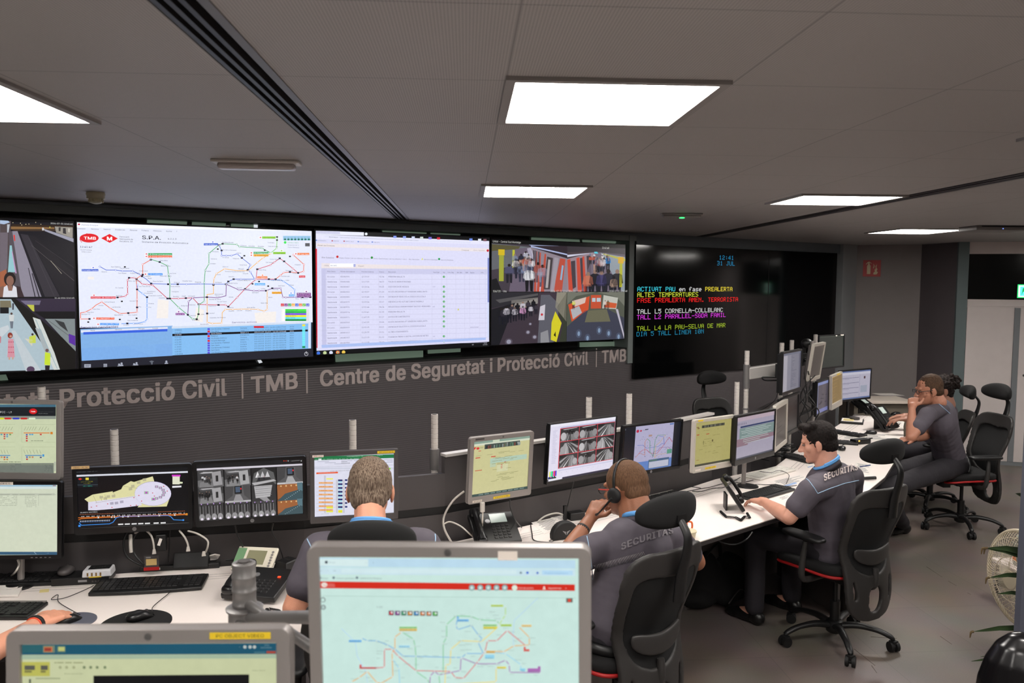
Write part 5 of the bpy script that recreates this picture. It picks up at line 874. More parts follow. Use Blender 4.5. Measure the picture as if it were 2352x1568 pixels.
def d_m5(P):
    P.bg((226,226,242)); P.poly([(1105,410),(1805,390),(1805,422),(1105,443)],(34,122,72),0); P.rect(1143,427,1170,445,(235,240,240),2); P.text(1390,414,'L9 A Turnos Personal COMETE 31 - Excel',6,(225,240,230),142); P.text(1652,403,'Joan Miquel Torres',5,(215,235,225),52)
    for x, s in ((1112,'Archivo'),(1145,'Inicio'),(1178,'Insertar'),(1215,'Diseño de página'),(1280,'Fórmulas'),(1322,'Datos'),(1352,'Revisar'),(1385,'Vista'),(1418,'Ayuda'),(1450,'Programador'),(1522,'¿Qué desea hacer?')): P.text(x,438-(x-1112)*.028,s,5,(215,235,225) if x!=1145 else (34,110,70),None,3)
    lines(P,1135,1790,452,476,3,(170,172,190),4,.55,3,-.03); P.rect(1342,445,1395,456,(190,190,205),4); P.rect(1342,461,1418,472,(190,190,205),4); P.line([(1108,500),(1800,482)],1.5,(150,150,165),3); P.rect(1108,505,1805,520,(210,212,228),2); P.text(1245,541,'RESUMEN   LINEA  31 DE JULIO DEL 2024 12:00',6,(60,60,60),180)
    P.poly([(1125,548),(1313,541),(1313,555),(1125,563)],(232,90,50),3); P.text(1142,557,'MÁXIMO DE DESCONEXIÓN 31 24 31 31',5,(250,220,200),150,5); P.rect(1725,508,1772,522,(150,225,60),3)
    for i in range(8): P.rect(1146,631+i*33.8,1270,646+i*33.8,(240,178,120),3); P.rect(1314,609+i*33.2,1353,624+i*33.2,(40,48,110),3); P.rect(1374,607+i*33.2,1395,622+i*33.2,(50,60,120),3); P.rect(1314,626+i*33.2,1350,636+i*33.2,(160,225,240),3); P.line([(1126,650+i*33.8),(1292,648+i*33.8)],1.5,(170,170,185),3); lines(P,1150,1265,636+i*33.8,637+i*33.8,1,(200,110,60),3,.6,4)
    P.rect(1212,597,1270,610,(240,240,120),3); P.rect(1212,845,1270,862,(235,235,80),4); P.rect(1212,880,1270,894,(235,235,80),4); P.rect(1316,875,1352,898,(235,235,60),3); P.rect(1192,575,1208,900,(205,205,215),2); P.rect(1296,612,1312,900,(205,205,215),2); P.rect(1355,612,1372,900,(205,205,215),2)
    P.text(1170,913,'FICHAJE_PERSONAL',5,(80,140,110),66,3); P.poly([(1108,934),(1805,905),(1805,925),(1110,953)],(30,36,60),3)
    for x in (1122,1148,1175,1205,1235,1316): P.disc(x,942-(x-1122)*.03,5,(200,210,230),4)
    P.text(1240,942,'Bandeja de entrada',5,(200,200,220),54,5); P.text(1322,939,'Siguiente nota',5,(200,200,220),50,5)
def page(P, tl, tr, br, bl, body, bar, banner=(.16,.06,.76,.18)):
    """a web page seen on a small monitor, laid out in the picture's own unit square"""
    S = Sub(P, -P.w/2, P.h/2, P.w/2, -P.h/2); P.bg(body); return S
def d_m6(P):
    S = page(P,0,0,0,0,(206,202,150),0); S.rect(0,0,1,.045,(140,165,150),1); S.rect(0,.045,1,.08,(215,222,200),1); S.rect(.33,.0,.45,.045,(205,215,190),2)
    S.rect(.19,.07,.82,.155,(70,80,75),2)
    for i in range(26): x = .2+.6*rg.random(); S.rect(x,.08+.02*rg.random(),x+.015+.02*rg.random(),.15,rg.choice([(150,160,155),(40,50,48),(90,120,100),(120,70,60),(190,195,190)]),3)
    S.poly([(0,.1),(.05,.1),(0,.16)],(215,40,40),3); S.ell(.075,.125,.028,.022,(215,60,60),3); S.rect(.11,.11,.17,.115,(120,120,100),3); S.rect(.11,.125,.16,.13,(120,120,100),3); S.rect(.085,.17,.13,.18,(205,45,50),3)
    S.rect(0,.2,.008,.9,(200,90,70),2); S.rect(.04,.29,.12,.305,(205,45,50),3); S.rect(.31,.30,.39,.315,(205,45,50),3); S.rect(.04,.52,.16,.535,(200,110,80),3); S.rect(.3,.34,.96,.43,(180,205,185),2); S.rect(.3,.43,.4,.5,(190,205,175),2); S.rect(.42,.47,.62,.6,(212,212,170),3)
    S.rect(.49,.47,.52,.48,(205,60,60),4); S.rect(.49,.50,.52,.51,(205,60,60),4); S.rect(.49,.53,.52,.54,(205,60,60),4); S.rect(.55,.43,.58,.44,(205,60,60),4)
    for y in (.24,.33,.35,.37,.39,.44,.46,.55,.64,.66,.70,.72,.74,.76):
        for k in range(3): x = .3+rg.random()*.4; S.rect(x,y,x+.05+.1*rg.random(),y+.006,(140,140,95),3)
    for x in (.1,.3,.5,.7,.86): S.rect(x-.06,.26,x+.04,.265,(150,150,110),3)
    S.rect(0,.955,1,1,(50,75,72),3)
    for i in range(8): S.rect(.12+i*.105,.968,.2+i*.105,.985,(120,140,135),4)
def d_m7(P):
    P.bg((228,224,242)); S = Sub(P, -P.w/2, P.h/2, P.w/2, -P.h/2); S.rect(0,0,1,.045,(238,236,248),1); S.rect(.16,.07,.998,.09,(180,185,215),1)
    x0, x1, y0, y1 = .155, .995, .095, .80; S.rect(x0-.004,y0-.004,x1+.002,y1+.006,(215,60,75),0)
    for r in range(3):
        for c in range(3):
            a = S.m(x0+(x1-x0)*(c+.006)/3+.003, y0+(y1-y0)*(r+.01)/3+.004); b = S.m(x0+(x1-x0)*(c+.99)/3, y0+(y1-y0)*(r+.98)/3)
            cam_loc(P, a, b, ('tunnel' if (r, c) in ((0,0),(0,1),(2,1),(1,1)) else 'track'), r*3+c+20)
    for i in range(22): S.rect(.05,.12+i*.027,.05+.04+.03*rg.random(),.125+i*.027,(170,165,200),2)
    for i, c in enumerate(((230,230,235),(230,230,60),(60,220,225),(60,210,70),(225,60,210),(215,50,60),(60,60,215))): S.rect(.012+i*.017,.83,.03+i*.017,.925,c,3)
    for i, c in enumerate(((60,60,215),(20,20,20),(225,60,210),(20,20,20),(60,220,225),(20,20,20),(230,230,235))): S.rect(.012+i*.017,.925,.03+i*.017,.94,c,3)
    S.rect(.012,.94,.07,.965,(30,60,90),3); S.rect(.07,.94,.13,.965,(20,20,20),3); S.rect(.16,.83,1,.85,(205,205,230),2); S.rect(.22,.97,1,1,(40,36,60),3); S.rect(.0,.97,.2,1,(235,235,245),3); S.rect(.005,.972,.02,.998,(40,40,60),4)
    for i in range(9): S.rect(.2+i*.08,.88,.204+i*.08,.886,(120,120,150),3)
def cam_loc(P, a, b, style, seed):
    class Q: pass
    q = Q(); q.L = lambda x, y: (a if (x, y) == (0, 0) else b); q.loc = P.loc
    cctv(q, 0, 0, 1, 1, style, seed)
def mini_map(S, x0, y0, x1, y1, lay=3):
    def m(u, v): return (x0+(x1-x0)*u, y0+(y1-y0)*v)
    def ln(pts, c):
        for (a, b_), (c2, d2) in zip(pts, pts[1:]):
            dx, dy = c2-a, d2-b_; L = math.hypot(dx, dy) or 1; nx, ny = -dy/L*.006, dx/L*.006; S.poly([m(a+nx,b_+ny),m(c2+nx,d2+ny),m(c2-nx,d2-ny),m(a-nx,b_-ny)],c,lay)
    ln([(.05,.4),(.2,.42),(.3,.55),(.62,.55),(.72,.45),(.78,.5),(.74,.2),(.6,.15)],(80,110,190)); ln([(.3,.2),(.25,.3),(.27,.8),(.12,.7),(.02,.85)],(190,120,90)); ln([(.3,.2),(.38,.3),(.4,.7),(.5,.9),(.52,.3),(.58,.12),(.8,.15)],(80,150,100)); ln([(.1,.72),(.2,.6),(.3,.6),(.4,.75),(.6,.8),(.78,.5),(.9,.25),(1,.45)],(180,70,80)); ln([(.48,.9),(.5,.72),(.62,.7),(.66,.6),(.9,.62),(1,.75)],(130,80,140)); ln([(.8,.15),(.65,.4),(.55,.5),(.54,.95),(.62,.85),(.88,.85),(.88,.65)],(200,165,100))
    for i in range(46): u, v = rg.random(), rg.random()*.9+.05; w_ = .012+.02*rg.random(); S.poly([m(u,v),m(u+w_,v),m(u+w_,v+.012),m(u,v+.012)],(95,95,120),lay+1)
def d_m8(P):
    P.bg((24,26,34)); S = Sub(P, -P.w/2, P.h/2, P.w/2, -P.h/2); S.rect(.19,.0,.87,1,(176,172,202),1); S.rect(.19,.8,.87,1,(98,130,192),2); S.rect(.01,.03,.02,.06,(120,120,140),2)
    S.ell(.225,.11,.024,.034,(185,40,70),3); S.poly([(.26,.11),(.28,.085),(.3,.11),(.28,.135)],(185,40,70),3); S.rect(.31,.1,.4,.105,(70,70,90),3); S.rect(.35,.085,.41,.1,(50,50,65),3); mini_map(S,.2,.18,.86,.78,3)
    S.rect(.42,.22,.48,.26,(170,140,130),5); S.rect(.77,.6,.86,.7,(90,150,130),5); S.rect(.45,.78,.82,.98,(70,95,130),4); S.rect(.46,.83,.81,.97,(185,188,205),5); S.rect(.46,.79,.6,.82,(90,120,110),5); S.rect(.79,.02,.86,.05,(90,120,180),4)
def d_m9(P):
    S = page(P,0,0,0,0,(172,164,104),0); S.rect(.16,.08,.76,.14,(75,75,62),2)
    for i in range(18): x = .17+.55*rg.random(); S.rect(x,.085,x+.02,.135,rg.choice([(110,110,95),(50,50,45),(95,90,70)]),3)
    S.rect(.03,.1,.08,.115,(110,70,50),3); S.rect(.05,.12,.1,.145,(120,90,60),3); S.rect(.04,.27,.1,.29,(175,70,45),3); S.rect(.28,.28,.36,.295,(175,60,45),3); S.rect(.0,.95,1,1,(60,62,45),3); S.rect(.05,.85,.12,.86,(150,110,60),3)
    for y in (.2,.33,.4,.46,.5,.55,.62,.7,.75): 
        for k in range(3): x = .1+.5*rg.random(); S.rect(x,y,x+.08*rg.random()+.04,y+.006,(125,122,70),3)
    S.rect(.21,.43,.222,.52,(100,95,55),4); S.rect(.43,.43,.47,.48,(110,100,60),4)
def d_m10(P):
    P.bg((158,152,170)); S = Sub(P, -P.w/2, P.h/2, P.w/2, -P.h/2); S.rect(0,0,1,.1,(178,160,172),1)
    for i in range(6): S.rect(.03+i*.04,.14,.04+i*.04,.19,(90,80,100),2)
    S.rect(.1,.22,1,.26,(42,58,96),2); S.rect(.08,.27,1,.52,(118,138,136),2); S.rect(0,.52,1,.70,(136,110,122),2); S.poly([(.3,.66),(1,.62),(1,.74),(.3,.74)],(158,152,170),3)
    for i in range(9):
        y = .3+i*.042; S.rect(.1+.2*rg.random(),y,.55+.4*rg.random(),y+.012,(178,188,186),4)
    S.rect(.0,.965,1,1,(70,72,86),3)
def d_dark(c, strip=None):
    def f(P):
        P.bg(c); S = Sub(P, -P.w/2, P.h/2, P.w/2, -P.h/2)
        S.rect(0,.0,1,.03,tuple(int(v*1.5) for v in c),1)
        for i in range(6): y = .15+.13*i; S.rect(.1,y,.1+.6*rg.random(),y+.01,tuple(int(v*1.3) for v in c),1)
    return f
def d_m13(P):
    P.bg((112,112,126)); S = Sub(P, -P.w/2, P.h/2, P.w/2, -P.h/2); S.rect(0,0,.25,1,(158,155,166),1); S.rect(.25,0,.45,1,(124,124,138),1); S.rect(.9,0,1,1,(88,88,104),1); S.rect(0,0,1,.06,(96,100,118),2)
    for i in range(20): y = .1+.043*i; S.rect(.48,y,.5+.3*rg.random(),y+.012,(90,92,108),2)
def d_m16(P):
    P.bg((78,72,82)); S = Sub(P, -P.w/2, P.h/2, P.w/2, -P.h/2); S.rect(0,0,1,.1,(120,130,175),1); S.rect(0,.88,1,1,(110,115,165),1); S.rect(0,.1,.1,.88,(120,128,165),1)
    for i in range(12): x, y = .2+.6*rg.random(), .2+.55*rg.random(); S.rect(x,y,x+.12,y+.03,(58,54,62),2)
def d_m18(P):
    P.bg((172,168,184)); S = Sub(P, -P.w/2, P.h/2, P.w/2, -P.h/2); S.rect(0,0,1,.05,(90,105,150),1); S.rect(0,.05,1,.14,(188,186,200),1)
    for y in (.24,.42,.6,.78): S.rect(.02,y,.62,y+.012,(80,80,110),2); S.rect(.02,y+.04,.3,y+.05,(130,128,145),2)
    S.rect(.64,.14,.65,.95,(140,138,160),2); S.rect(.78,.22,.83,.31,(70,45,50),3); S.rect(.68,.55,.9,.8,(150,155,170),2); S.rect(0,.95,1,1,(95,110,150),3)
def d_f1(P):
    P.bg((204,234,226)); P.poly([(592,205),(2100,220),(2100,268),(592,258)],(190,222,240),0); P.poly([(600,210),(885,213),(885,256),(600,252)],(218,240,240),1); P.disc(640,229,9,(70,80,90),3); P.text(656,236,'Drupal',8,(110,130,140),36); P.text(870,238,'x',8,(90,110,120),8); P.text(910,238,'+',9,(90,110,120),9)
    P.poly([(592,262),(2100,270),(2100,312),(592,302)],(206,232,240),1); P.text(600,284,'<   -   G',9,(120,140,150),96); P.poly([(728,268),(1755,276),(1755,300),(728,292)],(214,238,242),2); P.text(735,286,'% openplans/mobile/segimon/index2/12/11/17',8,(140,165,170),306); P.disc(1780,291,7,(120,140,150),3); P.disc(1819,291,8,(60,110,210),3); P.disc(1878,292,7,(70,110,200),3); P.poly([(1905,276),(2085,278),(2085,304),(1905,302)],(185,222,246),3); P.text(1920,296,'Finalizar actualización',9,(120,170,215),138,5)
    for x, s in ((612,'Drupal'),(698,'Enlaces guardados'),(836,'SeeMyGuard Desktop')): P.text(x,327,s,9,(130,150,150),None,3)
    for x in (602,683,820): P.disc(x,320,8,(110,130,140),3)
    P.poly([(596,342),(2097,360),(2097,398),(600,382)],(214,42,24),2); P.disc(628,362,19,(240,235,225),3,ry=14); P.text(612,366,'TMB',7,(214,60,40),32,5); P.text(650,360,'Transports',6,(240,200,190),38,4); P.text(650,371,'Metropolitans',6,(240,200,190),42,4)
    for x in (1493,1542,1590,1638,1686): P.disc(x,378,18,(120,150,150),3,16); P.disc(x,378,13,(180,205,205),4,12); P.rect(x-4,372,x+4,384,(235,245,240),5)
    P.disc(1744,379,16,(225,240,225),3,16); P.text(1766,383,'Estat del servidor',8,(250,215,205),90,4); P.disc(1917,374,5,(250,230,220),4); P.poly([(1908,388),(1912,379),(1922,379),(1926,388)],(250,230,220),4); P.text(1940,384,'Seguretat tele',8,(250,220,210),78,4); P.text(2040,384,'v',7,(250,220,210),9,4)
    P.line([(600,427),(2100,440)],2.5,(170,200,190),2); P.disc(620,450,15,(110,120,120),2,14); P.disc(620,450,11,(204,234,226),3,14); P.disc(622,494,15,(120,130,130),2,14); P.disc(622,494,10,(190,215,210),3,14); P.line([(612,494),(632,494)],2,(110,120,120),4)
    P.rect(2046,441,2084,466,(105,105,98),2); P.disc(2065,453,10,(225,70,50),3); P.text(932,499,'1:20',11,(135,150,150),38)
    for i, c in enumerate(((205,50,70),(140,60,150),(60,160,110),(225,150,50),(50,140,200),(225,140,80),(225,140,80),(90,190,80))): x = 1020+i*36.8; P.rect(x-15,514+i*.6,x+15,541+i*.6,(70,70,80),2); P.rect(x-11,518+i*.6,x+11,536+i*.6,c,3); P.rect(x-1,518+i*.6,x+9,528+i*.6,(235,240,240),4)
    G=(150,210,170); Rr=(222,140,140); B=(140,190,225); O=(235,190,130); Pu=(175,140,190); Y=(238,222,140); LB=(170,220,238); Li=(190,225,150)
    P.line([(1880,440),(1742,572),(1735,650),(1738,720)],5,(190,222,240),1); P.line([(728,620),(810,700),(820,780),(870,870),(880,935)],5,(190,222,240),1)
    for c, pts in ((G,[(1085,640),(1150,680),(1160,720),(1165,780),(1165,870),(1230,915),(1250,945)]),(G,[(1305,945),(1300,890),(1325,880),(1325,705),(1345,670),(1345,595),(1400,545),(1490,548),(1540,568),(1640,572),(1652,590)]),(Li,[(1652,600),(1672,565),(1690,540),(1690,490)]),(B,[(848,675),(880,690),(935,690),(1000,715),(1042,740),(1090,780),(1400,788),(1435,788),(1460,765),(1560,765),(1530,700),(1555,680),(1530,655),(1490,600),(1410,625),(1400,600),(1410,560)]),(O,[(1080,640),(1042,668),(1042,740),(1025,760),(1030,900),(960,940),(935,935),(880,870),(835,905),(790,930)]),(Rr,[(935,850),(980,845),(980,740),(1025,740),(1060,780),(1165,865),(1370,870),(1395,905),(1445,910),(1530,810),(1570,755),(1585,690),(1640,690),(1700,630),(1810,720)]),(Pu,[(1245,945),(1250,895),(1275,870),(1300,890),(1425,865),(1430,790),(1520,825),(1640,825),(1690,805),(1712,830),(1715,875),(1895,878)]),(Y,[(1650,605),(1550,695),(1430,690),(1370,740),(1365,830),(1340,830),(1335,945)]),(Y,[(1400,945),(1635,930),(1635,850)]),(LB,[(1030,800),(1065,850),(1070,945)]),(LB,[(1570,755),(1690,765),(1780,830),(1780,868)]),(O,[(1575,750),(1680,755),(1740,720),(1830,715),(1830,670),(1770,610)])):
        P.line(pts,6,c,2)
        for x, y in pts: P.disc(x,y,5,(215,232,228),4,6)
    for x, y, w_, h, c in ((1068,606,104,11,(150,210,130)),(1068,618,104,14,(225,190,100)),(772,684,75,13,(110,180,235)),(1065,716,64,13,(160,215,240)),(835,843,104,10,(215,70,80)),(835,828,12,16,(215,70,80)),(1405,563,70,13,(110,180,235)),(1405,546,12,16,(110,180,235)),(1605,478,72,11,(190,215,70)),(1560,593,80,11,(150,210,130)),(1560,606,80,14,(225,215,60)),(1662,592,64,12,(180,215,70)),(1785,595,58,12,(240,200,120)),(1575,747,54,14,(225,180,100)),(1570,770,55,24,(150,215,240)),(1797,738,34,13,(225,90,80)),(1797,724,12,14,(225,90,80)),(1640,840,54,12,(235,220,80)),(1820,850,76,22,(175,110,185)),(1880,838,16,14,(175,110,185)),(1775,850,32,18,(150,215,240))): P.rect(x,y,x+w_,y+h,c,4); P.text(x+3,y+h-3,'Estació X'[:3+int(w_/14)],6,(90,110,100),w_-8,5)
    for x, y in ((906,684),(945,697),(975,700),(1000,690),(1000,715),(1115,645),(1125,680),(1170,722),(1130,735),(1190,780),(1225,775),(1280,778),(1295,845),(1230,865),(1195,790),(1170,828),(1320,582),(1330,632),(1330,665),(1340,708),(1400,545),(1440,538),(1500,553),(1550,560),(1590,558),(1610,520),(1630,540),(1640,560),(1495,600),(1465,635),(1425,690),(1520,680),(1540,650),(1470,710),(1430,715),(1590,700),(1650,655),(1690,615),(1730,638),(1770,675),(1750,690),(1840,672),(1840,712),(1720,745),(1660,745),(1645,760),(1760,800),(1800,822),(1440,745),(1470,742),(1500,780),(1560,830),(1600,838),(1650,830),(1500,815),(1540,840),(1400,848),(1330,850),(1360,905),(1410,912),(1445,870),(1730,885),(1870,890),(950,750),(950,765),(950,792),(935,845),(850,870),(800,912),(890,905),(905,925),(990,925),(1045,865),(1055,830),(1045,812),(1110,825),(1095,905),(1100,782)): P.text(x-14,y,'Estació',6,(140,160,155),18+rg.random()*22,6)
def d_f2(P):
    P.bg((200,206,164)); P.poly([(150,1108),(2140,1096),(2140,1180),(150,1186)],(22,84,108),0); P.rect(150,1108,330,1170,(40,96,104),1); P.rect(335,1112,428,1168,(110,130,110),2); P.rect(345,1122,410,1160,(205,120,70),3); P.rect(350,1128,402,1154,(150,60,50),4); P.rect(440,1115,510,1168,(70,110,110),2); P.rect(455,1122,505,1155,(190,195,120),3)
    for x in (1893,1933,1967): P.disc(x,1123,13,(190,200,195),3)
    P.text(1848,1128,'<',9,(170,190,190)); P.text(2040,1115,'12:41',8,(150,180,185),40); P.text(2012,1134,'31/07/2024',8,(150,180,185),86); P.rect(2060,1155,2130,1172,(170,70,50),3); P.rect(1965,1158,2050,1172,(60,110,125),3); P.poly([(150,1186),(2140,1180),(2140,1212),(150,1220)],(166,186,160),1)
    P.rect(165,1240,388,1350,(188,186,90),1)
    for x, w_ in ((195,80),(320,55)): P.rect(x,1265,x+w_,1300,(90,90,80),3); P.rect(x,1305,x+w_*.7,1320,(120,118,70),3)
    lines(P,425,800,1240,1242,1,(140,145,105),7,.6); 
    for i, x in enumerate((470,520,575,655,705,755,815)): P.disc(x,1280,12,(120,135,100) if i > 2 else (165,170,130),3)
    P.text(500,1336,'Descripciones',9,(120,128,95),142); P.text(1950,1310,'Descripció',8,(130,138,105),100); P.rect(230,1370,245,1404,(80,90,75),3); P.rect(280,1360,470,1372,(165,172,135),2); P.poly([(725,1345),(1925,1335),(1925,1700),(725,1700)],(8,9,10),2)
S4 = dict(org=(0,880), sc=3.734); S6 = dict(org=(430,940), sc=3.7935); S1_ = dict(org=(1000,880), sc=4.02); S2_ = dict(org=(1400,860), sc=3.92)
monitor('M1', 'silver monitor showing the L9 page, top of the stack at the left edge', d_m1, (.019,.017,.028), m_silver, mt='mon', logo='topring', **S4)
monitor('M2', 'black monitor showing a nearly blank page, bottom of the stack at the left edge', d_m2, (.018,.016,.017), m_mblk, logo='t:DELL', buttons=5, stickers=((.38,.03,.1,.012,m_stw,'LMERIDES'),), support='grey', **S4)
monitor('M3', 'black wide monitor showing a station floor plan with a round hall', d_m3, (.016,.014,.03), m_mblk, logo='ring', stickers=((.07,-.005,.07,.012,mat('sticker_tan',(205,170,120),.6),'VIDEO - PL 94'),), **S4)
monitor('M4', 'black wide monitor showing twelve small camera views', d_m4, (.016,.013,.03), m_mblk, logo='ring', **S6)
monitor('M5', 'dark grey square monitor showing a green-topped spreadsheet', d_m5, (.019,.02,.028), m_mdk, rad=.004, stickers=((.09,.055,.048,.01,m_stw,'#PAL 9999'),(.86,.035,.078,.011,m_stk,'GEST. ESTACIÓ MI-10')), **S6)
monitor('M6', 'silver square monitor with a yellowish web page, beside the tall pole', d_m6, (.022,.022,.034), m_silver, logo='topring', stickers=((.14,.03,.05,.008,m_mdk,None),(.14,.965,.055,.011,m_stw,'LMD SYMTAL I2'),(.52,.955,.1,.012,m_stk,'PC GESTIO 9-10-L-16 VIDEO')))
monitor('M7', 'black wide monitor showing nine red-framed tunnel views', d_m7, (.007,.006,.016), m_mblk, rad=.003)
monitor('M8', 'black wide monitor showing a small lilac metro map between dark margins', d_m8, (.012,.012,.024), m_mblk, rad=.005, logo='ring')
monitor('M9', 'pale silver monitor with a mustard web page, yellow sticker below', d_m9, (.018,.018,.036), m_silver2, stickers=((.14,.02,.045,.01,m_stk,None),(.12,.95,.05,.011,m_stw,None),(.42,.945,.1,.012,m_stk,'PC VIDEO LINIA')), mt='mon')
monitor('M10', 'black wide monitor on a foot showing lilac and green list rows', d_m10, (.014,.014,.034), m_mblk, rad=.006, support='grey', logo='ring')
monitor('M11', 'pale silver monitor seen from its edge, dark picture, right of the list monitor', d_dark((66,58,54)), (.022,.03,.03), m_silver2, mt='mon_far')
monitor('M12', 'black wide monitor behind the edge-on pale silver one', d_dark((40,36,36)), (.014,.014,.026), m_mblk, rad=.005, mt='mon_far')
monitor('M13', 'black upper monitor with grey stripes, beside the white side arm', d_m13, (.014,.014,.02), m_mblk, rad=.005)
monitor('M14', 'pale silver upper monitor seen edge-on, dark picture', d_dark((74,66,60)), (.02,.02,.03), m_silver2, mt='mon_far')
monitor('M15', 'highest dark grey-green blank monitor, in front of the grey column', d_dark((54,60,54)), (.008,.01,.014), m_mblk, rad=.003, mt='mon_far', stickers=((.66,.03,.03,.008,m_stw,None),(.89,.02,.06,.01,m_stw,None)), logo='t:AOC')
monitor('M16', 'small lower monitor with a purple-grey picture in a bluish frame, far right group', d_m16, (.014,.014,.02), m_mblk, rad=.004)
monitor('M17', 'brown-pictured silver monitor next to the white document display', d_dark((128,104,62)), (.014,.018,.05), m_silver2, mt='mon', stickers=((.6,.03,.12,.01,m_stk,None),))
monitor('M18', 'farthest right wide monitor showing a white document with blue edges', d_m18, (.012,.012,.018), m_mblk, rad=.004, support='black')
monitor('F1', 'large silver monitor nearest the camera, showing a pale metro map under a red bar', d_f1, (.0175,.016,.026), m_silver, logo='topring', stickers=((.71,.035,.028,.013,m_stw,None),), org=(500,1200), sc=2.5565, rad=.014)
monitor('F2', 'silver monitor at the lower left corner with a yellow sticker on its top edge', d_f2, (.02,.021,.026), m_silver, logo='topring', stickers=((.825,.028,.088,.0095,m_stk,'PC OBJECT VIDEO'),), org=(0,1150), sc=3.36, rad=.014)
# ---- near pole with its arms
px_, py_, d_ = 560, 1290, 1.62
tp = at(px_, py_, d_); x, y, zt = tp; r = .0225
t = thing('tool_pole', 'thick out-of-focus grey pole in the foreground, arms reaching to the near monitors', 'pole', (x, y, .95))
H = zt-.95; prof = [(r,0)]; zc = 1.525-.95; k = H-.0275
while k > .03: prof[1:1] = [(r, k-.0035),(r+.0010, k-.0026),(r+.0010, k+.0016),(r, k+.0025)]; k -= .0275
prof = [(r,0)]+[p for p in prof[1:] if p[1] > .02]+[(r,H-.002),(r-.003,H)]
build(MB().lathe(prof, 28), 'tube', m_clamp, t, smooth=True)
b = MB().lathe([(.012,H),(.012,H+.003),(.004,H+.003)],12)
for i in range(5): a = i*2*math.pi/5; b.cyl((.012*math.cos(a),.012*math.sin(a),H),(.012*math.cos(a),.012*math.sin(a),H+.001),.004,n=8)
build(b, 'end_cap', m_poled, t)
cz = onpl(560,1397, tp, CF).z-.95
build(MB().lathe([(.0235,cz-.16),(.031,cz-.16),(.031,cz-.006),(.035,cz-.004),(.036,cz),(.030,cz+.003),(.0235,cz+.003)],28), 'collar', m_clamp, t, smooth=True)
def arm_part(p_from, p_to, r_):
    I = MW[t.name].inverted(); build(MB().cyl(I @ Vector(p_from), I @ Vector(p_to), r_, n=16), 'arm', m_clamp, t, smooth=True)
m1 = mtx('F1')[0] @ Vector((0,.105,0.02)); m2 = mtx('F2')[0] @ Vector((0,.105,-.02))
e1 = at(722,1417,1.40); arm_part((x, y, cz+.95-.02), e1, .0115); arm_part(e1, m1, .0115)
e2 = at(720,1490,1.42); arm_part((x, y, e2.z), e2, .0095); arm_part((x,y,e2.z-.03), m2, .0115)
build(MB().lathe([(.06,0),(.06,.012),(.024,.02)],28), 'foot', m_clamp, t, smooth=True)
t = thing('near_desk', 'white raised desk below the foreground monitors', 'desk', (-.2, 1.3, 0))
build(MB().box((-.2,1.2,.935),(2.0,.9,.03)), 'desktop', m_top, t, world=True, bevel=.003)
for xx in (-1.15,.75): build(MB().box((xx,1.2,.46),(.04,.8,.92)), 'leg', m_mod, t, world=True)
# ================================================================== OFFICE CHAIRS
m_chf = mat('chair_frame_grey', (46,44,43), .5, bump=.03, bscale=300); m_fab = mat('chair_fabric_black', (13,12,13), .9, bump=.15, bscale=900); m_net = mat('chair_net_black', (11,11,12), .85, bump=.3, bscale=1200)
m_redc = mat('seat_shell_red', (170,22,24), .55); m_lea = mat('leather_black', (24,23,24), .38, bump=.06, bscale=500); m_steel = mat('steel', (120,120,122), .25, .9)
def pip(x, z, P):
    c = False; n = len(P); j = n-1
    for i in range(n):
        if (P[i][1] > z) != (P[j][1] > z) and x < (P[j][0]-P[i][0])*(z-P[i][1])/(P[j][1]-P[i][1])+P[i][0]: c = not c
        j = i
    return c
def sm(P, k=5):
    n = len(P); o = []
    for i in range(n):
        p0, p1, p2, p3 = (Vector(P[(i+j) % n]) for j in (-1,0,1,2))
        for q in range(k):
            t = q/k; o.append(tuple(.5*((2*p1)+(p2-p0)*t+(2*p0-5*p1+4*p2-p3)*t*t+(p3*1-p0+3*p1-3*p2)*t**3)))
    return o
def mir(H): return H+[(-x, z) for x, z in H[::-1] if x > 1e-6]
OUT = sm(mir([(.0,.955),(.12,.957),(.19,.935),(.226,.87),(.226,.76),(.208,.63),(.19,.51),(.186,.41),(.176,.31),(.13,.24),(.05,.215),(.0,.213)]))
H1 = sm(mir([(.0,.845),(.10,.852),(.163,.845),(.186,.80),(.178,.68),(.155,.57),(.115,.50),(.05,.468),(.0,.465)]))
H2 = sm([(-.048,.30),(-.052,.35),(-.038,.39),(0,.40),(.038,.39),(.052,.35),(.048,.30),(.028,.268),(0,.262),(-.028,.268)])
H3 = sm([(.128,.31),(.143,.34),(.150,.41),(.146,.45),(.134,.42),(.126,.36)]); H4 = [(-x, z) for x, z in H3]
def bend(x, z):
    y = -.285 + .055*math.exp(-((z-.58)/.16)**2) - .05*max(0, z-.62)/.33 + .03*max(0, .5-z)/.28
    return y + 1.15*x*x
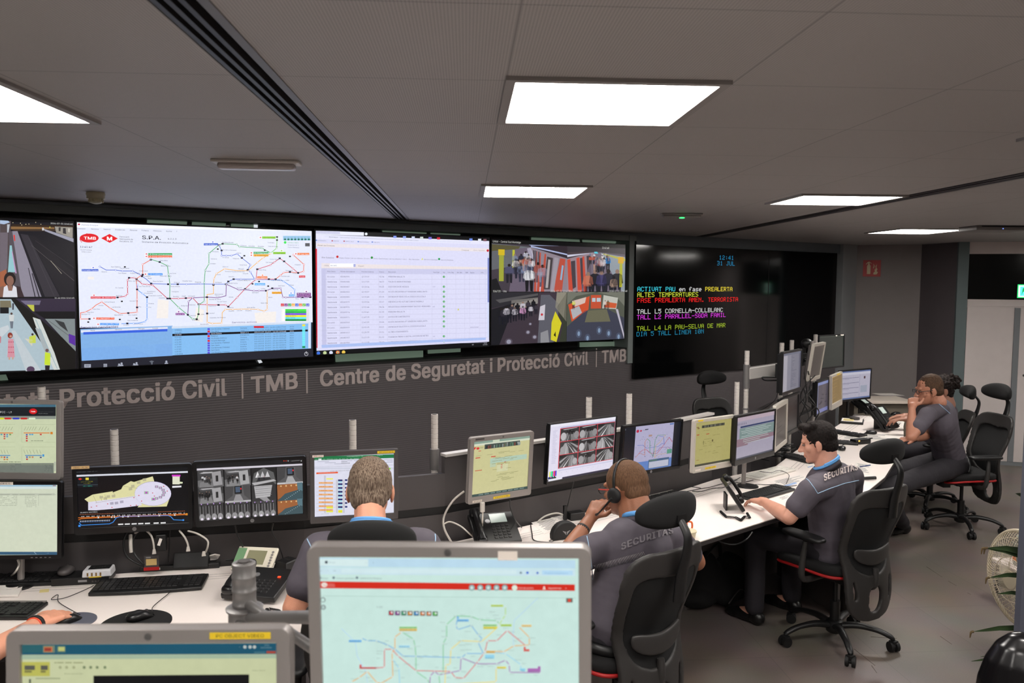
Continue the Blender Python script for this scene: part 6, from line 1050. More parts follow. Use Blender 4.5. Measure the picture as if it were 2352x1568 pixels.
def plate(inside, th, st=.0065, dy=0):
    b = MB(); idx = {}
    X = [(-.24+i*st) for i in range(int(.48/st)+1)]; Z = [(.2+j*st) for j in range(int(.78/st)+1)]
    cell = {(i, j) for i in range(len(X)-1) for j in range(len(Z)-1) if inside(X[i]+st/2, Z[j]+st/2)}
    def v(i, j, k):
        if (i,j,k) not in idx: idx[(i,j,k)] = len(b.v); x, z = X[i], Z[j]; b.v.append((x, bend(x, z)+dy+(th if k else 0), z))
        return idx[(i,j,k)]
    for i, j in cell:
        b.f.append((v(i,j,0),v(i+1,j,0),v(i+1,j+1,0),v(i,j+1,0))); b.f.append((v(i,j,1),v(i,j+1,1),v(i+1,j+1,1),v(i+1,j,1)))
        for di, dj, e in ((-1,0,((i,j),(i,j+1))),(1,0,((i+1,j+1),(i+1,j))),(0,-1,((i+1,j),(i,j))),(0,1,((i,j+1),(i+1,j+1)))):
            if (i+di, j+dj) not in cell: a, c = e; b.f.append((v(*a,0),v(*c,0),v(*c,1),v(*a,1)))
    b.c = [(1,1,1)]*len(b.f); return b
FRAME = remesh(plate(lambda x, z: pip(x,z,OUT) and not (pip(x,z,H1) or pip(x,z,H2) or pip(x,z,H3) or pip(x,z,H4)), .028, .0045), .006, 16, .6)
NET = plate(lambda x, z: pip(x*.955, .66+(z-.66)*.955, H1), .003, .012, .010)
def make_chair(label, headrest=True, back_only=False):
    t = thing('office_chair', label, 'chair', (0,0,0), group='black office chairs')
    fs = lambda p: Vector((p.x, p.y, p.z+.35*p.x*p.x*.6-.10*max(0,p.y-.12)))
    build(MB().sell((0,.045,.470),(.245,.225,.034),.45,40,14,fs), 'seat', m_fab, t, smooth=True, auto=False)
    build(MB().sell((0,.045,.441),(.246,.224,.012),.4,40,10,fs), 'seat_shell', m_redc, t, smooth=True, auto=False)
    build(MB().box((0,-.02,.405),(.2,.26,.05)).box((.14,.02,.40),(.1,.02,.012)).box((0,-.15,.41),(.07,.14,.04)), 'tilt_mechanism', m_blk, t, bevel=.008)
    build(MB().cyl((0,0,.22),(0,0,.40),.014).cyl((0,0,.10),(0,0,.24),.027), 'gas_column', m_blk, t, smooth=True)
    build(MB().lathe([(.03,.055),(.045,.065),(.05,.10),(.045,.125),(.03,.13)],20), 'base_hub', m_blk, t, smooth=True)
    for k in range(5):
        a = R(18+72*k); c, s_ = math.cos(a), math.sin(a)
        lg = build(MB().tube([(c*.03,s_*.03,.10),(c*.12,s_*.12,.115),(c*.22,s_*.22,.105),(c*.285,s_*.285,.082),(c*.305,s_*.305,.066)],[.026,.023,.019,.018,.014],n=10,flat=.75), 'leg', m_blk, t, smooth=True)
        ca = R(40*k); ax = Vector((math.cos(ca), math.sin(ca), 0)); cc = Vector((c*.305, s_*.305, .028)); w_ = MB()
        for e in (-1,1): w_.cyl(cc+ax*e*.008, cc+ax*e*.026, .028, n=18)
        w_.cyl(cc-ax*.008, cc+ax*.008, .014, n=10); w_.cyl(cc+Vector((0,0,.01)), cc+Vector((0,0,.045)), .008, n=10); w_.box(cc+Vector((0,0,.024)), (.034,.034,.018)); build(w_, 'caster', m_blk2, lg, smooth=True)
    build(FRAME, 'back_frame', m_chf, t, smooth=True, auto=False); build(NET, 'back_net', m_net, t, smooth=True)
    build(MB().sell((0,-.012,.56),(.145,.013,.042),.6,36,12,lambda p: Vector((p.x, p.y+bend(p.x,.57), p.z+1.6*p.x*p.x))), 'lumbar_support', m_chf, t, smooth=True, auto=False)
    build(MB().tube([(0,-.14,.40),(0,-.22,.39),(0,-.25,.43),(0,-.245,.50)],[.02,.02,.018,.016],n=10), 'back_bracket', m_chf, t, smooth=True)
    if headrest:
        build(MB().tube([(0,bend(0,.87)-.012,.80),(0,bend(0,.9)-.016,.90),(0,-.365,.99),(0,-.368,1.06),(0,-.325,1.12)],[.032,.031,.025,.021,.018],n=12,flat=.55), 'headrest_stem', m_blk, t, smooth=True)
        hr = build(MB().sell((0,-.300,1.145),(.172,.036,.066),.76,44,20,lambda p: Vector((p.x, p.y+1.5*p.x*p.x, 1.145+(p.z-1.145)*(1-5.0*p.x*p.x)-.3*p.x*p.x))), 'headrest', m_fab, t, smooth=True, auto=False)
        build(MB().box((0,-.334,1.12),(.05,.012,.03)), 'headrest_clip', m_blk, hr)
    for e in (-1,1):
        build(MB().tube([(e*.12,.0,.405),(e*.27,.0,.41),(e*.295,-.01,.50),(e*.285,-.02,.63)],[.018,.017,.017,.015],n=10), 'armrest_post', m_chf, t, smooth=True)
        build(MB().sell((e*.28,.0,.655),(.046,.135,.017),.6,28,10), 'armrest_pad', m_blk, t, smooth=True, auto=False)
    return t
def place(t, x, y, yaw, s=1.0): 
    t.location = (x, y, 0); t.rotation_euler = (0,0,R(yaw)); t.scale = (1,1,s); MW[t.name] = Matrix.Translation((x,y,0)) @ Matrix.Rotation(R(yaw),4,'Z') @ Matrix.Diagonal((1,1,s,1)); t.matrix_world = MW[t.name]
ch0 = make_chair('black office chair of the young man, whole five-star base on open floor')
def chair(x, y, yaw, label, s=1.0, spin=0):
    c = copy_tree(ch0, None, None, label); place(c, x, y, yaw, s); return c
def lower_rest(c, dz):
    for ch in c.children:
        if ch.name.startswith('headrest'): ch.location.z += dz
place(ch0, 2.085, 4.44, 27)
c = chair(.64, 3.385, 36, 'black office chair of the headset man, its grey back frame nearest the camera', 1.03); lower_rest(c, -.045)
c = chair(-.295, 2.84, 0, 'black office chair of the grey-haired man, only its padded top showing above the big monitor', 1.075); lower_rest(c, -.022)
for k in c.children:
    if k.name.startswith('headrest') and 'stem' not in k.name: k.scale.x = .82
chair(4.10, 6.52, 92, 'black office chair at the far right, nearer of the two before the white cabinet')
chair(4.24, 7.22, 72, 'black office chair at the far right, partly behind the nearer one by the cabinet', .925)
chair(2.38, 7.25, 205, 'empty black office chair beyond the desks, in front of the grey wall')
chair(-1.98, 2.12, 0, 'black office chair beyond the left edge of the photo')
c = make_chair('black chair without headrest, half hidden between the map monitor and the mustard page monitor', headrest=False); place(c, 1.72, 6.35, 200, .90)
# ================================================================== PEOPLE
m_skin = {k: mat('skin_'+k, c, .5, bump=.12, bscale=260, var=.10, vscale=25) for k, c in (('a',(214,150,122)),('b',(150,98,72)),('c',(206,150,128)),('d',(178,122,98)),('e',(160,112,92)))}
m_shirt = mat('uniform_shirt_grey', (80,74,83), .8, bump=.35, bscale=14, var=.08); m_trou = mat('uniform_trousers', (34,31,37), .85, bump=.3, bscale=16); m_collar = mat('collar_blue', (96,160,222), .7); m_pipe = mat('piping_pale_blue', (150,178,205), .6); m_shoe = mat('shoe_black', (16,15,15), .35)
def hair_mat(n, a, b2):
    m = bpy.data.materials.new(n); m.use_nodes = True; nt = m.node_tree; b = nt.nodes['Principled BSDF']; tc = nt.nodes.new('ShaderNodeTexCoord'); mp = nt.nodes.new('ShaderNodeMapping'); mp.inputs['Scale'].default_value = (260,260,38); nz = nt.nodes.new('ShaderNodeTexNoise'); nz.inputs['Scale'].default_value = 1; nz.inputs['Detail'].default_value = 3
    mx = nt.nodes.new('ShaderNodeMix'); mx.data_type = 'RGBA'; mx.inputs[6].default_value = (*lin(a),1); mx.inputs[7].default_value = (*lin(b2),1)
    cr = nt.nodes.new('ShaderNodeMapRange'); cr.inputs[1].default_value = .35; cr.inputs[2].default_value = .65
    nt.links.new(tc.outputs['Object'], mp.inputs[0]); nt.links.new(mp.outputs[0], nz.inputs['Vector']); nt.links.new(nz.outputs['Fac'], cr.inputs[0]); nt.links.new(cr.outputs[0], mx.inputs[0]); nt.links.new(mx.outputs[2], b.inputs['Base Color']); b.inputs['Roughness'].default_value = .75; b.inputs['Specular IOR Level'].default_value = .25
    bp = nt.nodes.new('ShaderNodeBump'); bp.inputs['Strength'].default_value = .6; bp.inputs['Distance'].default_value = .003; nt.links.new(nz.outputs['Fac'], bp.inputs['Height']); nt.links.new(bp.outputs[0], b.inputs['Normal']); return m
def hand(mb, w_, d, up, side, curl=.35, L=1.0, curls=None, spread=.06, thumb=.6):
    """w_: wrist, d: direction of the hand, up: back of the hand, side: +1 thumb towards d x up"""
    d = Vector(d).normalized(); up = Vector(up); up = (up-d*up.dot(d)).normalized(); x = d.cross(up)*side
    mb.cap(w_-d*.02, w_+d*.02, .026*L, .027*L)
    for i, o in enumerate((.027,.009,-.010,-.028)):        # index .. little finger
        k = w_+x*o*.55*L+d*.01; e = w_+d*(.088-(.004,0,.004,.012)[i])*L+x*o*L; mb.cap(k, e, .017*L, .0125*L)
        n = (.046,.050,.046,.036)[i]*L; dd = (d+x*(o*spread*30*.3)).normalized(); p = e; cv = (curls[i] if curls else curl); r = (.0093,.0095,.0090,.0080)[i]*L; u = up.copy()
        for sgi, (f, rr) in enumerate(((1,1),(.62,.92),(.5,.82))):
            ang = cv*(.7,1.0,.8)[sgi]; nd = dd*math.cos(ang)-u*math.sin(ang); u = u*math.cos(ang)+dd*math.sin(ang); dd = nd; q = p+dd*n*f; mb.cap(p, q, r*rr, r*rr*.93, n=10); p = q
    tb = w_+d*.022*L+x*.024*L; m1 = tb+(x*.75+d*.65-up*.15).normalized()*.038*L; m2 = m1+(x*.35+d*.9-up*.25*thumb).normalized()*.032*L; m3 = m2+(x*.05+d*.95-up*.35*thumb).normalized()*.024*L
    mb.cap(tb-x*.01, m1, .015*L, .0115*L); mb.cap(m1, m2, .0112*L, .010*L); mb.cap(m2, m3, .010*L, .0085*L)
def head_shape(mb, M, ns=1):
    old = mb.M; mb.M = M
    mb.ell((0,-.014,.028),(.0745,.093,.088)); mb.ell((0,.022,-.03),(.062,.066,.08)); mb.ell((0,.034,-.078),(.046,.046,.036)); mb.ell((0,.072,-.094),(.02,.016,.016),n=10,k=6)
    mb.cap((0,.083,.008),(0,.106,-.030),.008,.0125,n=10); mb.ell((-.011,.096,-.034),(.008,.009,.007),n=8,k=6); mb.ell((.011,.096,-.034),(.008,.009,.007),n=8,k=6)
    mb.cap((-.035,.076,.022),(.035,.076,.022),.011,n=10); mb.cap((-.018,.083,-.058),(.018,.083,-.058),.0075,n=8); mb.cap((-.016,.082,-.066),(.016,.082,-.066),.0075,n=8)
    mb.ell((-.045,.055,-.022),(.02,.018,.022)); mb.ell((.045,.055,-.022),(.02,.018,.022))
    for e in (-1,1): mb.ell((e*.079,-.006,-.010),(.0085,.019,.031),Matrix.Rotation(R(12*e),3,'Z')); mb.ell((e*.077,.002,-.034),(.007,.010,.013),n=8,k=6)
    mb.M = old
def basis(rt, up):
    up = up.normalized(); rt = (rt-up*rt.dot(up)).normalized(); fw = up.cross(rt); return Matrix((rt, fw, up)).transposed()
def person(label, sk, J, head_yaw, head_pitch, hair, hands, head_roll=0, sleeve=.55, female=False, rs=1.0, extra=None, text=None, mats=None, collar=True, hs=1.0, nr=1.0):
    hips = (J['hipL']+J['hipR'])/2
    t = None
    Hm = Matrix.Translation(J['head']) @ Matrix.Rotation(R(head_yaw),4,'Z') @ Matrix.Rotation(R(head_pitch),4,'X') @ Matrix.Rotation(R(head_roll),4,'Y') @ Matrix.Scale(hs,4)
    sh = (J['shR']-J['shL']); spine = J['neck']-hips; rot = basis(sh, spine); c_ = lambda f: hips.lerp(J['neck'], f)
    b = MB(); head_shape(b, Hm); nk = Hm @ Vector((0,-.022,-.05)); b.cap(nk, J['neck']-spine.normalized()*.03, .054*rs*nr, .060*rs*nr); b.cap(Hm @ Vector((0,-.045,-.03)), J['neck'].lerp(nk,.3)-(rot @ Vector((0,.02,0))), .045*nr, .052*nr)
    b.ell(c_(.1), (.14,.10,.10), rot); b.ell(c_(.4), (.12,.08,.14), rot); b.ell(c_(.72), (.15,.09,.13), rot); b.cap(J['shL'].lerp(J['shR'],.08), J['shR'].lerp(J['shL'],.08), .045)
    for s in 'LR':
        b.cap(J['sh'+s], J['el'+s], .047*rs, .040*rs); b.cap(J['el'+s], J['el'+s].lerp(J['wr'+s],.35), .040*rs, .041*rs); b.cap(J['el'+s].lerp(J['wr'+s],.35), J['wr'+s], .041*rs, .0255*rs)
        if 'kn'+s in J: b.cap(J['hip'+s], J['kn'+s], .07, .048); b.cap(J['kn'+s], J['an'+s], .046, .034); b.cap(J['an'+s], J['toe'+s], .030, .026)
        hd = hands[s]; hand(b, J['wr'+s], hd['d'], hd['up'], hd['side'], **{k: v for k, v in hd.items() if k not in ('d','up','side')})
    body = remesh(b, .0048, 5, .5)
    t = build(body, 'person', m_skin[sk], None, smooth=True, auto=False, loc=(hips.x, hips.y, .0)); tag(t, label, 'person')
    def W(mb, name, m, **k): return build(mb, name, m, t, world=True, smooth=True, auto=False, **k)
    # shirt
    s_ = MB(); ms, mt_ = mats or (m_shirt, m_trou)
    
    for i in range(11): f = i/10; s_.ell(c_(.04+.73*f), ((.182-.020*math.sin(f*math.pi)+.006*f)*rs, (.136-.006*math.sin(f*math.pi)-.014*f)*rs, .135), rot)
    s_.cap(J['shL'].lerp(J['shR'],.04), J['shR'].lerp(J['shL'],.04), .066*rs)
    for s in 'LR': s_.cap(J['neck']+rot @ Vector((0,-.02,-.045)), J['sh'+s].lerp(J['neck'],.15), .052, .062*rs); s_.cap(J['sh'+s], J['sh'+s].lerp(J['el'+s], sleeve), .068*rs, .060*rs); s_.cap(J['sh'+s].lerp(J['el'+s], sleeve*.8), J['sh'+s].lerp(J['el'+s], sleeve+.04), .061*rs, .063*rs)
    shirt = W(remesh(s_, .007, 9, .6, .0045, 13), 'shirt', ms)
    if collar:
        cn = (rot @ Vector((0,0,1))); cf = (rot @ Vector((0,1,0))); cr_ = (rot @ Vector((1,0,0))); q = J['neck']+cn*.004-cf*.004; cp = MB()
        ring = [q+cr_*math.cos(R(a))*.069*nr+cf*math.sin(R(a))*.066*nr+cn*(.026-.030*math.sin(R(a))) for a in range(-230,51,14)]
        ring2 = [q+cr_*math.cos(R(a))*.081*nr+cf*math.sin(R(a))*.079*nr+cn*(-.018-.034*math.sin(R(a))) for a in range(-230,51,14)]
        n = len(ring); vs = ring+ring2+[p*1 for p in ring]; 
        oc = [q+(p-q)*.93 for p in ring]; cp.v = [tuple(p) for p in ring+ring2+oc]; 
        for i in range(n-1): cp.f += [(i,i+1,n+i+1,n+i),(2*n+i+1,2*n+i,n+i,n+i+1),(i+1,i,2*n+i,2*n+i+1)]
        cp.c = [(1,1,1)]*len(cp.f); W(cp, 'collar', ms)
        W(MB().tube([q+(p-q)*1.0+cn*.003 for p in ring], .0062*nr*nr, n=8, smooth=2, flat=1.3), 'collar_lining', m_collar)
        W(MB().tube([q+(p-q)*.97+cn*.010 for p in ring[5:-5]], .0065, n=8, smooth=2), 'collar_band', m_collar)
    # trousers and shoes
    if 'knL' in J:
        r_ = MB(); r_.ell(c_(.02)-Vector((0,0,.03)), (.175,.14,.11), rot)
        for s in 'LR': r_.cap(J['hip'+s], J['kn'+s], .092, .068); r_.cap(J['kn'+s], J['kn'+s].lerp(J['an'+s],.93), .066, .058)
        W(remesh(r_, .009, 7, .6, .006, 8), 'trousers', mt_)
        for s in 'LR':
            so = MB(); a, e = J['an'+s], J['toe'+s]; d = (e-a); d.z = 0; d.normalize(); z0 = min(a.z, e.z)
            so.ell(a+Vector((0,0,-.03))-d*.015, (.042,.055,.045), basis(d.cross(Vector((0,0,1))), Vector((0,0,1)))); so.ell(a.lerp(e,.55)+Vector((0,0,-.015)), (.045,.10,.036), basis(d.cross(Vector((0,0,1))), Vector((0,0,1)))); so.ell(e+Vector((0,0,-.004)), (.046,.065,.030), basis(d.cross(Vector((0,0,1))), Vector((0,0,1))))
            W(remesh(so, .006, 4), 'shoe', m_shoe)
        W(MB().tube([c_(.03)+rot @ Vector((math.cos(R(a))*.183*rs, math.sin(R(a))*.137*rs, -.07)) for a in range(0,360,20)], .016, n=8, smooth=2, closed=True, flat=1.4), 'belt', m_blk)
    for e in (-1,1):
        W(MB().ell(Hm @ Vector((e*.030,.0745,.003)), (.011,.008,.0055)), 'eye', mat('eye_pale', (120,100,92), .2))
    hb, hm, hd_ = hair(Hm)
    W(remesh(hb, .0045, 4, .5, *hd_), 'hair', hm)
    bvh = BVHTree.FromPolygons([tuple(MW[t.name] @ Vector(v.co)) for v in shirt.data.vertices], [tuple(p.vertices) for p in shirt.data.polygons])
    if extra: extra(t, W, Hm, rot, bvh, J)
    return t, bvh
def stick(bvh, px, py, lift=.0025):
    """a point of the photograph, dropped onto the cloth"""
    d = ray(px, py).normalized(); h = bvh.ray_cast(CO, d)
    if h[0] is None: return None
    n = h[1] if h[1].dot(d) < 0 else -h[1]; return h[0]+n*lift
def cloth_line(W, bvh, pts, r, m, name='piping'):
    P = []
    for (a, b_), (c, d) in zip(pts, pts[1:]):
        for i in range(6): q = stick(bvh, a+(c-a)*i/6, b_+(d-b_)*i/6, .001); P.append(q)
    P.append(stick(bvh, *pts[-1], .001)); P = [p for p in P if p]
    if len(P) > 2: W(MB().tube(P, r, n=6, smooth=2), name, m)
def cloth_text(W, bvh, s, p0, p1, hpx, m, bow=0, name='lettering'):
    V, F, Wd = text_flat(s, .05, 2, .06); ok = []; vs = []
    dx, dy = (p1[0]-p0[0]), (p1[1]-p0[1]); up = (-.06, -1)
    for u, v in V:
        f = u/Wd; x = p0[0]+dx*f+up[0]*v*hpx; y = p0[1]+dy*f+up[1]*v*hpx-bow*4*f*(1-f); q = stick(bvh, x, y, .006+.0003*(len(vs)//(len(V)//5))); vs.append(q)
    F = [f for f in F if all(vs[i] is not None for i in f)]; vs = [q if q is not None else Vector() for q in vs]
    used = sorted({i for f in F for i in f}); mp = {k: i for i, k in enumerate(used)}; mb = MB(); mb.add([vs[k] for k in used], [tuple(mp[i] for i in f) for f in F])
    if F: build(mb, name, m, W('self'), world=True)
V3 = Vector
# ---- hair builders (all in the head's own frame)
def hair_full(mat_, back=.0, thick=1.06, tuft=0, noise_=(.004,60)):
    def f(H):
        b = MB(); b.M = H; b.ell((0,-.022,.036),(.0745*thick,.089*thick,.084*thick)); b.ell((0,-.055,-.015+back),(.066*thick,.052*thick,.062)); 
        for e in (-1,1): b.ell((e*.060,-.022,.012),(.020,.045,.050))
        if tuft:
            for i in range(12): a = i*.9; b.ell((.05*math.cos(a), .02+.045*math.sin(a), .10+.006*math.sin(i*3)),(.026,.026,.020+.004*math.cos(i*5)),n=8,k=6)
        return b, mat_, noise_
    return f
hm_grey = hair_mat('hair_grey', (74,58,47), (142,124,107)); hm_dark = hair_mat('hair_dark_brown', (12,8,7), (28,19,16)); hm_stub = hair_mat('hair_stubble', (84,60,42), (112,82,60)); hm_brown = hair_mat('hair_brown', (52,38,28), (88,64,46)); hm_curl = hair_mat('hair_curly', (14,9,8), (36,24,20))
def hair_shaved(H):
    b = MB(); b.M = H; b.ell((0,-.014,.036),(.0775,.0965,.0865)); b.ell((0,-.056,-.004),(.068,.052,.056)); return b, hm_stub, (0,1)
def hair_bun(H):
    b = MB(); b.M = H; b.ell((0,-.025,.038),(.084,.096,.092)); b.ell((0,-.06,-.02),(.072,.05,.07)); rr = random.Random(4)
    for i in range(40): a, z = rr.random()*6.28, rr.random(); b.ell((.07*math.cos(a),-.03+.08*math.sin(a),.03+.085*z),(.020,.020,.020),n=8,k=6)
    for i in range(34): a, z = rr.random()*6.28, rr.random()*3.14; b.ell((.02+.045*math.cos(a)*math.sin(z),-.145+.045*math.sin(a)*math.sin(z),.045+.045*math.cos(z)),(.020,.020,.020),n=8,k=6)
    b.ell((.01,-.13,.04),(.045,.05,.045)); return b, hm_curl, (.010,55)
# ---- A: grey-haired man
def seat_legs(J, hip, yaw, kn=.44, z=.53, foot=.02, w_=.10):
    f = V3((-math.sin(R(yaw)), math.cos(R(yaw)), 0)); r = V3((f.y, -f.x, 0))
    for s, e in (('L',-1),('R',1)):
        J['hip'+s] = hip+r*e*w_*.9; J['kn'+s] = V3((hip.x, hip.y, z))+f*kn+r*e*(w_+.06); J['an'+s] = V3((J['kn'+s].x, J['kn'+s].y, .075))-f*foot+r*e*.01; J['toe'+s] = J['an'+s]+f*.15+V3((0,0,-.045))
    return J
J = dict(head=at(851,1126,2.98), neck=at(853,1222,2.86), shL=at(733,1268,2.80), shR=at(972,1258,2.83), elL=at(676,1395,2.76), wrL=V3((-.50,3.08,.765)), elR=at(1010,1400,2.86), wrR=V3((-.10,3.12,.765)))
seat_legs(J, V3((-.345,2.82,.575)), 0)
def exA(t, W, H, rot, bvh, J):
    W.__dict__ if False else None
    cloth_line(W, bvh, [(704,1234),(716,1258),(720,1275)], .0022, m_pipe); cloth_line(W, bvh, [(997,1210),(1000,1235),(999,1250)], .0022, m_pipe)
    q = J['neck']+rot @ V3((0,-.075,.004)); ring = [J['neck']+rot @ V3((math.cos(R(a))*.082, math.sin(R(a))*.080, -.004-.03*math.sin(R(a)))) for a in range(-190,11,20)]
    W(MB().tube(ring, .009, n=8, smooth=2, flat=1.6), 'lanyard', m_blk2); W(MB().box(q+V3((0,-.008,-.002)), (.024,.008,.016)), 'lanyard_clip', m_steel)
    W(MB().ell(H @ V3((0,-.02,-.02)), (.001,.001,.001)), 'clip', m_blk) if False else None
_old_person = person
def person(label, sk, J, *a, **k):
    ex = k.pop('extra', None)
    def ex2(t, W, Hm, rot, bvh, J):
        def W2(mb, name=None, m=None, **kk): return t if isinstance(mb, str) else W(mb, name, m, **kk)
        if ex: ex(t, W2, Hm, rot, bvh, J)
    return _old_person(label, sk, J, *a, extra=ex2, **k)
person('grey-haired man from behind in a dark uniform shirt with a blue collar lining, seated', 'a', J, 0, -14, hair_full(hm_grey, -.005, 1.05, 0, (.003,80)),
    dict(L=dict(d=(.35,.9,-.1), up=(0,0,1), side=1, curl=.3), R=dict(d=(-.4,.9,-.1), up=(0,0,1), side=-1, curl=.3)), extra=exA)
# ---- B: man with a headset
J = dict(head=at(1437,1122,3.62), neck=at(1472,1202,3.52), shL=at(1350,1268,3.40), shR=at(1552,1240,3.70), elL=at(1272,1312,3.50), wrL=at(1356,1190,3.72), elR=at(1600,1290,3.90), wrR=at(1560,1205,4.15))
seat_legs(J, V3((.64,3.36,.56)), 36)
def exB(t, W, H, rot, bvh, J):
    # headset: band, ear cup, microphone boom
    P_ = [H @ V3((math.cos(R(a))*.086, -.004, .012+math.sin(R(a))*.112)) for a in range(0,181,15)]
    b = W(MB().tube(P_, .0045, n=8, smooth=2, flat=1.8), 'headset_band', m_blk)
    for e in (-1,1):
        c0 = H @ V3((e*.082,-.004,-.012)); c1 = H @ V3((e*.104,-.004,-.012)); k = W(MB().lathe([(.030,0),(.034,.006),(.032,.016),(.020,.022)],20,c0,(c1-c0)), 'headset_ear_cup', m_blk2)
    W(MB().tube([H @ V3(p) for p in ((-.100,-.0,-.02),(-.104,.035,-.05),(-.092,.085,-.085),(-.06,.125,-.10))], [.006,.004,.0035,.007], n=8), 'microphone_boom', m_blk2)
    g = m_blk; tmp = [H @ V3(p) for p in ((-.082,.0,.008),(-.078,.06,.010),(-.070,.088,.010))]
    W(MB().tube(tmp, .0028, n=8), 'glasses_arm', mat('glasses_red', (190,50,40), .4)); 
    for e in (-1,1): W(MB().tube([H @ V3((e*.034+.024*math.cos(R(a)), .098, .002+.017*math.sin(R(a)))) for a in range(0,360,30)], .0018, n=6, closed=True, smooth=2), 'glasses_rim', m_blk)
    for z in (-.062,-.078): W(MB().tube([H @ V3((x,-.0695-.01*abs(z+.07)+x*x*4,z)) for x in (-.035,-.015,.01,.035)], .0022, n=6), 'neck_crease', mat('skin_crease', (112,70,50), .6))
    cloth_line(W, bvh, [(1346,1222),(1352,1250),(1358,1290),(1362,1330)], .002, m_pipe)
    cloth_text(W, bvh, 'SECURITAS', (1427,1263), (1546,1226), 15, mat('print_dark_grey', (118,112,118), .6), 3)
    for i in range(34):
        f = i/33; x = 1364+112*f; y = 1304-32*f; a = stick(bvh, x, y-7+1.5*f, .003); c = stick(bvh, x+6, y+9-3*f, .003)
        if a and c: W(MB().tube([a, (a+c)/2+(a-CO).normalized()*-.001, c], .0011, n=4, smooth=0), 'reflective_stripe', mat('print_silver', (150,146,148), .5))
    w0 = J['wrL'].lerp(J['elL'], .22); d = (J['elL']-J['wrL']).normalized(); W(MB().lathe([(.029,-.008),(.032,-.008),(.032,.008),(.029,.008)],20,w0,d), 'bracelet', m_blk2)
person('man with a headset and shaved head from behind, hand at his cheek', 'b', J, 44, -10, hair_shaved,
    dict(L=dict(d=at(1386,1140,3.78)-at(1356,1190,3.72), up=(-.5,-.7,.2), side=1, curl=1.0), R=dict(d=(-.4,.8,-.1), up=(0,0,1), side=-1, curl=.4)), extra=exB, rs=1.05, hs=1.04, nr=1.18)
# ---- C: young dark-haired man typing
J = dict(head=at(1878,1016,4.52), neck=at(1898,1074,4.50), shL=at(1862,1128,4.32), shR=at(1957,1096,4.64), elL=onz(1812,1188,.80), wrL=onz(1754,1152,.785), elR=at(1950,1180,4.92), wrR=at(1895,1135,5.0))
seat_legs(J, V3((2.075,4.42,.55)), 30)
def exC(t, W, H, rot, bvh, J):
    cloth_line(W, bvh, [(1846,1094),(1858,1104),(1870,1120),(1878,1133),(1905,1122),(1940,1110),(1972,1103)], .0022, m_pipe)
    cloth_text(W, bvh, 'SECURITAS', (1891,1106), (1970,1080), 14, mat('print_pale', (196,182,178), .6), 3)
    a = [stick(bvh, *p, .003) for p in ((1822,1126),(1831,1122),(1832,1128),(1823,1132))]
    if all(a): W(MB().quad(*a), 'sleeve_badge', m_redc)
    W(MB().tube([H @ V3((e*.0,.0,.0)) for e in (1,1)]+[H @ V3((0,0,0))], .001, smooth=0), 'x', m_blk) if False else None
person('young dark-haired man typing, profile to the left, pale lettering across his back', 'c', J, 66, -14, hair_full(hm_dark, .0, 1.08, 1, (.0028,120)),
    dict(L=dict(d=onz(1714,1144,.765)-onz(1754,1152,.785), up=(0,0,1), side=1, curls=(.22,.3,.34,.42), spread=.16), R=dict(d=(-.7,.6,-.1), up=(0,0,1), side=-1, curl=.3)), extra=exC, hs=.95)
# ---- D: man in glasses leaning on his elbow
J = dict(head=at(2133,895,6.42), neck=at(2156,930,6.42), shL=at(2131,952,6.24), shR=at(2150,945,6.60), elL=at(2093,1003,6.12), wrL=at(2095,936,6.30), elR=at(2095,985,6.75), wrR=at(2085,1006,6.30))
J['wrR'] = at(2096,1006,6.18); J['elR'] = at(2125,1000,6.55)
seat_legs(J, V3((3.98,6.50,.56)), 92, .46, .50)
J['knL'] = at(2030,1106,6.0); J['knL'].z = .53; J['knR'] = J['knL']+V3((.05,.34,0)); J['anL'] = onz(2075,1205,.075)+V3((0,0,0)); J['anL'].z = .075; J['toeL'] = J['anL']+V3((-.16,-.04,-.04)); J['anR'] = J['anL']+V3((.02,.3,0)); J['toeR'] = J['anR']+V3((-.15,0,-.04))
def exD(t, W, H, rot, bvh, J):
    for e in (-1,1):
        W(MB().tube([H @ V3((e*.034+.024*math.cos(R(a)), .098, .002+.017*math.sin(R(a)))) for a in range(0,360,30)], .0024, n=6, closed=True, smooth=2), 'glasses_rim', m_blk)
        W(MB().tube([H @ V3(p) for p in ((e*.080,.0,.006),(e*.076,.06,.008),(e*.060,.096,.006))], .0028, n=6), 'glasses_arm', m_blk)
    w0 = J['wrR']; d = (J['elR']-J['wrR']).normalized(); W(MB().lathe([(.030,-.012),(.033,-.012),(.033,.012),(.030,.012)],20,w0+d*.02,d), 'wristwatch', m_blk2)
    a = [stick(bvh, *p, .004) for p in ((2114,922),(2122,918),(2122,922),(2114,926))]
    if all(a): W(MB().quad(*a), 'sleeve_badge', m_redc)
    cloth_line(W, bvh, [(2150,922),(2165,935),(2182,950)], .003, m_pipe)
    q = rot @ V3((.17,.02,-.07)); h_ = (J['hipL']+J['hipR'])/2; W(MB().box(h_+rot @ V3((-.19,.04,.0)), (.06,.10,.09)), 'belt_pouch', m_blk)
person('man in glasses leaning forward on his elbow at the far right, fist at his mouth', 'd', J, 84, -10, hair_full(hm_brown, .006, 1.055, 0, (.002,70)),
    dict(L=dict(d=at(2099,908,6.36)-at(2095,936,6.30), up=(-.6,-.7,0), side=1, curls=(1.3,1.35,1.4,1.4)), R=dict(d=(-.8,-.2,-.05), up=(0,0,1), side=-1, curl=.35)), extra=exD, collar=False, rs=.95)
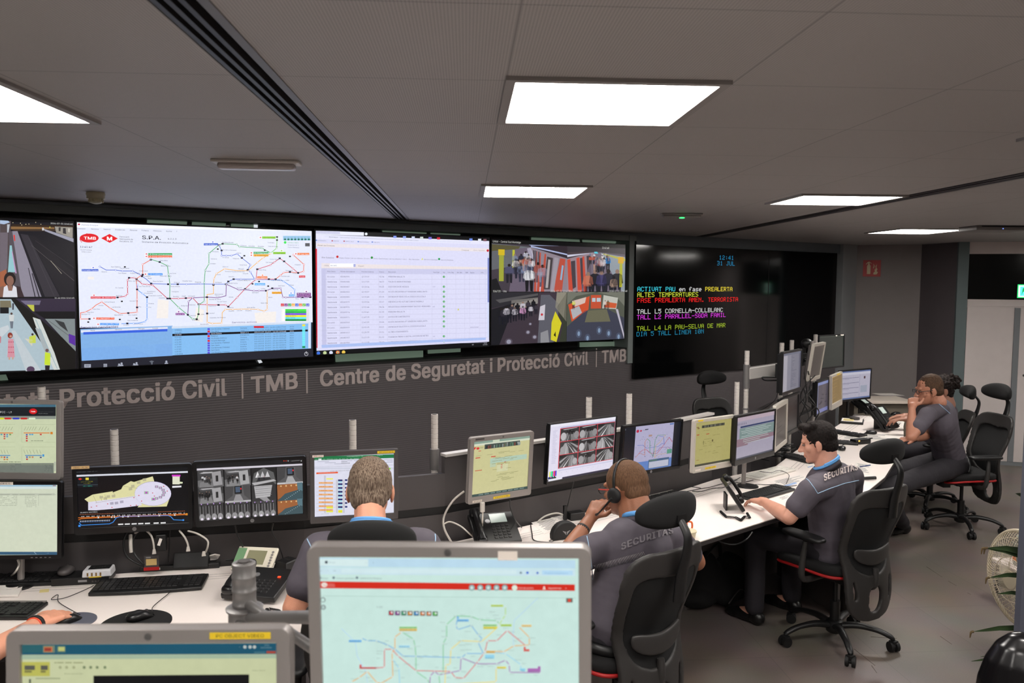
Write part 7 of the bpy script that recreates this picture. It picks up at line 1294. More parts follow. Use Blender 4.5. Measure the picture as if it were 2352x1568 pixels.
# ---- E: woman behind him
J = dict(head=at(2160,895,7.25), neck=at(2178,935,7.25), shL=at(2165,950,7.1), shR=at(2165,946,7.42), elL=at(2120,975,7.1), wrL=at(2085,962,7.15), elR=at(2110,972,7.5), wrR=at(2082,955,7.4))
seat_legs(J, V3((4.22,7.22,.54)), 90)
for k in ('wrL','wrR'): J[k].z = max(J[k].z, .765)
person('woman with a dark curly hair bun, almost hidden behind the man in glasses', 'e', J, 88, -8, hair_bun,
    dict(L=dict(d=(-1,.1,-.05), up=(0,0,1), side=1, curl=.4), R=dict(d=(-1,.2,-.05), up=(0,0,1), side=-1, curl=.4)), rs=.9, collar=False)
# ---- F: person at the left edge, only the hand in view
J = dict(head=V3((-1.98,2.48,1.26)), neck=V3((-1.98,2.38,1.11)), shL=V3((-2.18,2.36,1.05)), shR=V3((-1.80,2.36,1.05)), elL=V3((-2.28,2.50,.84)), wrL=V3((-2.1,2.93,.765)), elR=onz(-75,1530,.79), wrR=onz(88,1430,.765))
seat_legs(J, V3((-1.98,2.16,.56)), 0)
def exF(t, W, H, rot, bvh, J):
    d = (J['elR']-J['wrR']).normalized(); w0 = J['wrR']+d*.018; W(MB().lathe([(.029,-.007),(.033,-.007),(.033,.007),(.029,.007)],20,w0,d), 'bracelet', m_blk2); W(MB().lathe([(.0285,-.002),(.031,-.002),(.031,.002),(.0285,.002)],20,w0+d*.013,d), 'orange_band', mat('band_orange', (220,80,50), .5))
dF = onz(150,1404,.765)-onz(88,1430,.765)
person('person at the left edge, only a hand with a bracelet on a mouse in view', 'a', J, 0, -12, hair_full(hm_dark),
    dict(L=dict(d=(.3,.9,-.1), up=(0,0,1), side=1, curl=.3), R=dict(d=dF, up=(.1,-.1,1), side=-1, curl=.48)), extra=exF)
# ================================================================== THINGS ON THE DESKS
def four(TL, TR, BR, BL, z=DZ):
    P = [onz(*p, z) for p in (TL, TR, BR, BL)]; c = sum(P, Vector())/4; r = ((P[1]+P[2])-(P[0]+P[3]))/2; u = ((P[0]+P[1])-(P[3]+P[2]))/2
    return c, math.atan2(r.y, r.x), r.length, u.length
m_key = mat('key_black', (30,30,31), .45); m_keyw = mat('key_white', (225,222,215), .5); m_kbw = mat('keyboard_white', (215,212,204), .45); m_paper = mat('paper_white', (232,226,220), .7, var=.02); m_print = mat('print_grey', (120,118,122), .7); m_lcd = mat('lcd_pale', (190,205,200), .25)
def relief(x0, x1, y0, y1, nx, ny, z, h, gap=.0022, sl=.0012, skip=()):
    """a plate with raised key caps, one connected sheet"""
    def cuts(a, b, n):
        o = [a]; w_ = (b-a)/n
        for i in range(n): s = a+i*w_; o += [s+gap/2, s+gap/2+sl, s+w_-gap/2-sl, s+w_-gap/2]
        return o+[b]
    X, Y = cuts(x0, x1, nx), cuts(y0, y1, ny); b = MB(); N = len(X)
    def hi(i, n_): k = (i-1) % 4; return 0 < i < n_-1 and k in (1, 2)
    vs = []
    for j, y in enumerate(Y):
        for i, x in enumerate(X):
            ci, cj = (i-1)//4, (j-1)//4; up = hi(i, len(X)) and hi(j, len(Y)) and (ci, cj) not in skip; vs.append((x, y, z+(h if up else 0)))
    b.add(vs, [(j*N+i, j*N+i+1, (j+1)*N+i+1, (j+1)*N+i) for j in range(len(Y)-1) for i in range(N-1)]); return b
def keyboard(q, label, col='black', w=None, d=None, curve=0, grp='keyboards on the desks'):
    c, a, W, D = four(*q); W = w or W; D = d or D; mb, mk = (m_blk, m_key) if col != 'white' else (m_kbw, m_keyw)
    t = thing('keyboard', label, 'keyboard', c, a, grp)
    n = 14; fr = [(-W/2+W*i/n, -D/2-curve*(1-((2*i/n)-1)**2)) for i in range(n+1)]; bk = [(W/2-W*i/n, D/2+curve*.3*(1-((2*i/n)-1)**2)) for i in range(n+1)]
    b = MB(); b.prism(fr+bk, .001, .016); o = build(b, 'body', mb, t, bevel=.004)
    r = relief(-W/2+.012, W/2-.012, -D/2+.018, D/2-.016, 19, 6, .0175, .0045, skip={(i, 5) for i in (1,6,11)}|{(15,k) for k in range(6)}|{(14,3),(14,2)}); build(r, 'keys', mk, t)
    if col == 'silver': build(MB().box((0, D/2-.008, .0185),(W-.01,.014,.003)), 'silver_strip', m_silver, t)
    return t
keyboard(((247,1331.5),(463,1322.6),(461,1358),(206,1375)), 'large curved black keyboard below the floor plan monitor', w=.445, d=.165, curve=.012)
keyboard(((-150,1378),(85,1378.6),(68,1437),(-180,1440)), 'black keyboard with a silver top edge at the lower left corner', 'silver', w=.44, d=.15)
keyboard(((-60,1322),(134,1316),(137,1347),(-70,1358)), 'black keyboard lying behind the papers at the left edge', w=.42, d=.145)
keyboard(((1693,1137),(1786,1116),(1819,1127),(1729,1160)), 'black keyboard under the young man hand', w=.44, d=.15)
keyboard(((1701,1093),(1785,1069),(1831,1086),(1749,1106)), 'white keyboard below the pale lilac list monitor', 'white', w=.44, d=.14)
keyboard(((1824,1037),(1869,1050),(1852,1071),(1806,1062)), 'black keyboard standing in front of the young man face', w=.30, d=.14)
keyboard(((1486,1146),(1538,1135),(1555,1143),(1490,1161)), 'grey and black keyboard behind the headset man shoulder', 'silver', w=.36, d=.12)
keyboard(((1926,984),(1967,990),(1955,1010),(1915,1003)), 'small black keyboard behind the young man head, farther one', w=.34, d=.13)
keyboard(((1916,1008),(1942,1010),(1936,1026),(1908,1024)), 'small black keyboard right behind the young man head, nearer one', w=.30, d=.12)
def mouse(px, py, yaw, label, m=None, z=DZ, cord=None, s=1.0):
    p = onz(px, py, z+.012); t = thing('computer_mouse', label, 'mouse', (p.x, p.y, z), R(yaw), 'mice on the desks')
    build(MB().sell((0,0,.014*s),(.031*s,.054*s,.019*s),.8,28,14,lambda p: Vector((p.x*(1-.8*abs(p.y)), p.y, max(.001, p.z-(1.6*max(0,p.y)**1.4))))), 'shell', m or m_mblk, t, smooth=True, auto=False)
    build(MB().cyl((-.003,.026,.022*s),(.003,.026,.022*s),.007,n=14), 'wheel', m_mdk, t)
    if cord: I = MW[t.name].inverted(); build(MB().tube([(0,.052*s,.008)]+[I @ (onz(a, b_, z)+Vector((0,0,.003))) for a, b_ in cord], .0016, n=6, smooth=6), 'cable', m_blk, t, smooth=True)
def pad(px, py, r, label, m): 
    p = onz(px, py, DZ); o = build(MB().lathe([(r,0),(r,.003),(r-.002,.004)],48,(p.x,p.y,DZ+.0003)), 'mouse_pad', m, loc=(p.x,p.y,DZ)); tag(o, label, 'mouse pad')
pad(168,1427,.082,'round grey-blue mouse pad under the hand at the left', mat('pad_slate', (84,86,98), .85)); pad(312,1432,.128,'round black mouse pad with a glossy black mouse on it', m_fab)
mouse(322,1413,-38,'glossy black mouse on the round black pad', cord=((352,1394),(385,1366),(398,1352)), z=DZ+.004)
mouse(158,1420,-25,'black mouse held by the hand at the left edge', cord=((136,1385),(133,1367),(118,1378),(150,1374),(190,1358),(215,1346)), z=DZ+.004, s=.95)
t = thing('network_box', 'flat black box with ports lying behind the left keyboards', 'network box', onz(193,1334,DZ), R(7)); build(MB().box((0,0,.0165),(.23,.10,.032)), 'housing', m_blk, t, bevel=.003); build(MB().box((.01,-.051,.018),(.035,.001,.009)), 'badge', m_logo, t)
for i in range(6): build(MB().box((.05+i*.012,-.051,.014),(.006,.001,.006)), 'port', m_mdk, t)
mouse(152,1309,10,'dark grey mouse lying on the flat black box', m_mdk, z=DZ+.034)
c = onz(226,1318,DZ+.033); t = thing('usb_hub', 'white usb hub with four ports and a black label, on the black box', 'usb hub', (c.x+.005, c.y-.005, DZ+.033), R(8))
build(MB().box((0,0,.016),(.118,.075,.030),taper=.94), 'housing', mat('hub_white', (205,205,208), .4), t, bevel=.005); build(MB().box((.005,.004,.0318),(.085,.050,.001)), 'label', m_blk2, t); V, F, Wd = text_flat('7 PORT', .04, 1); build(MB().add([(-.022+u*.010,-.004+v*.010,.0328) for u, v in V], F), 'label_text', m_keyw, t)
for i in range(4): build(MB().box((-.035+i*.017,-.0372,.014),(.006,.002,.014)), 'usb_port', mat('port_gold', (120,90,40), .4), t)
build(MB().box((-.005,-.038,.003),(.05,.002,.004)), 'yellow_tag', m_stk, t)
def sheet(q, label, marks=0, z=DZ, m=None, name='paper_sheet', cat='paper', th=.0008, header=None):
    P = [onz(*p, z) for p in q]; c = sum(P, Vector())/4; up = Vector((0,0,th)); t = thing(name, label, cat, c, 0)
    build(MB().add([p+up*.2 for p in P]+[p+up for p in P], [(3,2,1,0),(4,5,6,7),(0,1,5,4),(1,2,6,5),(2,3,7,6),(3,0,4,7)]), 'sheet', m or m_paper, t, world=True)
    rr = random.Random(len(label)); b = MB()
    def B(u, v): return P[0].lerp(P[1], u).lerp(P[3].lerp(P[2], u), v)+up*1.6
    for i in range(marks):
        v = .1+.8*i/max(1,marks); u = .08+.1*rr.random(); w_ = .3+.5*rr.random(); b.add([B(u,v),B(u+w_,v),B(u+w_,v+.35/marks),B(u,v+.35/marks)], [(0,3,2,1)])
    if marks: build(b, 'print', m_print, t, world=True)
    if header: build(MB().add([B(.0,.8),B(.5,.8),B(.5,1),B(0,1)], [(0,3,2,1)]), 'print_block', header, t, world=True)
    return t
sheet(((-70,1320),(71,1316),(42,1371),(-110,1373)), 'stack of white papers at the left edge, blue print showing below', 0, th=.010, name='paper_stack', header=mat('print_blue', (150,175,215), .7))
sheet(((-70,1330),(62,1323),(38,1352),(-105,1356)), 'loose lilac-white sheet on top of the left paper stack', 0, z=DZ+.011)
sheet(((92,1354),(113,1352),(112,1359),(90,1361)), 'small yellow note on the desk by the black keyboard', 0, m=mat('note_yellow', (222,205,140), .7), name='sticky_note', cat='note')
sheet(((1220,1200),(1300,1182),(1330,1196),(1250,1226)), 'printed sheets beside the black pouch, nearer page', 10); sheet(((1262,1188),(1318,1177),(1340,1186),(1296,1200)), 'printed sheet farther back beside the black pouch', 7, z=DZ+.0012)
sheet(((1666,1106),(1700,1096),(1716,1102),(1684,1113)), 'small grey printed paper between phone and white keyboard', 6); sheet(((1765,1106),(1838,1090),(1862,1100),(1800,1120)), 'bluish printed sheet between the white and black keyboards', 9, header=mat('print_blue')); sheet(((1850,1066),(1872,1060),(1880,1068),(1856,1074)), 'small white sheet at the foot of the upright keyboard', 0, header=mat('print_blue'))
sheet(((1786,1143),(1812,1136),(1822,1141),(1795,1150)), 'printed card under the young man forearm', 4); sheet(((1966,1062),(2006,1067),(1997,1090),(1958,1084)), 'printed page with a dark pen, behind the young man shoulder', 9); sheet(((1985,994),(2075,998),(2068,1014),(1975,1010)), 'white sheets in front of the leaning man hand', 6); sheet(((2044,965),(2078,966),(2074,984),(2038,983)), 'open notebook beside the big black phone', 5, th=.006)
sheet(((1940,995),(1984,1000),(1972,1014),(1932,1008)), 'grey printed sheet beside the farther small keyboard', 8); sheet(((1538,1187),(1560,1184),(1566,1190),(1543,1194)), 'pink slip of paper beside the orange mug', 0, m=mat('paper_pink', (235,190,195), .7)); sheet(((1988,957),(2006,957),(2008,968),(1990,968)), 'blank sheet between the tray and the big black phone', 0)
c = onz(1957,970,DZ); t = thing('desk_tray', 'black tray holding yellow notes and a dark tape roll', 'tray', c, R(-28)); build(MB().box((0,0,.012),(.20,.22,.022)), 'tray', m_blk, t, bevel=.004); build(MB().box((-.03,-.02,.026),(.09,.10,.006)), 'note_pad', mat('note_yellow'), t); build(MB().box((0,0,.0235),(.18,.20,.001)), 'paper', m_paper, t); build(MB().lathe([(.045,.024),(.045,.046),(.03,.046)],24,(.02,.04,0)), 'tape_roll', m_mdk, t)
o = onz(1988,1070,DZ+.004); b = MB().cyl(o+Vector((-.05,-.02,0)), o+Vector((.05,.03,.0)), .004, n=10); tag(build(b, 'pen', mat('pen_blue', (40,60,110), .4), loc=tuple(o)), 'dark blue pen lying on the printed page', 'pen')
o = onz(2058,976,DZ+.012); b = MB().cyl(o+Vector((-.05,-.02,0)), o+Vector((.05,.03,.0)), .004, n=10); tag(build(b, 'pen', m_blk, loc=tuple(o)), 'black pen lying on the open notebook', 'pen')
# phones
def phone(px, py, yaw, label, display=True, s=1.0, stand=25, lamp=False, cord=None, hand_side=-1, raise_=0):
    c = onz(px, py, DZ); t = thing('desk_phone', label, 'phone', c, R(yaw), 'desk phones'); a = R(stand); M0 = Matrix.Translation((0,-.08*s,.006)) @ Matrix.Rotation(a,4,'X')
    def L(mb): mb.v = [tuple(M0 @ (Vector(p)*s)) for p in mb.v]; return mb
    build(L(MB().box((.0,.10,.017),(.235,.205,.026))), 'body', m_blk, t, bevel=.006)
    hs = L(MB().tube([(hand_side*.085,.01,.052),(hand_side*.088,.05,.066),(hand_side*.088,.15,.066),(hand_side*.085,.195,.052)],[.021,.015,.015,.021],n=12,flat=.8).sell((hand_side*.085,.012,.045),(.026,.026,.018),.7,20,10).sell((hand_side*.085,.192,.045),(.026,.026,.018),.7,20,10)); build(hs, 'handset', m_mblk, t, smooth=True)
    if display: build(L(MB().box((.03,.158,.0315),(.085,.058,.003))), 'display', m_lcd, t)
    r = relief(-.02,.075,.02,.115,4,5,.0305,.0035,.006,.002); build(L(r), 'keypad', m_key, t)
    build(L(MB().lathe([(.013,.0305),(.013,.034),(.006,.034)],20,(-.028,.14,0))), 'dial_ring', m_logo, t)
    if lamp: build(L(MB().box((.075,.135,.0325),(.012,.008,.003))), 'red_lamp', mat('lamp_red_on', (255,60,30), .3, emit=2.0), t)
    fh = .13*s*math.sin(a); build(MB().box((0,(.13*math.cos(a)-.08)*s+.012,fh/2),(.10*s,.010,fh)), 'foot', m_blk, t)
    if cord:
        I = MW[t.name].inverted(); P = [I @ (onz(x, y, DZ)+Vector((0,0,.009))) for x, y in cord]; n = 26; pts = []; 
        for i in range(len(P)-1):
            A, B_ = P[i], P[i+1]; m_ = max(2, int((B_-A).length/.006)); d = (B_-A).normalized(); x, _, z = frame_from(d)
            for k in range(m_*6): ang = k*2*math.pi/6; q = A.lerp(B_, k/(m_*6)); pts.append(q+x*math.cos(ang)*.0065+z*math.sin(ang)*.0065)
        build(MB().tube(pts, .0018, n=5, smooth=0), 'coiled_cord', m_blk, t, smooth=True)
    return t
phone(592,1368,-14,'large black desk phone with a lit red key, right of the curved keyboard', lamp=True, display=False, s=1.0, stand=14, cord=((618,1404),(640,1408),(652,1420),(640,1432),(625,1430),(620,1412),(612,1404)))
phone(1135,1246,14,'black desk phone with a pale display, right of the tall pole', s=1.0, stand=30)
phone(1668,1168,82,'black desk phone with a tall handset, left of the young man keyboard', s=.86, stand=56, display=False, cord=((1655,1178),(1668,1190),(1690,1192),(1702,1198),(1710,1190),(1722,1192),(1716,1182)), hand_side=1)
phone(2020,985,35,'big black desk phone in front of the leaning man', s=1.15, stand=48); phone(1988,950,30,'black desk phone at the far end of the right desk', s=1.05, stand=30)
t = thing('display_unit', 'white tilted unit with a grey display, standing behind the large black phone', 'display unit', onz(578,1322,DZ)+Vector((0,0,.020)), R(-10)); M0 = Matrix.Rotation(R(38),4,'X')
def LL(mb): mb.v = [tuple(M0 @ Vector(p)) for p in mb.v]; return mb
build(LL(MB().box((0,.055,.010),(.185,.12,.016))), 'housing', mat('unit_cream', (225,218,200), .45), t, bevel=.004); build(LL(MB().box((.005,.06,.0186),(.085,.07,.002))), 'display', mat('lcd_olive', (140,138,110), .25), t); build(LL(MB().box((-.07,.055,.0186),(.04,.10,.002))), 'green_field', mat('unit_green', (110,150,110), .5), t)
for i in range(6): build(LL(MB().lathe([(.006,.018),(.006,.0195),(.0045,.0195)],12,(.075,.02+i*.014,0))), 'slot_ring', m_silver, t)
build(MB().box((0,.07,.026),(.12,.01,.09)), 'foot', m_blk, t)
c = onz(660,1312,DZ); t = thing('desk_speaker', 'small black angular speaker beside the spreadsheet monitor', 'speaker', c, R(-30)); build(MB().box((0,0,.028),(.09,.11,.055),taper=.72), 'housing', m_blk, t, bevel=.006); build(MB().box((0,-.0,.0565),(.03,.002,.001)), 'mark', m_mdk, t)
# pouch with a small winged mark
c = onz(1296,1236,DZ); t = thing('glasses_pouch', 'black half-round pouch with a small pale winged mark', 'pouch', c, R(22)); prof = [(-.075,0)]+[(.078*math.cos(a), .003+.088*math.sin(a)**.8) for a in [math.pi-i*math.pi/14 for i in range(1,14)]]+[(.078,0)]
build(MB().extr(prof,-.022,.022), 'body', m_blk2, t, bevel=.010, seg=3); wg = MB()
for s_ in (-1,1):
    for i in range(3): wg.add([(s_*.002,-.0232,.040-i*.006),(s_*(.022-i*.006),-.0232,.047-i*.006),(s_*(.020-i*.006),-.0232,.043-i*.006),(s_*.002,-.0232,.036-i*.006)], [(0,1,2,3)])
build(wg, 'winged_mark', m_logo, t); build(MB().tube([(-.075,-.0,.0),(-.092,-.01,.002),(-.088,-.03,.003),(-.07,-.022,.004)],.0018,n=6), 'zip_cord', m_blk, t)
# mug, cream lid
c = onz(1562,1228,DZ); t = thing('mug', 'orange mug on the desk behind the headset man chair', 'mug', c, 0); build(MB().lathe([(.034,0),(.038,.01),(.038,.085),(.034,.085),(.033,.012)],28), 'cup', mat('mug_orange', (232,110,50), .35), t, smooth=True); build(MB().tube([(.036,0,.07),(.060,0,.065),(.060,0,.03),(.036,0,.022)],.005,n=8), 'handle', mat('mug_orange'), t, smooth=True)
c = onz(1578,1236,DZ); t = thing('container', 'cream round tub beside the orange mug', 'tub', c, 0); build(MB().lathe([(.04,0),(.045,.03),(.046,.035)],28), 'tub', mat('cream_plastic'), t, smooth=True); build(MB().lathe([(.048,.035),(.048,.042),(.03,.044)],28), 'lid', mat('cream_plastic'), t)
# radio with a lit amber lamp, keys
c = onz(1976,1018,DZ); t = thing('radio', 'black handheld radio with a small amber lamp, behind the young man headrest', 'radio', c, R(20)); build(MB().box((0,0,.02),(.16,.07,.038)), 'housing', m_blk, t, bevel=.006); build(MB().cyl((.08,.01,.025),(.15,.02,.03),.007,.005,n=10), 'antenna', m_blk, t); build(MB().ell((-.05,-.036,.03),(.008,.004,.006)), 'amber_lamp', mat('lamp_amber_on', (255,190,90), .3, emit=1.6), t)
mouse(1999,993,60,'black mouse in front of the big black phone'); mouse(2056,950,80,'black mouse under the woman hand'); mouse(1933,1029,-20,'black mouse right behind the young man head')
# cables
def cable(pts, r, m, label, sm_=5, ends=None):
    o = build(MB().tube(pts, r, n=8, smooth=sm_), 'cable', m, loc=tuple(pts[0]), smooth=True); tag(o, label, 'cable', 'cables around the desks'); 
    return o
m_cw = mat('cable_white', (196,190,182), .45); m_cb = m_blk
def hang(px, d, *p): return [at(x, y, dd) for x, y, dd in p]
cable([at(1066,1128,4.15),at(1040,1150,4.13),at(1020,1185,4.1),at(1020,1212,4.08),at(1034,1240,4.08),onz(1042,1250,DZ+.006)], .0055, m_cw, 'thick white cable looping down from the pale monitor by the tall pole')
cable([at(1020,1203,4.09),at(1034,1198,4.1),at(1058,1208,4.1),at(1078,1225,4.08),onz(1092,1236,DZ+.01)], .004, m_cw, 'white cable running from the loop to the desk phone')
cable([at(1108,1156,4.02),at(1109,1175,4.03),at(1108,1200,4.05),onz(1108,1222,DZ+.006)], .004, m_cw, 'white cable hanging straight from the silver square monitor')
t = thing('cable_plug', 'white plug hanging below the silver square monitor', 'plug', at(1108,1170,4.03), R(30)); build(MB().box((0,0,.012),(.022,.016,.05)), 'plug', m_cw, t, bevel=.004)
cable([at(1172,1148,4.05),at(1172,1165,4.1),at(1182,1190,4.15),onz(1198,1211,DZ+.005)], .0028, m_cb, 'thin black cable hanging behind the silver square monitor')
cable([onz(1235,1198,DZ+.005),onz(1252,1185,DZ+.03),onz(1278,1178,DZ+.045),onz(1298,1184,DZ+.02),onz(1304,1190,DZ+.005)], .0045, m_cw, 'white cable arching over the desk behind the printed sheets')
cable([onz(1219,1206,DZ+.004),onz(1222,1225,DZ+.004),onz(1228,1241,DZ+.004),onz(1270,1246,DZ+.004),onz(1300,1248,DZ+.004)], .0028, m_cb, 'black cable curving across the desk in front of the pouch')
cable([at(1318,1105,4.45),at(1310,1135,4.5),at(1303,1165,4.55)], .0026, m_cb, 'black cable hanging from the nine view monitor')
cable([at(540,1205,3.66),at(545,1228,3.68),at(556,1250,3.7),onz(562,1273,DZ+.03)], .004, m_cb, 'thick black cable hanging under the twelve view monitor, left of two')
cable([at(628,1200,3.68),at(625,1222,3.70),at(640,1250,3.72),onz(652,1288,DZ+.03)], .0034, m_cb, 'black cable hanging under the twelve view monitor, right of two')
cable([at(412,1218,3.62),at(424,1233,3.6),at(431,1248,3.6),at(432,1257,3.6)], .0042, m_cw, 'grey-white cable with a plug hanging left of the gap between black monitors')
cable([at(432,1219,3.62),at(455,1226,3.6),at(476,1240,3.6),at(477,1255,3.6),at(472,1268,3.62)], .0042, m_cw, 'grey-white cable curving down beside the gap between black monitors')
for px, py, lab in ((432,1260,'white connector at the end of the left grey cable'),(468,1271,'white connector at the end of the right grey cable'),(354,1266,'white connector below the floor plan monitor')):
    t = thing('cable_plug', lab, 'plug', at(px, py, 3.6), R(20)); build(MB().box((0,0,0),(.018,.010,.022),taper=.6), 'plug', m_cw, t, bevel=.002)
cable([at(310,1224,3.62),at(330,1216,3.6),at(346,1228,3.6),at(352,1245,3.6),at(354,1262,3.6)], .0042, m_cw, 'white cable arching below the floor plan monitor')
cable([at(300,1228,3.62),at(300,1250,3.6),at(301,1268,3.6)], .0075, m_cw, 'short bundle of white cables beside the pole under the floor plan monitor')
cable([at(291,1222,3.64),at(284,1245,3.62),at(290,1275,3.62),at(312,1292,3.62),at(330,1302,3.64)], .0045, m_cb, 'black cable loop hanging around the pole under the floor plan monitor')
cable([at(318,1216,3.64),at(304,1245,3.62),at(308,1270,3.62),at(326,1292,3.62),at(340,1300,3.64)], .0045, m_cb, 'second black cable loop under the floor plan monitor')
cable([at(390,1214,3.62),at(389,1250,3.66),at(388,1290,3.68)], .003, m_cb, 'black cable hanging at the right of the adaptor with a white label')
cable([at(40,1285,3.5),at(44,1296,3.5),at(36,1312,3.48),onz(26,1322,DZ+.02)], .004, m_cw, 'white cable under the nearly blank monitor at the left')
t = thing('power_adaptor', 'black adaptor with a white label hanging under the floor plan monitor', 'adaptor', at(371,1245,3.62), R(8)); build(MB().box((0,0,0),(.042,.03,.075)), 'housing', m_blk, t, bevel=.005); build(MB().box((-.004,-.0156,.006),(.012,.001,.032),ry=R(20)), 'label', m_paper, t)
t = thing('warning_card', 'small card with a yellow field and a red lower edge, leaning at the desk screen', 'card', at(348,1292,3.63), R(8)); build(MB().box((0,0,.0),(.060,.004,.065)), 'card', m_mdk, t); build(MB().box((0,-.003,.004),(.044,.001,.028)), 'yellow_field', mat('card_yellow', (200,170,110), .6), t); build(MB().box((0,-.003,-.026),(.064,.003,.014)), 'red_edge', m_redc, t); build(MB().box((-.012,-.003,.025),(.02,.001,.006)), 'print', m_logo, t)
t = thing('tablet_case', 'black folded tablet case leaning behind the curved keyboard', 'case', onz(440,1306,DZ), R(6)); build(MB().box((0,.01,.035),(.15,.05,.068),rx=R(-25)), 'case', m_blk2, t, bevel=.004)
t = thing('white_connector_block', 'torn white paper and connectors beside the black case', 'connectors', onz(484,1300,DZ), R(12)); build(MB().add([(-.035,0,.045),(.02,-.01,.06),(.04,.01,.048),(.03,.02,.03),(-.02,.015,.022),(-.035,0,.042),(.02,-.014,.056),(.04,.006,.044),(.03,.016,.026),(-.02,.011,.018)],[(0,1,2,3,4),(9,8,7,6,5),(0,5,6,1),(1,6,7,2),(2,7,8,3),(3,8,9,4),(4,9,5,0)]), 'paper', m_paper, t); build(MB().box((0,.012,.012),(.05,.02,.024)), 'block', m_blk, t)
t = thing('power_strip', 'black power strip with a white label along the back of the left desk', 'power strip', onz(415,1306,DZ), R(7)); build(MB().box((.0,-.005,.012),(.34,.028,.022)), 'housing', m_blk, t, bevel=.003); build(MB().box((-.10,-.0195,.012),(.035,.001,.010)), 'label', m_paper, t)
t = thing('kvm_box', 'black box with a row of small buttons behind the large phone', 'switch box', onz(555,1288,DZ), R(8)); build(MB().box((0,.01,.028),(.14,.06,.054),rx=R(-20)), 'housing', m_blk, t, bevel=.004)
for i in range(4): build(MB().cyl((-.01+i*.016,-.018,.050),(-.01+i*.016,-.022,.053),.004,n=10), 'button', m_logo, t)
t = thing('power_adaptor', 'dark box with a red side standing behind the pale monitor by the tall pole', 'adaptor', onz(1122,1228,DZ), R(25)); build(MB().box((0,0,.055),(.05,.03,.11)), 'housing', m_blk, t, bevel=.004); build(MB().box((.01,-.016,.085),(.03,.001,.02)), 'red_label', m_redc, t)
t = thing('power_adaptor', 'black adaptor on the desk behind the headset man raised hand', 'adaptor', onz(1322,1192,DZ), R(20)); build(MB().box((0,0,.022),(.09,.06,.042)), 'housing', m_blk, t, bevel=.006); build(MB().box((-.06,.01,.04),(.02,.02,.08)), 'plug', m_blk, t, bevel=.003)
rc = random.Random(5)
for i, (x0, y0, x1, y1, lab) in enumerate(((1560,1130,1700,1100,'black cable lying along the back of the middle desk, first strand'),(1590,1128,1730,1104,'black cable lying along the back of the middle desk, second strand'),(1690,1118,1830,1112,'thin black cable winding between the white and black keyboards'),(1480,1140,1610,1118,'black cable at the back of the middle desk under the map monitor'))):
    pts = [onz(x0+(x1-x0)*k/6, y0+(y1-y0)*k/6+rc.uniform(-4,4), DZ+.004) for k in range(7)]; cable(pts, .0022, m_cb, lab)
cable([onz(1745,1082,DZ+.03),onz(1770,1085,DZ+.03),onz(1790,1080,DZ+.03),onz(1812,1090,DZ+.01),onz(1806,1110,DZ+.004)], .0020, m_cb, 'black cable looping over the white keyboard')
for i in range(9):
    x = 1752+rc.uniform(0,70); y = 1052-(x-1752)*.35+rc.uniform(-6,8); P0 = onz(x, y, DZ+.01); pts = [P0+Vector((rc.uniform(-.12,.12), rc.uniform(-.08,.14), .006+.05*rc.random())) for k in range(6)]
    cable(pts, .0038, m_cb, 'black cable in the dark tangle behind the pale edge-on monitor')
for i in range(6):
    x = 1836+rc.uniform(0,42); P0 = at(x, 935+rc.uniform(-25,25), 6.45); pts = [P0+Vector((rc.uniform(-.06,.06), rc.uniform(-.06,.06), .22-.09*k)) for k in range(6)]
    cable(pts, .005, m_cb, 'black cable hanging in the tangle between the two far monitor groups')
cable([at(1801,868,6.1),at(1780,866,6.1),at(1752,866,6.0),at(1758,873,6.0),at(1788,873,6.0)], .006, m_cb, 'black cable looped under the white side arm')
cable([at(1790,880,6.1),at(1782,915,6.1),at(1760,935,6.1),at(1738,945,6.05)], .0025, m_cb, 'thin cable curving down from the side arm to the white pole')
cable([onz(1990,1010,DZ+.004),onz(1960,1012,DZ+.004),onz(1935,1022,DZ+.004)], .0025, m_cb, 'black cable lying behind the radio')
pts = []; A, B_ = onz(1974,1100,DZ+.01), onz(2012,1098,DZ+.012)
for k in range(150): a = k*2*math.pi/6; q = A.lerp(B_, k/150); pts.append(q+Vector((0,math.cos(a)*.009,.004+math.sin(a)*.009)))
cable(pts, .0022, m_cb, 'coiled black phone cord behind the young man shoulder', 0)
cable([at(1640,1232,4.3),at(1660,1246,4.35),at(1690,1250,4.35),at(1715,1238,4.3),at(1728,1222,4.35)], .004, m_cb, 'black cable sagging below the edge of the middle desk')
# speaker / webcam on top of the far monitor
t = thing('webcam', 'dark round camera clamp with a pale ring beside the upper pale monitor', 'camera', at(1853,788,6.85), R(40)); build(MB().ell((0,0,0),(.05,.045,.04)), 'body', m_blk, t, smooth=True); build(MB().lathe([(.022,0),(.024,.01),(.014,.012)],20,(0,-.042,.0),(0,-1,0)), 'lens_ring', m_silver, t); build(MB().cyl((0,.02,-.03),(0,.03,-.16),.014), 'bracket', m_blk, t)
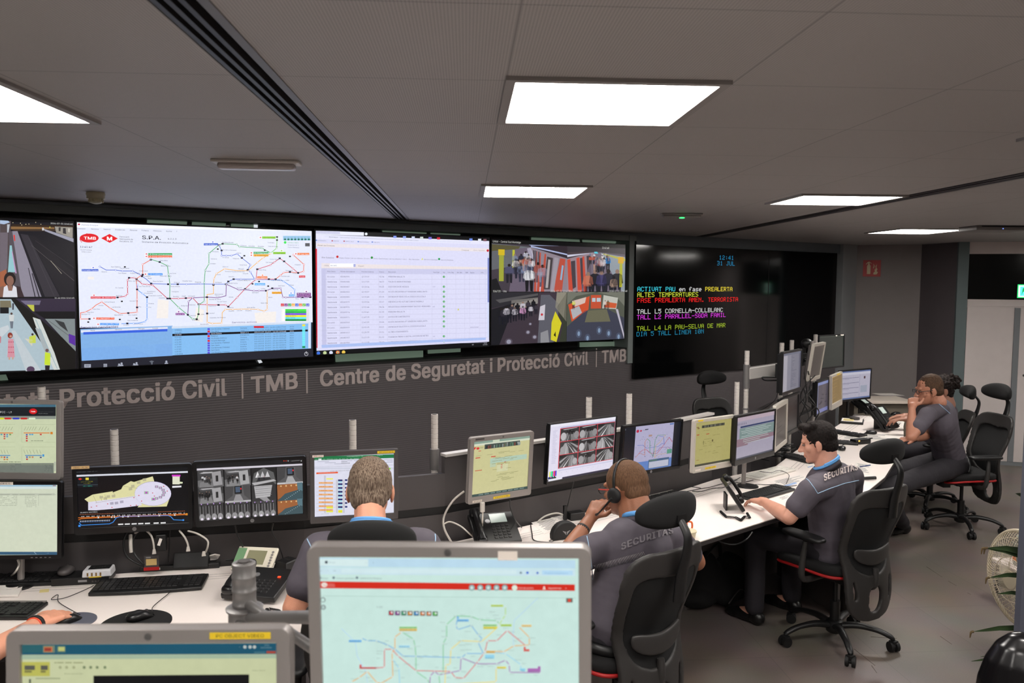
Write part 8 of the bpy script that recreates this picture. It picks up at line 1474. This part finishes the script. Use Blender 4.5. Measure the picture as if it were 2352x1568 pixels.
# counter at the back wall
p0 = onz(1962,921,.79); p1 = onz(2102,921,.79); d = (p1-p0).normalized(); n = Vector((-d.y, d.x, 0)); c = (p0+p1)/2+n*.2; a = math.atan2(d.y, d.x)
t = thing('sideboard', 'low pale-topped sideboard at the grey wall behind the leaning man', 'sideboard', (c.x, c.y, 0), a); L_ = (p1-p0).length
build(MB().box((0,0,.775),(L_,.40,.03)), 'top', mat('sideboard_top', (214,202,190), .5), t, bevel=.003); build(MB().box((0,.02,.38),(L_-.04,.36,.76)), 'body', mat('sideboard_body', (112,104,92), .6), t)
q = onz(2040,906,.792); o = build(MB().add([(q.x-.12,q.y-.06,.7925),(q.x+.14,q.y-.09,.7925),(q.x+.10,q.y+.10,.7925),(q.x-.14,q.y+.10,.7925),(q.x-.12,q.y-.06,.794),(q.x+.14,q.y-.09,.794),(q.x+.10,q.y+.10,.794),(q.x-.14,q.y+.10,.794)],[(3,2,1,0),(4,5,6,7),(0,1,5,4),(1,2,6,5),(2,3,7,6),(3,0,4,7)]), 'paper_sheet', m_paper, loc=(q.x,q.y,.792)); tag(o, 'loose pale paper lying on the sideboard by the grey wall', 'paper')
# bag on the floor
c = onz(1655,1372,0); t = thing('backpack', 'soft black bag slumped on the floor under the middle desk', 'bag', (c.x-.05, c.y-.02, 0), R(36)); b = MB(); b.ell((0,0,.12),(.25,.16,.12)); b.ell((-.10,.02,.20),(.13,.12,.13)); b.ell((.14,0,.14),(.14,.13,.13)); b.ell((-.2,-.02,.07),(.12,.12,.07)); b.ell((.0,-.13,.09),(.14,.06,.08)); b.ell((.22,.04,.08),(.12,.10,.08))
bm_ = remesh(b, .009, 8, .6, .014, 11); bm_.v = [(x, y, max(z, .001)) for x, y, z in bm_.v]; build(bm_, 'bag_body', m_fab, t, smooth=True, auto=False); build(MB().tube([(-.12,-.02,.31),(-.06,-.04,.37),(.02,-.02,.36),(.06,0,.27)],.011,n=8,flat=.5), 'handle', m_blk, t, smooth=True); build(MB().tube([(-.1,-.185,.05),(0,-.195,.12),(.1,-.185,.06)],.004,n=6), 'zip', m_mdk, t)
# ================================================================== RIGHT EDGE
c = at(2341,1300,3.85); m_blu = mat('partition_blue_grey', (84,86,98), .55)
tag(build(MB().box((c.x+.15, c.y-.0, .80),(.28,.05,1.60), rz=R(-4)), 'partition', m_blu, loc=(c.x+.15,c.y,0), bevel=.004), 'blue-grey partition edge at the lower right side of the photo', 'partition')
# fan
fc = at(2348,1330,4.55); r = .262; t = thing('standing_fan', 'cream standing fan half hidden behind the partition at the right edge', 'fan', (fc.x, fc.y, 0), R(-86)); h_ = fc.z; m_fan = mat('fan_cream', (196,184,160), .45)
build(MB().lathe([(.115,0),(.115,.02),(.05,.035),(.02,.05)],32), 'base', m_fan, t, smooth=True); build(MB().cyl((0,0,.04),(0,0,h_-.06),.014), 'pole', m_fan, t); build(MB().cyl((0,.04,h_),(0,.2,h_),.065,.05,24), 'motor_housing', m_fan, t, smooth=True)
for k in range(4): a = k*math.pi/2+.4; build(MB().add([(.03*math.cos(a),0,h_+.03*math.sin(a)),(.19*math.cos(a-.3),-.02,h_+.19*math.sin(a-.3)),(.21*math.cos(a+.15),.01,h_+.21*math.sin(a+.15)),(.12*math.cos(a+.45),.03,h_+.12*math.sin(a+.45)),(.03*math.cos(a),.003,h_+.03*math.sin(a)),(.19*math.cos(a-.3),-.017,h_+.19*math.sin(a-.3)),(.21*math.cos(a+.15),.013,h_+.21*math.sin(a+.15)),(.12*math.cos(a+.45),.033,h_+.12*math.sin(a+.45))],[(0,1,2,3),(7,6,5,4),(0,4,5,1),(1,5,6,2),(2,6,7,3),(3,7,4,0)]), 'blade', mat('fan_blade', (150,150,140), .4), t)
b = MB(); ring = [(r*math.cos(R(a)), 0, h_+r*math.sin(R(a))) for a in range(0,360,12)]; b.tube(ring, .011, n=8, smooth=2, closed=True)
for k in range(72):
    a = R(5*k)
    for s_ in (-1,1): b.tube([(.05*math.cos(a),s_*.075,h_+.05*math.sin(a)),(.15*math.cos(a),s_*.07,h_+.15*math.sin(a)),(.225*math.cos(a),s_*.04,h_+.225*math.sin(a)),(r*math.cos(a),0,h_+r*math.sin(a))], .0016, n=4, smooth=2)
for rr_, yy in ((.05,.075),(.12,.073),(.18,.06),(.225,.04)):
    for s_ in (-1,1): b.tube([(rr_*math.cos(R(a)), s_*yy, h_+rr_*math.sin(R(a))) for a in range(0,360,15)], .0022, n=5, smooth=2, closed=True)
b.lathe([(.05,-.078),(.05,-.070)],24,(0,0,h_),(0,1,0)); build(b, 'grille', m_fan, t)
# bottle with orange label, beyond the fan
c = at(2341,1240,5.2); t = thing('side_table', 'small table behind the fan, carrying the bottle', 'table', (c.x+.1, c.y, 0)); zt = c.z-.16
build(MB().box((0,0,zt-.01),(.36,.3,.02)), 'tabletop', m_cab, t, bevel=.003)
for sx in (-1,1):
    for sy in (-1,1): build(MB().cyl((sx*.15,sy*.12,0),(sx*.15,sy*.12,zt-.02),.012,n=10), 'leg', m_mdk, t)
t = thing('bottle', 'clear bottle with an orange label above the fan', 'bottle', (c.x, c.y, zt)); build(MB().lathe([(.030,0),(.032,.01),(.032,.12),(.014,.16),(.013,.175)],24), 'bottle_body', mat('bottle_clear', (205,210,205), .12, trans=.7), t, smooth=True); build(MB().lathe([(.0325,.03),(.0325,.11)],24), 'label_band', mat('mug_orange'), t); build(MB().lathe([(.015,.172),(.015,.19)],16), 'cap', mat('cap_pale', (190,205,195), .4), t)
# plant: narrow leaves reaching in from behind the partition
pb = at(2440,1400,4.15); t = thing('potted_plant', 'potted plant with long narrow green leaves poking out beside the fan', 'plant', (pb.x, pb.y, 0)); mP = mat('pot_dark', (60,50,46), .6); build(MB().lathe([(.11,0),(.14,.22),(.145,.25),(.12,.25)],28), 'pot', mP, t, smooth=True); build(MB().lathe([(.12,.23),(.02,.235)],24), 'soil', mat('soil', (50,38,30), .9), t)
build(MB().tube([(0,0,.22),(.01,0,.6),(-.01,.01,1.0),(0,0,1.15)],.016,n=10), 'stem', mat('stem_green', (74,82,50), .7), t, smooth=True)
m_leaf = mat('leaf_green', (50,70,38), .5, var=.35, vscale=12); m_tip = mat('leaf_tip_brown', (88,70,40), .7); I = MW[t.name].inverted()
for (tx, ty, tipx, tipy, w_) in ((2352,1266,2268,1258,.026),(2352,1278,2262,1258,.022),(2352,1320,2272,1326,.020),(2352,1364,2292,1363,.018),(2350,1440,2236,1450,.022),(2345,1508,2231,1518,.018),(2345,1500,2252,1508,.012),(2352,1148,2333,1133,.022),(2400,1200,2350,1180,.026)):
    a0 = I @ at(tx+90, ty+6, 4.0); a1 = I @ at(tx, ty, 4.0); a2 = I @ at((tx+tipx)/2, (ty+tipy)/2-4, 3.97); a3 = I @ at(tipx, tipy, 3.94); b = MB(); P = [Vector((0,0,a0.z*.96)), a1, a2, a3]
    Q = []; 
    for i in range(13): u = i/12*3; k = min(2, int(u)); f = u-k; Q.append(P[k].lerp(P[k+1], f))
    vs = []
    for i, q in enumerate(Q):
        f = i/12; d = (Q[min(12,i+1)]-Q[max(0,i-1)]).normalized(); s_ = Vector((0,0,1)).cross(d).normalized(); wd = w_*math.sin(math.pi*min(1,.25+f*.75))**.7 if f < 1 else .001; up = s_.cross(d); 
        vs += [q+up*wd*.6+s_*wd*.5, q-s_*.0025, q-up*wd*.6+s_*wd*.2, q+s_*.0015]
    b.add(vs, [(4*i+j, 4*i+(j+1)%4, 4*i+4+(j+1)%4, 4*i+4+j) for i in range(12) for j in range(4)]); lf = build(b, 'leaf', m_leaf, t, smooth=True)
    if tipx < 2300 and w_ > .018: build(MB().tube([a3, a3+Vector((-.012,0,-.004)), a3+Vector((-.016,0,-.03))],[.006,.005,.002],n=6), 'withered_tip', m_tip, lf, smooth=True)
# glossy black bag at the corner
c = onz(2330,1700,0); c = at(2325,1620,3.35); t = thing('rucksack', 'glossy black rounded rucksack with red piping at the lower right corner', 'bag', (c.x+.03, c.y, 0), R(-25)); m_gl = mat('bag_gloss_black', (17,16,18), .22, spec=.6)
zt = at(2325,1452,3.35).z; b = MB(); b.ell((0,0,zt*.52),(.165,.12,zt*.50)); b.ell((0,.02,zt*.35),(.17,.13,zt*.34)); b.ell((0,-.08,zt*.35),(.12,.07,zt*.22)); bm_ = remesh(b,.008,8); bm_.v = [(x, y, max(z, .001)) for x, y, z in bm_.v]; build(bm_, 'bag_body', m_gl, t, smooth=True, auto=False)
build(MB().tube([(.10,-.075,zt*.50),(.095,-.085,zt*.70),(.07,-.075,zt*.85)],.004,n=6), 'red_piping', mat('piping_red', (190,30,30), .5), t, smooth=True)
